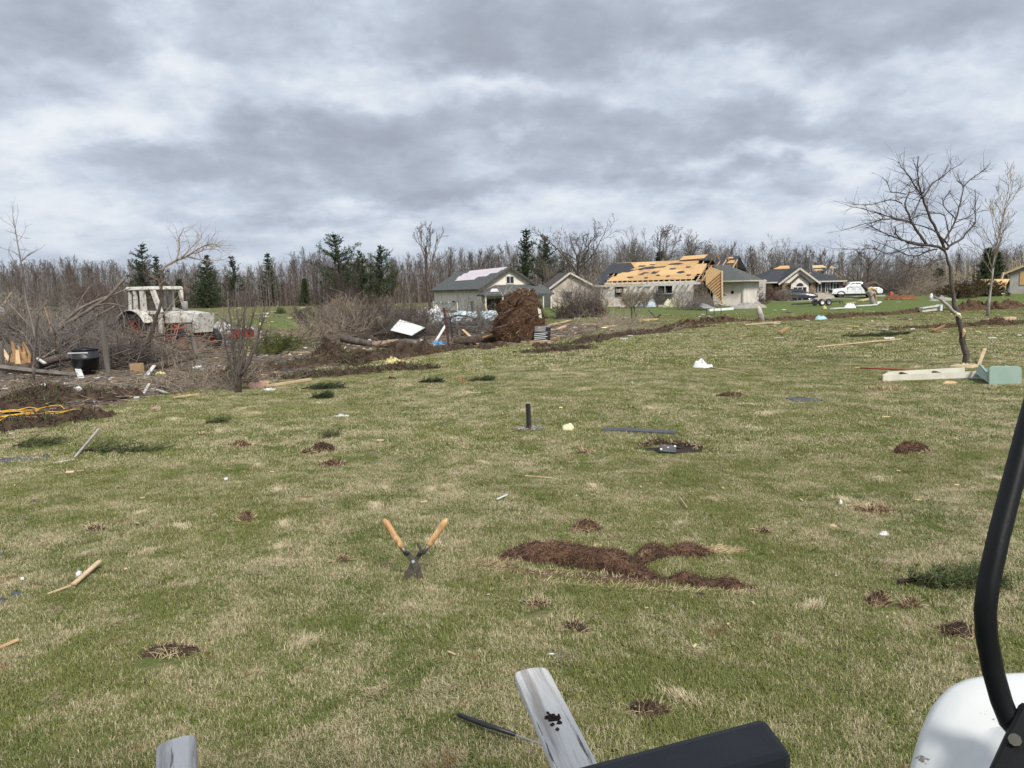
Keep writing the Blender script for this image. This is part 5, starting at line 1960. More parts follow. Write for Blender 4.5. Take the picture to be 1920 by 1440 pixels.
def bed_board(label, tip, end, w_t, w_e, z, seed):
    """weathered board with a rounded end lying on the cart's bed and sticking out over the lawn"""
    rg = np.random.default_rng(seed)
    a, b = np.array(onz(*tip, z)), np.array(onz(*end, z))
    d = unit(b - a)
    b = a + d * 1.75
    s_ = np.array((-d[1], d[0], 0))
    out = []
    for k in range(9):                      # rounded tip
        an = PI * k / 8
        out.append((.5 * math.cos(an), -.32 * math.sin(an) ** .6 * (1 + .12 * math.cos(an))))
    pts = []
    for u, v in out:
        pts.append(a + s_ * u * w_t + d * (v * w_t + w_t * .32))
    pts.append(b - s_ * w_e * .5)
    pts.append(b + s_ * w_e * .5)
    org = a
    up = np.array((0, 0, 1.0))
    # local frame along the board so that the grain follows it
    R3 = np.stack([s_, d, up], 1)
    loc = [(np.array(p) - org) @ R3 for p in pts]
    g = M().prism(loc[::-1], (0, 0, 0), (0, 0, -.026))
    o = g.build('weathered_board', MATS['wood_weathered'], None, bevel=.004)
    m4 = Matrix.Identity(4)
    for i in range(3):
        for j in range(3):
            m4[i][j] = R3[i][j]
        m4[i][3] = org[i]
    o.matrix_world = m4
    tag(o, label, 'board', 'weathered boards on the cart bed')
    if seed == 1:                           # dried mud stuck on it
        g = M()
        for k in range(26):
            q = (rg.normal(.0, .011), rg.normal(.255, .014), .0)
            mound(g, q, rg.uniform(.003, .010), rg.uniform(.003, .010), rg.uniform(.002, .006), rg, 2, 7, sink=.001)
        tag(g.build('mud', MATS['soil'], o), None, None, kind='stuff')


# ------------------------------------------------------------------ the lawn's own things
def shears():
    base = at(772, 1090)
    Y = base.y
    r = thing('hedge_shears', 'open hedge shears with wooden handles stuck blades down in the lawn', 'hedge shears', base)
    b0 = np.array(base)
    p = lambda px, py, dy=0: np.array(P(px, py, Y + dy)) - b0
    def handle(pp):
        pts = [np.array(q) for q in pp]
        t = np.linspace(0, 1, 9)
        line = [pts[0] + (pts[1] - pts[0]) * k for k in t]
        rad = [.013, .0225, .0235, .0215, .0208, .0218, .0228, .0210, .0165]
        # turned handle: knob at the end, belly before the ferrule
        return M().tube([pts[0] - (pts[1] - pts[0]) * .012] + line, [.004] + rad, 16)
    part(handle([p(720, 974, .02), p(754, 1027)]), 'handle', 'handle_wood', r, smooth=True)
    part(handle([p(838, 973, .03), p(802, 1025, .01)]), 'handle', 'handle_wood', r, smooth=True)
    for a, b in (((753, 1025), (762, 1041)), ((803, 1023), (793, 1038))):
        part(M().tube([p(*a), p(*b)], [.0165, .0135], 12), 'ferrule', 'steel_worn', r, smooth=True)
    def blade(pl, dy):
        pts = [p(x, y, dy) for x, y in pl]
        return M().prism(pts, (0, 0, 0), (0, .005, 0))
    part(blade([(757, 1036), (767, 1034), (782, 1050), (787, 1060), (795, 1088), (799, 1100), (786, 1094), (776, 1068), (768, 1053)], -.006), 'blade', 'steel_worn', r)
    part(blade([(798, 1033), (789, 1031), (773, 1050), (765, 1064), (753, 1090), (748, 1104), (762, 1098), (772, 1078), (782, 1054)], .004), 'blade', 'steel_worn', r)
    part(M().tube([p(774.5, 1053, -.012), p(774.5, 1053, .012)], .011, 10), 'pivot_bolt', 'steel_bright', r)
    for a, b in (((755, 1035), (768, 1037)), ((783, 1037), (797, 1037))):
        part(M().beam(p(*a, -.012), p(*b, -.012), .018, .016), 'bumper', 'black_plastic', r, bevel=.003)
    part(M().prism([p(781, 1018, -.01), p(786, 1020, -.01), p(793, 1033, -.01), p(789, 1036, -.01), p(785, 1030, -.01), p(783, 1026, -.01)], (0, 0, 0), (0, .01, 0)), 'notch_hook', 'steel_worn', r)


def torn_sod():
    rg = np.random.default_rng(8)
    c = at(1130, 1070)
    r = thing('torn_sod', 'long strip of turf peeled up and rolled over showing its brown roots', 'torn sod', c)
    o = np.array(c)
    g = M()
    W_ = lambda pl: [tuple(at(*q)) for q in pl]
    main = W_([(936, 1052), (975, 1046), (1040, 1050), (1100, 1060), (1165, 1068), (1225, 1086)])
    ridge(g, main, [.09, .105, .105, .105, .10, .08], [.09, .125, .13, .13, .12, .08], rg, 9, .03, o, step=.07, jit=.3)
    tail = W_([(1190, 1064), (1212, 1050), (1245, 1044), (1262, 1042), (1290, 1043), (1320, 1042), (1345, 1042)])
    ridge(g, tail, [.05, .06, .07, .05, .07, .07, .04], [.05, .10, .12, .05, .09, .08, .02], rg, 9, .04, o, step=.06, jit=.35)
    low = W_([(1225, 1088), (1262, 1092), (1310, 1096), (1360, 1102), (1425, 1106)])
    ridge(g, low, [.04, .05, .06, .06, .04], [.02, .05, .045, .05, .02], rg, 7, .15, o, step=.05)
    part(g, 'soil', 'root_fibre', r, smooth=True)
    f = fur(g, 9000, .055, .0042, rg, .35, along=(.35, -.2, -.1))
    tag(part(f, 'roots', 'root_fibre', r), None, None, kind='stuff')
    f = fur(g, 3500, .05, .004, rg, .3)
    tag(part(f, 'roots', 'root_dark', r), None, None, kind='stuff')
    s_ = M()
    ridge(s_, W_([(1300, 1040), (1340, 1038), (1395, 1036)]), [.06, .08, .03], [.06, .05, .02], rg, 7, .1, o, step=.05)
    part(s_, 'turf_tongue', 'straw', r, smooth=True)
    f = fur(s_, 1500, .06, .004, rg, .4, along=(.9, 0, 0))
    tag(part(f, 'straw', 'straw', r), None, None, kind='stuff')
    # bare soil where it came from
    b = M()
    for pl, w in (([(895, 1072), (950, 1072), (1030, 1078), (1120, 1084), (1200, 1090), (1250, 1094)], [.06, .12, .10, .09, .08, .05]), ([(905, 1062), (935, 1060), (970, 1062)], [.05, .10, .05])):
        ridge(b, W_(pl), w, .014, rg, 7, .4, o, step=.05)
    part(b, 'bare_soil', 'soil_red', r, smooth=True)
    f = fur(b, 900, .05, .004, rg, .5)
    tag(part(f, 'straw', 'straw', r), None, None, kind='stuff')
    chips = M()
    for k in range(26):
        px = rg.uniform(920, 1250)
        q = np.array(at(px, 1072 + (px - 900) * .062 + rg.normal(0, 7))) - o
        chips.box(q + (0, 0, .03), (rg.uniform(.006, .014), rg.uniform(.004, .008), .005), rot=Matrix.Rotation(rg.uniform(0, 3), 3, 'Z'))
    tag(part(chips, 'pebbles', 'gravel_grey', r), None, None, kind='stuff')
    s_ = M()
    for q, ww in ((905, .16), (960, .1)):
        mound(s_, np.array(at(q, 1058)) - o, .20, ww, .02, rg, 2, 12)
    ridge(s_, W_([(930, 1092), (1050, 1098), (1200, 1106), (1300, 1112), (1430, 1116)]), .05, .012, rg, 5, .3, o, step=.06)
    ridge(s_, W_([(960, 1032), (1060, 1030), (1180, 1036)]), .04, .02, rg, 5, .3, o, step=.06)
    tag(part(fur(s_, 3200, .075, .0042, rg, .25, along=(.5, 0, 0)), 'straw', 'straw', r), None, None, kind='stuff')
    for q in ((1075, 1074, .42, .10), (1180, 1090, .25, .06), (1260, 1043, .2, .04)):
        p = at(q[0], q[1])
        HOLES.append((p.x, p.y, q[2], q[3], -.05))


def litter():
    """bits too small to single out: chips of paper, foam, wood and shingle over the lawn"""
    rg = np.random.default_rng(99)
    for nm, mat, n, box in (('debris', 'white_trim', 40, 0), ('debris', 'lumber', 120, 1), ('debris', 'grey_slate', 60, 2), ('debris', 'insul_yellow', 30, 3)):
        g = M()
        for k in range(n):
            py = 590 + 850 * rg.beta(.7, 2.6)
            px = rg.uniform(-20, 1940)
            if py > 1300 and rg.uniform() < .6:
                continue
            p = at(px, py)
            s_ = rg.uniform(.5, 1.5) * (.010 + .0020 * p.y)
            rot = Matrix.Rotation(rg.uniform(0, 6.28), 3, 'Z') @ Matrix.Rotation(rg.normal(0, .35), 3, 'X')
            g.box(p + Vector((0, 0, .022 + s_ * .08)), (s_ * rg.uniform(.8, 2.6), s_ * rg.uniform(.4, 1), max(.004, s_ * .16)), rot=rot)
        tag(g.build(nm, MATS[mat]), None, None, kind='stuff')


def build_fore():
    golf_cart()
    bed_board('weathered grey board with a rounded tip and a dark knot beside the armrest', (993, 1252), (1083, 1440), .098, .105, .94, 1)
    bed_board('weathered grey board end poking up alone at the lower edge away from the armrest', (331, 1382), (331, 1450), .088, .092, .94, 2)
    shears()
    torn_sod()
    # stub of post in its ring of gravel
    b = at(992, 806)
    r = thing('post_stub', 'short black post stub standing in a ring of grey gravel', 'post', b)
    hh = P(990, 757, b.y).z - b.z
    t = M().tube([(0, 0, -.05), (-.008, 0, hh)], .034, 4)
    part(t, 'post', 'paint_black', r)
    part(M().tube([(.001, 0, 0), (-.002, 0, hh * .18)], .0355, 4), 'soil_line', 'soil_red', r)
    rg = np.random.default_rng(3)
    g = M()
    for k in range(90):
        a, q = rg.uniform(0, 6.28), rg.uniform(.06, .21)
        s_ = rg.uniform(.012, .028)
        g.box((q * math.cos(a), q * math.sin(a) * .9, .025 + s_ * .4), (s_, s_ * .8, s_ * .7), rot=Matrix.Rotation(rg.uniform(0, 3), 3, 'Z') @ Matrix.Rotation(rg.uniform(0, 1), 3, 'X'))
    tag(part(g, 'gravel', 'gravel_grey', r), None, None, kind='stuff')
    lump('foam_lump', 'pale yellow lump of foam on the lawn beside the black post stub', 'foam', 1065, 807, .24, .16, .085, 5, 'foam_cream')
    plank('dark_plank', 'dark grey flat plank lying on the lawn above the open hole', 'plank', (1131, 808), (1268, 815), .20, .03, 'grey_slate')
    # hole with the box in it
    c = at(1265, 843)
    r = thing('turf_hole', 'ragged dark hole torn in the lawn with a small box lying in it', 'hole', c)
    g = M()
    o = np.array(c)
    rg = np.random.default_rng(12)
    ridge(g, [tuple(at(*q)) for q in ((1192, 840), (1230, 832), (1262, 834), (1310, 842), (1348, 848))], [.04, .05, .06, .05, .03], [.02, .055, .06, .045, .02], rg, 7, .15, o, step=.05)
    part(g, 'lip', 'soil', r, smooth=True)
    tag(part(fur(g, 900, .07, .007, rg, .5), 'roots', 'root_dark', r), None, None, kind='stuff')
    tag(part(fur(g, 500, .08, .007, rg, .9), 'straw', 'straw', r), None, None, kind='stuff')
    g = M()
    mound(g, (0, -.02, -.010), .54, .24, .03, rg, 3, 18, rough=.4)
    part(g, 'bare_soil', 'soil_pit_shade', r, smooth=True)  # shallow soil sheet, a pit's shade painted into its near-black colour
    HOLES.append((c.x, c.y - .03, .60, .42, 0))
    b = at(1252, 851)
    r = thing('small_box', 'small dark grey box with red and white corner marks lying in the hole', 'box', b, rot=(R(-38), R(4), R(-9)))
    part(M().box((0, 0, .065), (.20, .05, .10)), 'case', 'grey_slate', r, bevel=.006)
    for x, z, mt in ((-.04, .102, 'red_paint'), (-.083, .045, 'white_plastic'), (.083, .10, 'white_plastic'), (.0, .075, 'metal_grey')):
        part(M().box((x, -.0265, z), (.024, .004, .018)), 'mark', mt, r)
    # clods of turf all over the lawn
    for i, (px, py, w, d, h, lab, so) in enumerate([
        (448, 838, .42, .20, .06, 'reddish torn clod with a white chip to the side of the lone conifer sprig', 'soil_red'),
        (607, 847, .34, .18, .10, 'brown turf clod pair under the upright conifer sprig', 'soil'),
        (577, 851, .16, .10, .05, 'small brown clod beside the clod under the conifer sprig', 'soil'),
        (624, 874, .40, .16, .06, 'straw covered low clod a little nearer than the conifer sprig', 'soil_red'),
        (462, 976, .13, .12, .06, 'small dark red clod alone on the pale lawn level with the shears handles', 'soil_red'),
        (180, 996, .16, .10, .04, 'tiny brown clod alone on the far side of the lawn', 'soil'),
        (1708, 849, .52, .24, .11, 'big tufted brown root clod alone on the lawn near the strut', 'soil_red'),
        (1100, 994, .26, .16, .07, 'dry straw tufted clod just above the rolled sod', 'soil_red'),
        (1370, 744, .62, .28, .06, 'broad reddish clod patch beyond the hole below the white bag', 'soil_red'),
        (1645, 1131, .14, .11, .06, 'brown clod nearest to the spruce bough', 'soil_red'),
        (1708, 1138, .12, .09, .04, 'smaller brown clod between the spruce bough and another clod', 'soil_red'),
        (1076, 1181, .16, .08, .04, 'dry brown tuft below the middle of the rolled sod', 'soil'),
        (1215, 1338, .22, .10, .05, 'clod with straw and dark soil beside the weathered board', 'soil'),
        (641, 1055, .10, .08, .03, 'little red clod between the shears and the straw', 'soil_red'),
        (322, 1225, .34, .10, .04, 'long straw tangle with torn edge on the lawn', 'soil'),
        (1010, 1136, .14, .07, .03, 'small red scrape of soil below the rolled sod', 'soil_red'),
        (1100, 850, .18, .10, .03, 'faint brown scrape beside the open hole', 'soil_red'),
        (1795, 1190, .26, .14, .06, 'dark torn clod behind the black strut', 'soil'),
        (1640, 958, .40, .22, .025, 'worn tan patch of dead turf with a white scrap', 'soil_red'),
        (1430, 1000, .12, .08, .03, 'small brown clod level with the yellow wood chip', 'soil'),
        (380, 818, .24, .07, .03, 'thin brown clod strip by the small fir sprig', 'soil'),
        (735, 712, .22, .12, .05, 'dark clod with grey scraps near the soil bank', 'soil'),
    ]):
        clod('turf_clod', lab, px, py, w, d, h, 200 + i, so, 'root_fibre' if so == 'soil_red' else 'root_dark', int(260 + 1500 * w * d * 4), int(160 + 700 * w * d * 4), 'torn turf clods on the lawn')
    # oval scrape near the long tray
    clod('soil_scrape', 'oval bare soil hole with pale pebbles in front of the cream tray', 1655, 732, .80, .42, .045, 260, 'soil_red', 'root_fibre', 150, 700, L=.07, cat='bare patch')
    # sticks, splinters, scraps
    plank('wood_splinter', 'pointed yellow wood splinter lying on the straw', 'splinter', (138, 1103), (189, 1068), .035, .012, 'lumber', .01, .05)
    plank('stick', 'thin pale stick touching the pointed yellow splinter', 'stick', (90, 1118), (134, 1107), .012, .010, 'lumber', .0, .02)
    lump('foam_scrap', 'tiny white tuft of foam beside the yellow splinter', 'foam', 148, 1081, .05, .05, .04, 21, 'white_cloth')
    lump('shingle_scrap', 'black shingle scrap near the lower splinter stick', 'shingle', 31, 1117, .09, .06, .03, 22, 'grey_slate', 'black shingle scraps on the lawn')
    lump('shingle_scrap', 'black shingle scrap at the picture edge below the other', 'shingle', 3, 1130, .07, .05, .03, 23, 'grey_slate', 'black shingle scraps on the lawn')
    lump('shingle_scrap', 'oval black rubber scrap below the end of the rolled sod', 'rubber scrap', 1313, 1118, .075, .05, .02, 24, 'rubber')
    plank('stick', 'bleached stick lying at the edge of the straw lawn', 'stick', (-10, 1224), (37, 1213), .014, .012, 'wood_raw', .0, .03)
    plank('stick', 'thin yellow reed lying alone above the worn clod', 'stick', (985, 898), (1034, 902), .014, .008, 'lumber', .02, .02)
    plank('stick', 'short pale straw stalk slanting near the hole', 'stick', (1274, 940), (1288, 960), .008, .006, 'lumber', .03, .03)
    plank('metal_strip', 'short shiny metal strip lying in the lawn above the shears', 'metal strip', (932, 943), (951, 936), .02, .008, 'metal_sheet', .02, .03)
    lump('wood_chip', 'yellow wood chip alone on the lawn far from the sod', 'wood chip', 1561, 990, .085, .04, .03, 31, 'lumber')
    lump('wood_chip', 'small white chip by the worn tan patch', 'chip', 1576, 947, .03, .05, .05, 32, 'white_trim')
    lump('paper_scrap', 'flat white torn paper on the lawn among green grass', 'paper', 641, 782, .26, .10, .03, 33, 'white_cloth', rough=.5)
    lump('paper_scrap', 'scatter of grey white scraps before the strut', 'paper', 1655, 1006, .12, .05, .03, 34, 'white_trim', rough=.5)
    # umbrella rod
    b = at(930, 1390)
    r = thing('umbrella_rod', 'black umbrella rod with thin metal shaft lying in the grass', 'rod', b)
    q = lambda px, py, z: np.array(at(px, py)) + (0, 0, z) - np.array(b)
    part(M().tube([q(860, 1359, .05), q(905, 1378, .055), q(966, 1401, .06)], [.010, .013, .010], 10), 'grip', 'black_plastic', r, smooth=True)
    part(M().tube([q(966, 1401, .06), q(1024, 1423, .06)], .0035, 6), 'shaft', 'steel_bright', r)
    # spruce bough
    bough('spruce_bough', 'flat green spruce bough lying on the lawn by the black strut', 1770, 1100, .58, -.1, 61, 'needles_olive', 46, .20)
    bough('fir_sprig', 'small fir sprig standing in the turf above the clod pair', 615, 822, .22, 1.2, 62, 'needles_olive', 12, .12)
    bough('fir_sprig', 'small fir sprig with a dry stick near the thin clod strip', 405, 795, .3, .3, 63, 'needles_olive', 12, .16)
    bough('fir_bough', 'broken green fir bough with a bleached stick on the lawn below the cord', 215, 850, 1.05, -.15, 64, 'needles_olive', 34, .4)
    bough('fir_bough', 'small green fir bough next to the grey slab', 62, 838, .5, .2, 65, 'needles_olive', 20, .25)
    plank('stick', 'bleached forked stick propped in the broken fir bough', 'stick', (140, 862), (188, 828), .028, .022, 'bark_pale', .0, .16)
    plank('stick', 'white flat lath beside the broken fir bough', 'lath', (102, 871), (140, 864), .05, .012, 'white_trim')
    sheet('slate_slab', 'flat grey slab of shingle at the picture edge under the cord', 'slab', 42, 864, .55, .30, 66, 'grey_slate', .1, .01)
    bough('pine_bough', 'compact dark pine clump on the lawn nearer than the pale plank', 597, 748, .34, .1, 67, 'needles', 44, .2, h=.10)
    bough('pine_bough', 'dark pine twigs spread behind the round needle clump', 600, 730, .8, .1, 68, 'needles', 34, .36)
    bough('pine_bough', 'small dark pine sprig alone beside an orange scrap', 898, 716, .5, .1, 69, 'needles', 20, .25)
    bough('pine_bough', 'dark green pine sprig lying level with the orange scrap', 803, 719, .45, -.1, 70, 'needles', 18, .22)
    lump('orange_scrap', 'bright orange scrap of ribbon on the lawn', 'ribbon', 867, 716, .12, .08, .06, 71, 'orange_rust', rough=.6)


# far side of the lawn towards the leaning tree
def build_lawn_far():
    lump('plastic_bag', 'white crumpled plastic bag on the lawn with a pale lath beside it', 'plastic bag', 1317, 690, .46, .30, .13, 81, 'white_cloth', rough=.6)
    plank('lath', 'thin pale lath with a red end lying by the plastic bag', 'lath', (1332, 692), (1402, 703), .05, .02, 'lumber', .02, .0)
    sheet('shingle_sheet', 'dark grey shingle sheet flat on the lawn below the tray', 'shingle', 1508, 752, .55, .30, 82, 'grey_slate', 0, .02, tilt=(0, .05))
    # cream tray like a piece of column casing
    a, b = at(1655, 716), at(1838, 712)
    c = (a + b) / 2
    r = thing('column_casing', 'long cream casing of a porch column lying open on the lawn', 'casing', ground(c.x, c.y), 0)
    o = ground(c.x, c.y)
    A, B = np.array(a - o), np.array(b - o)
    d = unit(B - A)
    s_ = np.array((-d[1], d[0], 0))
    dp, hh = .62, .13
    part(M().beam(A + (0, 0, hh / 2 + .01), B + (0, 0, hh / 2 + .05), .03, hh), 'side_panel', 'cream_paint', r)
    part(M().beam(A + s_ * dp * .8 + d * .3 + (0, 0, hh / 2 + .02), B + s_ * dp + (0, 0, hh / 2 + .06), .03, hh), 'side_panel', 'cream_paint', r)
    g = M()
    slab(g, [A + (0, 0, .03), B + (0, 0, .03), B + s_ * dp + (0, 0, .03), A + s_ * dp * .8 + d * .3 + (0, 0, .03)], .02)
    part(g, 'base_panel', 'sage_inside', r)
    part(M().beam(A + (0, 0, hh / 2 + .01), A + s_ * dp * .8 + d * .3 + (0, 0, hh / 2), .03, hh), 'end_panel', 'cream_paint', r)
    for k in (.3, .66):
        part(M().beam(A + (B - A) * k + s_ * .03 + (0, 0, .08), A + (B - A) * k + s_ * dp * .9 + (0, 0, .10), .06, .08), 'brace', 'soil_red', r)
    # red pole
    a, b = at(1612, 698), at(1775, 705)
    o = ground((a.x + b.x) / 2, (a.y + b.y) / 2)
    r = thing('pole', 'thin orange red pole with a yellow tip lying behind the cream casing', 'pole', o)
    a, b = a - o, b - o
    part(M().tube([a + Vector((0, 0, .10)), b + Vector((0, 0, .10))], .017, 8), 'shaft', 'red_paint', r, smooth=True)
    part(M().tube([a + (a - b) * .06 + Vector((0, 0, .10)), a + Vector((0, 0, .10))], .018, 8), 'tip', 'yellow_cord', r)
    # sage green moulded cover lying on its side
    b = at(1876, 722)
    r = thing('utility_cover', 'sage green moulded utility box cover lying on its side by the leaning tree', 'box cover', b)
    Y = b.y
    p = lambda px, py, dy: np.array(P(px, py, Y + dy)) - np.array(b)
    def rrect(x0, x1, y0, y1, k, dy):
        out = []
        for cx, cy, a0 in ((x1 - k, y0 + k, -90), (x1 - 2, y1 - 2, 0), (x0 + 2, y1 - 2, 90), (x0 + k, y0 + k, 180)):
            rr = k if cy < (y0 + y1) / 2 else 2
            for j in range(4):
                an = R(a0 + 30 * j)
                out.append(p(cx + rr * math.cos(an), cy + rr * math.sin(an), dy))
        return out
    part(M().prism(rrect(1855, 1916, 687, 722, 7, 0), (0, 0, 0), (0, .035, 0)), 'end_plate', 'sage_green', r, bevel=.006)
    part(M().prism([p(1829, 700, .8), p(1836, 682, .8), p(1841, 688, .55), p(1849, 697, .2), p(1856, 694, .02), p(1858, 721, .02)], (0, 0, 0), (.035, .012, 0)), 'side_plate', 'sage_green', r)
    part(M().prism([p(1858, 720, .03), p(1914, 720, .03), p(1895, 706, .8), p(1831, 702, .8)], (0, 0, .02), (0, 0, .02)), 'bottom_plate', 'sage_inside', r)
    part(M().prism([p(1840, 690, .8), p(1895, 690, .8), p(1895, 706, .8), p(1831, 704, .8)], (0, 0, 0), (0, .03, 0)), 'far_plate', 'sage_inside', r)
    part(M().prism([p(1884, 683, .78), p(1893, 687, .78), p(1895, 692, .78), p(1885, 692, .78)], (0, 0, 0), (0, .02, 0)), 'latch', 'sage_green', r)
    lump('wood_chip', 'orange wood chunk in front of the cream casing', 'wood chip', 1781, 721, .28, .10, .06, 83, 'wood_raw')
    plank('broken_stake', 'split pale stake leaning behind the sage green cover', 'stake', (1834, 690), (1846, 676), .07, .03, 'lumber', .0, .28)
    plank('thin_pole', 'long thin bleached pole lying far out on the lawn', 'pole', (1530, 653), (1690, 640), .05, .03, 'lumber', .02, .06)
    bough('pine_bough', 'dark green pine bough flat on the far lawn before the soil ridge', 1618, 632, 2.2, .05, 84, 'needles', 60, .55)
    bough('pine_bough', 'second dark pine bough beside the flat one toward the leaning tree', 1668, 628, 1.1, -.1, 85, 'needles', 36, .45)
    lump('straw_heap', 'ring of dry straw round the foot of the leaning tree', 'straw', 1812, 689, .8, .5, .06, 86, 'straw', rough=.5)


build_fore()
build_lawn_far()
# ------------------------------------------------------------------ the wrecked farmyard
mk('tractor_cream', (.60, .585, .53), (.49, .475, .425), 3, .55, .15, 20, c3=(.17, .13, .10), c3scale=6, c3at=(.54, .64))
mk('tractor_red', (.36, .042, .028), (.25, .03, .022), 5, .6, .2, 20, c3=(.08, .05, .04), c3scale=8, c3at=(.58, .7))
mk('grille_grey', (.42, .42, .40), (.33, .33, .31), 5, .5)
mk('muffler_grey', (.30, .29, .275), (.20, .19, .18), 6, .6)
mk('tint_green', (.035, .060, .058), (.025, .042, .042), 2, .25, spec=.5)
mk('post_wood', (.17, .15, .13), (.10, .088, .076), 6, .9, .6, 40, stretch=(1, 1, .12))
mk('rust_post', (.085, .035, .030), (.05, .022, .02), 6, .7)
mk('panel_pink', (.38, .24, .19), (.27, .165, .13), 4, .8, .3, 20)
mk('pine_log', (.33, .24, .165), (.20, .145, .10), 6, .9, .6, 20, stretch=(1, 1, 1))


def tyre_wheel(parent, c, r, w, axis, rim_mat, rim_r=.58, lugs=0, name='wheel', tyre='rubber'):
    """wheel part with tyre and rim sub-parts; axis is the axle direction (unit, horizontal)"""
    R_ = np.array(axis, float)
    c = np.array(c, float)
    up = np.array((0, 0, 1.0))
    f = np.cross(up, R_)
    def tr(g):
        for i in range(len(g.v)):
            v = g.v[i]
            g.v[i] = c + v[:, 0:1] * f + v[:, 1:2] * R_ + v[:, 2:3] * up
        return g
    h = w / 2
    hub = M().lathe([(0, -h * .3), (rim_r * r * .4, -h * .3), (rim_r * r * .4, -h * .5), (0, -h * .5)], 14, 'Y')
    ho = part(tr(hub), name, rim_mat, parent)
    t = M().lathe([(rim_r * r, -h * .8), (r * .8, -h), (r * .95, -h * .9), (r, -h * .55), (r, h * .55), (r * .95, h * .9), (r * .8, h), (rim_r * r, h * .8), (rim_r * r, -h * .8)], 28, 'Y')
    if lugs:
        for k in range(lugs):
            a = 2 * PI * k / lugs
            for s_ in (-1, 1):
                aa = a + (PI / lugs if s_ > 0 else 0)
                p0 = (r * math.cos(aa), s_ * h * .9, r * math.sin(aa))
                p1 = (r * math.cos(aa + .25), 0, r * math.sin(aa + .25))
                t.beam(p0, p1, r * .05, r * .07, up=(math.cos(aa), 0, math.sin(aa)))
    part(tr(t), 'tyre', tyre, ho, smooth=not lugs)
    rm = M().lathe([(0, -h * .25), (rim_r * r * .7, -h * .2), (rim_r * r * .86, -h * .65), (rim_r * r * 1.02, -h * .85), (rim_r * r * 1.02, h * .85), (rim_r * r * .8, h * .2), (0, h * .2)], 20, 'Y')
    part(tr(rm), 'rim', rim_mat, ho, smooth=True)
    for k in range(6):
        a = 2 * PI * k / 6
        q = M().tube([(rim_r * r * .28 * math.cos(a), -h * .3, rim_r * r * .28 * math.sin(a)), (rim_r * r * .28 * math.cos(a), -h * .45, rim_r * r * .28 * math.sin(a))], r * .03, 6)
    return ho


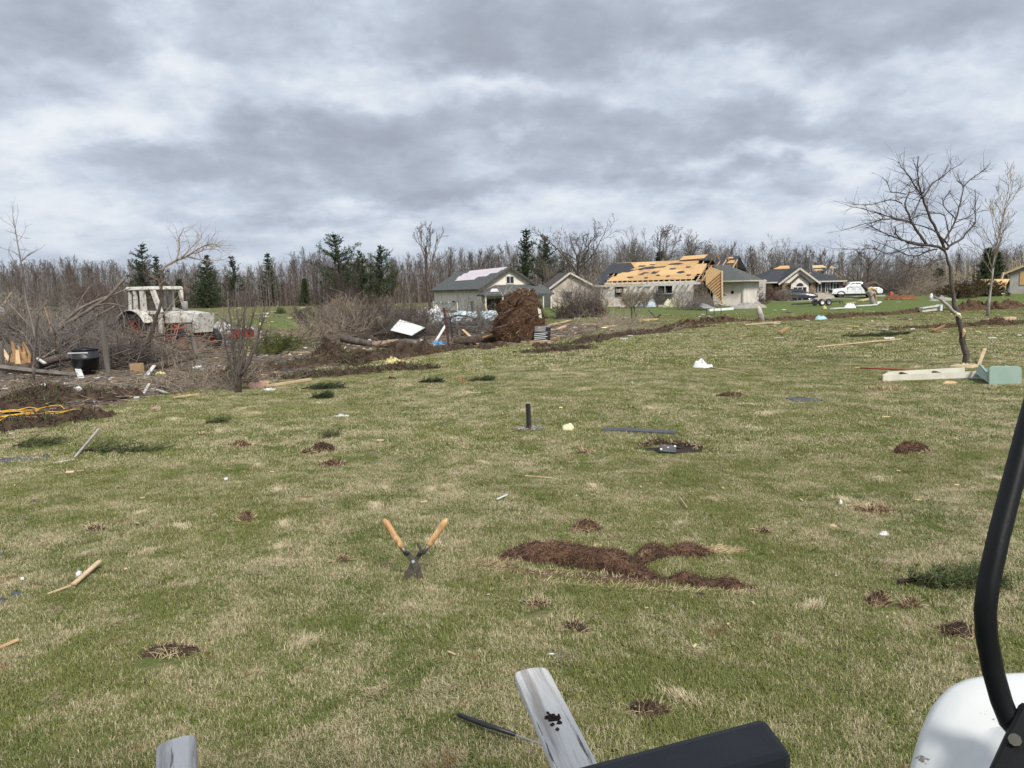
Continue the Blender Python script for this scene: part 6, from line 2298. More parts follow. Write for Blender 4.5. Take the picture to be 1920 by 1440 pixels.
def tractor():
    b = at(330, 657)
    Y = b.y
    yaw = R(-24)                                   # nose to the right and towards us
    r = thing('tractor', 'wrecked cream and red cab tractor buried in broken branches', 'tractor', ground(P(328, 657, Y).x, Y), yaw)
    r.scale = (1.12, 1.12, 1.12)
    # local x forward, y left, z up
    pw = lambda g, n, m_, **k: part(g, n, m_, r, **k)
    for s_ in (-1, 1):
        tyre_wheel(r, (-1.05, s_ * .80, .76), .76, .42, (0, 1 if s_ < 0 else -1, 0) if False else (0, -s_ * -1, 0), 'tractor_red', .6, 18, 'rear_wheel')
        tyre_wheel(r, (1.30, s_ * .66, .42), .42, .26, (0, 1, 0) if s_ > 0 else (0, 1, 0), 'tractor_red', .55, 0, 'front_wheel')
    # hood: slightly tapering box with sloped nose
    h = M()
    h.add([(.05, -.40, 1.06), (1.70, -.36, 1.10), (1.70, .36, 1.10), (.05, .40, 1.06), (.0, -.38, 1.52), (1.78, -.34, 1.42), (1.78, .34, 1.42), (.0, .38, 1.52), (.9, -.30, 1.53), (.9, .30, 1.53)],
          [(0, 1, 5, 8, 4), (3, 7, 9, 6, 2), (4, 8, 9, 7), (8, 5, 6, 9), (1, 2, 6, 5), (0, 4, 7, 3), (0, 3, 2, 1)])
    pw(h, 'hood', 'tractor_cream', bevel=.03)
    g = M()
    g.add([(1.62, -.37, .72), (1.66, .37, .72), (1.80, .36, 1.44), (1.78, -.36, 1.44), (1.40, -.37, .72), (1.40, .37, .72), (1.42, .36, 1.09), (1.42, -.36, 1.09)], [(0, 1, 2, 3), (4, 0, 3, 7), (1, 5, 6, 2), (4, 5, 1, 0)])
    pw(g, 'nose', 'tractor_cream')
    gr = M()
    for k in range(7):
        x = 1.02 + k * .055
        gr.beam((x, -.375, .74), (x, -.375, 1.05), .014, .02)
    pw(gr, 'side_grille', 'grille_grey')
    pw(M().box((1.2, 0, .88), (.72, .70, .36)), 'radiator', 'paint_black')
    pw(M().box((.85, 0, .78), (1.15, .46, .52)), 'engine', 'tractor_red', bevel=.03)
    e = M()
    for (x, z, s_) in ((.6, .95, .16), (.85, .85, .18), (1.1, .95, .14), (.7, .68, .2)):
        e.lathe([(0, -.12), (s_ * .6, -.12), (s_ * .6, .12), (0, .12)], 10, 'Y', (x, -.28, z))
    pw(e, 'engine_block', 'tractor_red')
    pw(M().beam((.2, -.30, .55), (1.45, -.34, .52), .12, .14), 'frame_rail', 'tractor_red')
    pw(M().beam((1.30, -.7, .42), (1.30, .7, .42), .12, .12), 'front_axle', 'tractor_red')
    pw(M().box((-.9, 0, .8), (1.0, .62, .6)), 'transmission', 'tractor_red', bevel=.03)
    pw(M().box((-.35, -.48, .52), (.6, .35, .06)), 'step', 'paint_black')
    # muffler and pipe
    pw(M().tube([(.72, 0, 1.5), (.72, 0, 1.9)], .10, 14), 'muffler', 'muffler_grey', smooth=True)
    pw(M().tube([(.72, 0, 1.9), (.73, .0, 2.25), (.71, .02, 2.55)], [.045, .042, .04], 8), 'exhaust_pipe', 'rust_post', smooth=True)
    # cab: posts, roof, sills, fenders
    cab = [(-.05, -.62, 1.18), (-.22, -.66, 2.35), (-1.45, -.66, 2.35), (-1.50, -.62, 1.50)]
    for s_ in (-1, 1):
        f = lambda p: (p[0], p[1] * (1 if s_ < 0 else -1), p[2])
        pw(M().beam(f((.10, -.60, 1.48)), f((-.20, -.64, 2.36)), .13, .15), 'cab_post', 'tractor_cream')
        pw(M().beam(f((-.72, -.66, 1.3)), f((-.72, -.66, 2.36)), .24, .09, up=(0, 1, 0)), 'cab_post', 'tractor_cream')
        pw(M().beam(f((-1.15, -.66, 1.5)), f((-1.12, -.66, 2.36)), .13, .09, up=(0, 1, 0)), 'cab_post', 'tractor_cream')
        pw(M().beam(f((-1.52, -.62, 1.5)), f((-1.42, -.64, 2.36)), .09, .09), 'cab_post', 'tractor_cream')
        pw(M().beam(f((.06, -.64, 1.5)), f((-1.5, -.64, 1.5)), .08, .13), 'cab_sill', 'tractor_cream')
        pw(M().beam(f((.02, -.62, .72)), f((.08, -.61, 1.46)), .14, .07, up=(0, 1, 0)), 'door_frame', 'tractor_cream')
        pw(M().beam(f((-.66, -.64, 1.45)), f((-.28, -.64, .78)), .08, .06, up=(0, 1, 0)), 'door_frame', 'tractor_cream')
        pw(M().prism([f((-.60, -.60, 1.02)), f((-.02, -.60, 1.02)), f((.02, -.60, 1.42)), f((-.60, -.60, 1.42))], (0, 0, 0), (0, .02, 0)), 'door_glass', 'tint_green')
        fe = M()
        n = 9
        rin = [(-1.05 + .86 * math.cos(a), -.60, .76 + .86 * math.sin(a)) for a in np.linspace(R(25), R(165), n)]
        rout = [(x, -1.08, z) for x, y, z in rin]
        fe.add([f(p) for p in rin] + [f(p) for p in rout], [(i, i + 1, n + i + 1, n + i) for i in range(n - 1)])
        fo = pw(fe, 'fender', 'tractor_cream')
        sm = fo.modifiers.new('solid', 'SOLIDIFY'); sm.thickness = .025
    ro = M()
    ro.box((-.84, 0, 2.42), (1.50, 1.50, .13), taper=.94)
    pw(ro, 'cab_roof', 'tractor_cream', bevel=.03)
    pw(M().beam((-1.62, -.70, 2.36), (-1.62, .70, 2.36), .12, .10), 'roof_visor', 'tractor_cream')
    pw(M().box((-.85, 0, 1.35), (.5, .5, .5)), 'seat', 'paint_black', bevel=.05)
    pw(M().tube([(-.28, 0, 1.3), (-.36, 0, 1.62)], .03, 8), 'steering_column', 'paint_black')
    pw(M().box((-.15, 0, 1.25), (.12, .9, .5)), 'dashboard', 'paint_black')
    pw(M().prism([(-1.55, -.95, .95), (-1.75, -.95, .95), (-1.8, -.95, 1.5), (-1.6, -.95, 1.6)], (0, 0, 0), (0, .03, 0)), 'mud_flap', 'tint_green')


def upright(name, label, cat, bpx, tpx, w, mat, n=4, dy=0.0, group=None, d=None):
    b = at(*bpx)
    t = P(tpx[0], tpx[1], b.y + dy)
    v = t - b
    if n == 4:
        g = M().beam((0, 0, -.08), v, w, d or w, up=(0, 1, 0))
    else:
        g = M().tube([(0, 0, -.08), v * .5 + Vector((w * .1, 0, 0)), v], [w / 2, w / 2, w / 2 * .92], n)
    o = g.build(name, MATS[mat], None, loc=b)
    return tag(o, label, cat, group)


def bin_():
    b = at(163, 702)
    Y = b.y
    r = thing('trash_bin', 'dark blue black round rubbish bin standing among the broken trunks', 'rubbish bin', b)
    k = Y / FPX
    h0 = 47 * k
    w = M().lathe([(0, 0), (19 * k, 0), (23 * k, h0 * .64), (23.6 * k, h0 * .64), (23.8 * k, h0 * .68), (23.2 * k, h0 * .7), (22 * k, h0), (20.5 * k, h0), (20 * k, h0 * .72), (17 * k, .03), (0, .03)], 32)
    part(w, 'tub', 'black_plastic', r, smooth=True)
    rim = M().lathe([(21.8 * k, h0 - .01), (23.2 * k, h0 - .015), (23.4 * k, h0 + .02), (22.4 * k, h0 + .03), (21.2 * k, h0 + .02)], 32)
    part(rim, 'rim', 'black_plastic', r, smooth=True)
    l = M()
    l.beam((-19 * k, -.36, h0 * .9), (18 * k, -.36, h0 * .9), .012, .025)
    part(l, 'torn_liner', 'white_plastic', r)
    q = M().beam((-.10, -22.6 * k, h0 * .66), (.32, -21.0 * k, h0 * .66), .05, .03)
    part(q, 'handle', 'black_plastic', r)


def splintered_stump():
    b = at(48, 700)
    r = thing('splintered_stump', 'torn orange tree stump with long standing splinters at the picture edge', 'stump', b)
    k = b.y / FPX
    rg = np.random.default_rng(6)
    p = lambda px, py, dy=0.0: np.array(P(px, py, b.y + dy)) - np.array(b)
    part(M().tube([p(38, 704), p(38, 680)], [.42, .36], 11), 'trunk', 'bark_brown', r, smooth=True)
    for i in range(17):
        x0 = rg.uniform(14, 54)
        x1 = x0 * .75 + 5 + rg.normal(0, 2)
        dy = rg.uniform(-.25, .25)
        y1 = rg.uniform(640, 668)
        if 24 < x0 < 36: y1 = rg.uniform(672, 684)
        w = rg.uniform(.05, .12)
        a, c = p(x0, 694, dy), p(x1, y1, dy)
        m_ = a + (c - a) * .55 + rg.normal(0, .05, 3)
        g = M().tube([a, m_, c, c + (c - m_) * .3 + rg.normal(0, .05, 3)], [w, w * .85, w * .5, w * .06], 4)
        part(g, 'splinter', rg.choice(['wood_split', 'wood_raw', 'wood_split', 'bark_brown']), r)


def fallen_trunks():
    T = lambda name, label, line, r0, r1, mat='bark_brown', torn=None, n=9, cat='fallen trunk': _trunk(name, label, line, r0, r1, mat, torn, n, cat)
    T('fallen_tree', 'thick fallen trunk arching from the torn stump toward the rubbish bin', [(44, 646, -.2), (70, 636, -.3), (100, 640, -.4), (130, 630, -.5), (160, 634, -.5), (195, 644, -.5)], .17, .15, 'bark_brown', [(56, 641, -.42), (92, 634, -.52)])
    T('fallen_tree', 'fallen trunk with an orange torn streak above the rubbish bin', [(118, 646, -.9), (142, 632, -.95), (168, 640, -1), (190, 650, -1), (232, 652, -1), (262, 670, -1)], .15, .05, 'bark_brown', [(116, 645, -1.02), (146, 631, -1.06)])
    T('fallen_tree', 'dark trunk lying low behind the rubbish bin', [(60, 690, .5), (105, 672, .5), (140, 668, .6), (190, 655, .7), (260, 640, 1.0)], .15, .08, 'bark_grey')
    T('fallen_log', 'mossy round log lying in front of the grey fence post by the tractor wheel', [(270, 692, .3), (300, 686, .3), (335, 676, .3), (368, 668, .3)], .13, .10, 'bark_brown', cat='log')
    T('fallen_rail', 'long grey timber rail lying in the grass in front of the rubbish bin', [(-10, 688, 0), (60, 696, 0), (145, 704, 0)], .09, .08, 'post_wood', n=4, cat='rail')
    T('fallen_log', 'cut log with a pale end beside the leaning metal sheet', [(700, 646, 0), (725, 643, 0), (748, 640, 0)], .12, .11, 'pine_log', cat='log')
    T('fallen_log', 'long grey fallen log under the leaning metal sheet', [(640, 634, .8), (690, 644, .6), (730, 648, .4), (760, 640, .4), (800, 646, .4)], .15, .13, 'bark_grey', cat='log')
    T('fallen_tree', 'peeled fallen trunk lying from the uprooted root ball toward the thin steel posts', [(850, 640, .4), (890, 638, .4), (920, 634, .3), (955, 632, .2)], .17, .24, 'bark_brown', cat='fallen trunk', torn=[(905, 633, .0), (945, 627, -.1)])


def _trunk(name, label, line, r0, r1, mat, torn, n, cat):
    mid = line[len(line) // 2]
    b = at(mid[0], max(p[1] for p in line) + 6)
    root = thing(name, label, cat, b)
    rg = np.random.default_rng(int(abs(line[0][0]) * 7 + line[0][1]))
    pts = np.array([np.array(P(px, py, b.y + dy)) - np.array(b) for px, py, dy in line])
    for q in pts:
        q[2] = max(q[2], r0 * .7)
    tt = np.linspace(0, len(pts) - 1, (len(pts) - 1) * 4 + 1)
    f = np.stack([np.interp(tt, np.arange(len(pts)), pts[:, c]) for c in range(3)], 1)
    f[1:-1] = (f[:-2] + 2 * f[1:-1] + f[2:]) / 4
    rad = np.linspace(r0, r1, len(f)) * (1 + (rg.normal(0, .05, len(f)) if n > 4 else 0))
    part(M().tube(f, rad, n), 'trunk', mat, root, smooth=n > 4)
    e = [(f[0], f[0] - f[1])]
    for q, d in e:
        part(M().tube([q + unit(d) * .004, q + unit(d) * .02], [r0 * .9, r0 * .8], 9), 'torn_end', 'wood_raw', root)
    if torn:
        a, c = [np.array(P(px, py, b.y + dy)) - np.array(b) for px, py, dy in torn]
        m_ = (a + c) / 2
        part(M().tube([a, m_ + (0, 0, .05), c], [.03, .09, .03], 6), 'torn_streak', 'wood_split', root)


def left_brush():
    brush('fallen_tree', 'broken crown with two long grey limbs slanting up beside the torn stump', (60, 668), (250, 668), 1.9, 101, 420, 'twig_grey', bark='bark_mid', trunk=[
        (.10, [(80, 636, -1), (115, 612, -.9), (160, 586, -.8), (205, 556, -.7), (235, 520, -.6)]), (.08, [(84, 632, -.9), (120, 603, -.8), (150, 578, -.8), (185, 562, -.7), (212, 552, -.6)]), (.03, [(140, 586, -.8), (152, 560, -.7), (170, 535, -.6)]), (.03, [(180, 573, -.8), (205, 568, -.8), (235, 575, -.7)]), (.03, [(205, 556, -.7), (230, 545, -.6), (246, 540, -.6)]),
        (.06, [(120, 640, -.3), (170, 600, -.2), (215, 574, .1)]), (.05, [(95, 652, -.4), (45, 600, -.2), (18, 570, 0)]), (.05, [(60, 655, .4), (55, 610, .3), (46, 590, .3)])])
    brush('fallen_tree', 'tangled bare crown lying before the tractor wheels', (215, 682), (360, 678), 1.15, 102, 210, 'twig_tan', trunk=[(.06, [(205, 648, 0), (260, 630, 0), (320, 628, .1), (400, 632, .3)]), (.05, [(290, 690, -.4), (330, 664, -.3), (400, 660, -.2)])])
    brush('fallen_tree', 'low brown brush heap at the edge of the picture below the pink wall panel', (-30, 660), (80, 640), 1.5, 103, 420, 'twig_brown')
    brush('fallen_tree', 'grey brush behind the rubbish bin and the fence post', (130, 655), (260, 640), 1.3, 104, 300, 'twig_grey')
    brush('brush_heap', 'brown brush heap lying between the tractor nose and the red machine', (395, 640), (470, 634), .35, 105, 40, 'twig_tan', cat='brush heap')
    brush('brush_heap', 'flattened twig heap at the foot of the many stemmed sapling', (325, 724), (440, 732), .25, 106, 130, 'twig_tan', cat='brush heap', L=(.4, 1.0), r=.012)
    brush('brush_heap', 'tan brush heap in front of the dark brown thicket', (560, 648), (700, 640), .9, 107, 420, 'twig_tan', cat='brush heap')
    brush('fallen_tree', 'wide fallen crown lying beneath the leaning metal sheet', (600, 640), (800, 632), 1.3, 108, 620, 'twig_brown')
    brush('fallen_tree', 'fallen crown spread between the thin steel posts and the root ball', (800, 626), (935, 628), .9, 109, 300, 'twig_grey', bark='bark_grey', trunk=[(.09, [(850, 625, 0), (890, 612, 0), (925, 602, 0)]), (.06, [(830, 600, .5), (860, 590, .5), (905, 600, .5)])])
    brush('fallen_tree', 'grey brown fallen crown heaped over the low trunk between stump and bin', (70, 690), (140, 684), 1.2, 111, 330, 'twig_grey')
    brush('fallen_tree', 'dense twig tangle between the fence post and the cardboard box', (195, 696), (275, 690), .9, 112, 330, 'twig_brown', L=(.4, 1.3))
    brush('fallen_tree', 'tangle of grey branches lying behind the split fence post', (290, 668), (370, 662), .5, 113, 60, 'twig_tan')
    brush('fallen_tree', 'brown crown sprawling behind the tractor rear wheel', (150, 632), (270, 622), 2.0, 114, 420, 'twig_brown', L=(.7, 2.2))
    brush('fallen_tree', 'bare crown lying at the picture edge behind the torn stump', (-40, 640), (90, 628), 2.0, 115, 300, 'twig_tan', L=(.7, 2.4))
    for i, (px, py, w, h, n_, lab) in enumerate(((25, 650, 2.0, 3.0, 7, 'pale broken sapling clump at the picture edge'), (150, 640, 2.4, 2.8, 8, 'pale upright twigs standing behind the slanting limbs'), (92, 660, 1.8, 2.2, 6, 'thin pale twigs standing behind the thin tall sapling'), (410, 640, 1.2, 1.4, 6, 'short pale twigs beside the tractor nose'))):
        shrub('broken_sapling', lab, px, py, w, h, 440 + i, 'twig_pale', n_, cat='sapling')
    # standing thicket of bare shrubs, each its own stem cluster
    rg = np.random.default_rng(60)
    th = [(585, 618, 3.6, 1.7, 'brown bare shrub at the end of the thicket nearest the dark round bush'), (622, 622, 4.0, 2.0, 'tall brown bare shrub in the thicket below the largest pine'),
          (660, 622, 4.0, 2.3, 'densest brown shrub in the middle of the thicket'), (700, 620, 4.0, 2.2, 'reddish brown shrub of the thicket behind the brush heap'),
          (738, 616, 3.8, 2.1, 'brown shrub of the thicket straight behind the metal sheet'), (775, 612, 3.2, 1.6, 'brown shrub of the thicket beside the tall broken tree'),
          (640, 612, 4.0, 2.8, 'taller open shrub rising above the thicket'), (806, 608, 2.6, 1.2, 'grey brown shrub of the thicket before the gabled house')]
    for i, (px, py, w, h, lab) in enumerate(th):
        shrub('bare_shrub', lab, px, py, w, h, 400 + i, ['twig_brown', 'twig_tan', 'twig_tan', 'twig_red', 'twig_tan', 'twig_brown', 'twig_dark', 'twig_grey'][i], 20, group='bare shrubs of the thicket')
    shrub('bare_tree', 'dark open young tree above the thicket with fine upright twigs', 640, 600, 2.6, 4.2, 420, 'twig_dark', 6, cat='tree')
    shrub('bare_shrub', 'thin grey sapling shrub standing behind the broken crown', 110, 600, 3.0, 4.2, 421, 'twig_grey', 12)
    shrub('bare_shrub', 'wiry grey shrub at the picture edge by the pink wall panel', 30, 620, 2.4, 3.6, 422, 'twig_grey', 12)
    shrub('bare_shrub', 'wiry reddish shrub between two long slanting limbs and the tractor', 195, 622, 3.2, 3.6, 423, 'twig_red', 14)
    shrub('bare_shrub', 'low grey twig bush behind the tractor cab', 235, 602, 3.0, 2.2, 424, 'twig_grey', 12)
    # upright broken saplings
    limb_tree('bent_sapling', 'snapped sapling standing before the tractor with its crown bent over to one side', 'tree', (258, 690), None, [
        (.085, 0.0, [(258, 690), (272, 660), (285, 625), (295, 592), (302, 560), (303, 530), (302, 508)]),
        (.05, .4, [(302, 508), (312, 498), (330, 489), (352, 480), (380, 470), (404, 464)]),
        (.03, .6, [(330, 489), (336, 470), (334, 448), (345, 428)]), (.03, .2, [(340, 484), (360, 462), (378, 446)]), (.028, -.4, [(352, 480), (372, 466), (396, 456), (414, 464)]), (.026, .9, [(352, 482), (390, 490), (425, 486)]),
        (.03, -.3, [(303, 545), (298, 530), (295, 522)]), (.03, .3, [(290, 610), (310, 585), (330, 560)])], 'bark_brown', 'twig_tan', 43, ntw=9, tlen=.7, sub=3)
    limb_tree('thin_sapling', 'thin tall bare sapling with an upright top near the edge of the picture', 'tree', (60, 716), None, [
        (.05, 0, [(60, 716), (64, 690), (66, 650), (70, 610), (72, 590)]), (.03, .4, [(68, 640), (58, 600), (48, 560), (44, 520), (38, 480), (30, 440), (24, 404)]),
        (.02, .3, [(44, 520), (30, 500), (16, 470)]), (.018, .2, [(40, 490), (52, 478), (60, 472)]), (.022, -.2, [(66, 660), (52, 640), (40, 620)]), (.02, -.4, [(62, 690), (80, 660), (98, 640)])], 'bark_grey', 'twig_grey', 44, ntw=6, tlen=.7, sub=2)
    limb_tree('thin_sapling', 'second slim grey sapling stem crossing in front of the torn stump', 'tree', (112, 700), None, [
        (.03, 0, [(112, 700), (113, 672), (110, 648), (116, 630)]), (.02, -.2, [(112, 672), (126, 655), (150, 640)])], 'bark_grey', 'twig_grey', 45, ntw=5, tlen=.6, sub=2)
    limb_tree('many_stemmed_sapling', 'many stemmed bare sapling rising alone from the soil bank', 'tree', (447, 737), None, [
        (.07, 0, [(447, 737), (449, 715), (451, 695)]), (.04, .1, [(446, 735), (442, 690), (436, 650), (434, 610), (428, 570)]), (.04, .2, [(450, 700), (455, 660), (458, 610), (460, 570)]),
        (.04, -.2, [(451, 705), (468, 680), (478, 650), (490, 610), (496, 590)]), (.035, -.1, [(449, 715), (447, 670), (452, 630), (446, 590)]), (.035, .3, [(452, 695), (470, 665), (484, 640), (500, 630)]),
        (.03, -.3, [(445, 730), (434, 690), (424, 655), (418, 610)]), (.03, .2, [(455, 690), (466, 640), (472, 600), (480, 565)]), (.028, 0, [(446, 720), (440, 680), (440, 640), (446, 610)])], 'bark_brown', 'twig_brown', 46, ntw=9, tlen=.5, sub=3)
    limb_tree('grey_sapling', 'pale forked sapling in front of the porch of the gabled house', 'tree', (936, 600), None, [
        (.06, 0, [(936, 602), (938, 575), (943, 556)]), (.035, 0, [(943, 556), (938, 545), (930, 532)]), (.035, .2, [(943, 556), (948, 545), (950, 534)]), (.03, 0, [(944, 553), (955, 543), (962, 534)])], 'bark_pale', 'bark_pale', 47, ntw=4, tlen=.7, sub=2)
    limb_tree('dead_stick', 'thin leaning dead stem stuck in the soil bank below the metal sheet', 'tree', (699, 668), None, [(.03, 0, [(699, 668), (712, 645), (728, 622), (738, 610)]), (.015, 0, [(712, 645), (716, 640), (719, 637)])], 'bark_brown', 'twig_dark', 48, ntw=2, tlen=.3, sub=1)


def left_things():
    tractor()
    bin_()
    splintered_stump()
    fallen_trunks()
    left_brush()
    upright('fence_post', 'weathered grey fence post leaning beside the rubbish bin', 'fence post', (203, 703), (190, 602), .15, 'post_wood', 8, group='fence posts of the yard')
    upright('fence_post', 'short dark post stub behind the leaning fence post', 'fence post', (187, 640), (181, 603), .13, 'post_wood', 8, group='fence posts of the yard')
    upright('fence_post', 'split grey fence post in front of the tractor front wheel', 'fence post', (372, 688), (360, 632), .15, 'post_wood', 7, group='fence posts of the yard')
    upright('fence_post', 'grey fence post standing at the picture edge', 'fence post', (3, 706), (1, 640), .15, 'post_wood', 8, group='fence posts of the yard')
    upright('steel_post', 'taller rust dark steel post beside the gabled house brush', 'steel post', (842, 649), (832, 577), .085, 'rust_post', 4, group='steel posts')
    upright('steel_post', 'shorter black steel post close to the taller rusty one', 'steel post', (850, 649), (844, 597), .07, 'paint_black', 4, group='steel posts')
    upright('fence_post', 'pale wooden fence post standing before the tarp', 'fence post', (899, 612), (896, 573), .16, 'post_wood', 8, group='fence posts of the yard')
    upright('fence_post', 'low grey post stub behind the fallen peeled trunk', 'fence post', (861, 634), (860, 618), .15, 'post_wood', 7, group='fence posts of the yard')
    # cardboard box and insulation
    b = at(258, 700)
    r = thing('cardboard_box', 'plain brown cardboard box standing by yellow insulation', 'box', b, R(-8), rot=(0, R(-3), R(-10)))
    k = b.y / FPX
    part(M().box((0, 0, 9.5 * k), (23 * k, .16, 19 * k)), 'carton', 'cardboard', r, bevel=.004)
    part(M().box((0, -.075, 19 * k), (22.6 * k, .02, .01), rot=Matrix.Rotation(.4, 3, 'X')), 'flap', 'cardboard', r)
    for (px, py, w, h, sd, lab) in ((241, 682, .26, .50, 1, 'yellow insulation tuft standing beside the cardboard box'), (75, 672, .28, .2, 2, 'yellow insulation tuft caught behind the thin sapling'),
                                    (237, 632, .4, .42, 3, 'yellow insulation tuft caught at the rear tractor wheel'), (461, 664, .38, .34, 4, 'yellow insulation tuft caught in the many stemmed sapling'),
                                    (500, 655, .30, .25, 5, 'yellow insulation tuft on the fallen yellow green juniper'), (737, 679, .5, .14, 6, 'yellow insulation scrap on the soil bank'),
                                    (300, 699, .3, .08, 7, 'yellow insulation scrap on the ground behind the white board'), (489, 606, .3, .2, 8, 'yellow insulation tuft on the yard behind the sapling')):
        lump('insulation_tuft', lab, 'insulation', px, py + 4, w, w * .8, h, 500 + sd, 'insul_yellow', 'yellow insulation tufts', rough=.35)
    # boards
    B_ = [((138, 689), (152, 710), .16, .04, 'white_trim', .42, .0, 'white board with peeling paint leaning on the rubbish bin'),
          ((272, 711), (293, 696), .11, .04, 'white_trim', .0, .20, 'white board end propped in the leaf litter by the cardboard box'),
          ((208, 689), (246, 693), .07, .05, 'grille_grey', .12, .1, 'grey lath lying between the fence post and the cardboard box'),
          ((62, 727), (108, 728), .06, .03, 'white_trim', .02, .02, 'thin white lath lying below the thin tall sapling'),
          ((285, 735), (312, 741), .05, .03, 'white_trim', .05, .03, 'white stick slanting on the dark soil below the sapling'),
          ((269, 742), (281, 732), .05, .03, 'white_trim', .0, .12, 'short white stick crossing the slanting white stick'),
          ((413, 695), (442, 696), .22, .04, 'wood_raw', .03, .03, 'short yellow board at the foot of the many stemmed sapling'),
          ((360, 709), (395, 711), .12, .05, 'wood_split', .03, .03, 'orange broken board on the yard before the sapling'),
          ((388, 707), (412, 707), .10, .03, 'white_trim', .05, .05, 'white lath beside the orange broken board'),
          ((498, 729), (582, 717), .10, .05, 'lumber', .02, .04, 'long pale plank lying at the lawn edge by the pine clump'),
          ((528, 663), (606, 665), .09, .05, 'lumber', .03, .03, 'long yellow plank on the yard beyond the soil bank'),
          ((642, 667), (678, 660), .10, .05, 'wood_split', .05, .05, 'orange brown plank end behind the highest soil clod'),
          ((676, 659), (697, 661), .09, .05, 'lumber', .05, .05, 'short pale plank beside the orange brown plank'),
          ((730, 656), (765, 654), .10, .05, 'lumber', .05, .05, 'pale plank lying on the crest of the soil bank'),
          ((618, 648), (648, 646), .10, .05, 'white_trim', .03, .03, 'white plank on the ground in front of the brush heap'),
          ((692, 645), (706, 650), .10, .05, 'white_trim', .15, .03, 'broken white plank end by the cut log'),
          ((700, 650), (726, 652), .10, .05, 'white_trim', .05, .03, 'white plank lying flat by the cut log'),
          ((752, 680), (766, 684), .12, .04, 'lumber', .03, .03, 'pale wood scrap on the grass below the soil bank'),
          ((812, 650), (836, 635), .10, .04, 'white_trim', .0, .55, 'white plank leaning on the taller rusty steel post'),
          ((868, 632), (896, 647), .12, .04, 'wood_raw', .3, .02, 'bare plank sloping from the fallen peeled trunk'),
          ((976, 645), (1030, 645), .22, .09, 'lumber', .02, .02, 'pale yellow beam lying on the grass before the root ball'),
          ((560, 612), (600, 610), .10, .04, 'white_trim', .05, .05, 'white lath lying across the green strip'),
          ((470, 593), (522, 585), .12, .05, 'insul_yellow', .15, .15, 'yellow painted beam on the far strip of green'),
          ((585, 634), (584, 622), .10, .05, 'wood_raw', .0, .45, 'short upright broken board in the shredded wood'),
          ((516, 638), (560, 645), .12, .05, 'lumber', .03, .05, 'bare plank lying behind the yellow green juniper'),
          ((325, 752), (372, 745), .05, .02, 'wood_raw', .05, .05, 'thin pale root lying at the edge of the soil')]
    for i, (a, b, w, t, mt, z1, z2, lab) in enumerate(B_):
        plank('broken_board', lab, 'board', a, b, w, t, mt, z1, z2, 'broken boards in the yard')
    rg = np.random.default_rng(321)
    for k in range(46):
        px, py = rg.uniform(-10, 430), rg.uniform(612, 700)
        if px > 250 and py > 665: continue
        L_ = rg.uniform(.5, 2.0)
        a = at(px, py)
        an, tl = rg.uniform(0, PI), abs(rg.normal(0, .45))
        d = Vector((math.cos(an) * math.cos(tl), math.sin(an) * .5 * math.cos(tl), math.sin(tl))) * L_
        z = rg.uniform(.05, .55)
        g = M().beam((0, 0, z), d + Vector((0, 0, z)), rg.uniform(.08, .16), .04)
        i = k % 4
        tag(g.build('wreck_board', MATS[['lumber', 'post_wood', 'white_trim', 'wood_dull'][i]], None, loc=a), ['bare yellow board caught among the fallen branches round the tractor', 'grey weathered board caught among the fallen branches round the tractor', 'white painted board caught among the fallen branches round the tractor', 'brown board caught among the fallen branches round the tractor'][i], 'board', 'boards caught in the branches')
    # pink wall panel, upper edge of the picture
    b = at(14, 622)
    r = thing('wall_panel', 'torn pinkish wall panel with studs at the picture edge', 'wall panel', b)
    p = lambda px, py, dy=0.0: np.array(P(px, py, b.y + dy)) - np.array(b)
    part(M().prism([p(-20, 584, .3), p(22, 582, .2), p(36, 604, -.2), p(0, 608, -.2), p(-20, 610, -.1)], (0, 0, 0), (0, .1, -.05)), 'panel', 'panel_pink', r)
    for a, c in (((-20, 594), (28, 586)), ((24, 581), (36, 606)), ((-20, 606), (8, 602))):
        part(M().beam(p(*a, -.1), p(*c, -.1), .08, .09), 'stud', 'lumber_red', r)
    part(M().prism([p(-5, 572, .2), p(12, 580, .2), p(8, 584, .1), p(-8, 584, .1)], (0, 0, 0), (0, .03, 0)), 'sheet', 'tarp_pale', r)
    part(M().beam(p(5, 572, 0), p(22, 548, .1), .1, .1), 'stud', 'lumber', r)
    part(M().beam(p(10, 585, 0), p(42, 580, .1), .2, .05), 'plate', 'metal_grey', r)
    plank('pale_blue_board', 'pale blue board lying among the brush behind the thin sapling', 'board', (70, 600), (85, 612), .16, .04, 'tarp_pale', .3, .1)
    # red machine behind
    b = at(452, 640)
    r = thing('red_machine', 'old red farm machine with rubbish heaped on it in the yard', 'farm machine', b)
    p = lambda px, py, dy=0.0: np.array(P(px, py, b.y + dy)) - np.array(b)
    part(M().box((0, .4, .45), (.95, .8, .45)), 'hopper', 'tractor_red', r, bevel=.02)
    for x in (-.44, -.15, .15, .44):
        part(M().box((x, -.02, .35), (.05, .05, .6)), 'rib', 'tractor_red', r)
    rg = np.random.default_rng(31)
    for nm, mt, n in (('rubbish', 'white_trim', 14), ('rubbish', 'panel_pink', 12), ('rubbish', 'tarp_pale', 6)):
        g = M()
        for k in range(n):
            g.box((rg.normal(-.3, .7), .4 + rg.normal(0, .3), .70 + rg.uniform(-.15, .12)), rg.uniform(.06, .3, 3) * (1, .6, .35), rot=Matrix.Rotation(rg.uniform(0, 3), 3, 'Z') @ Matrix.Rotation(rg.normal(0, .5), 3, 'X'))
        tag(part(g, nm, mt, r), None, None, kind='stuff')
    g = M().lathe([(.10, -.12), (.16, -.10), (.17, 0), (.16, .10), (.10, .12)], 14, 'Y', (.1, -.15, .17))
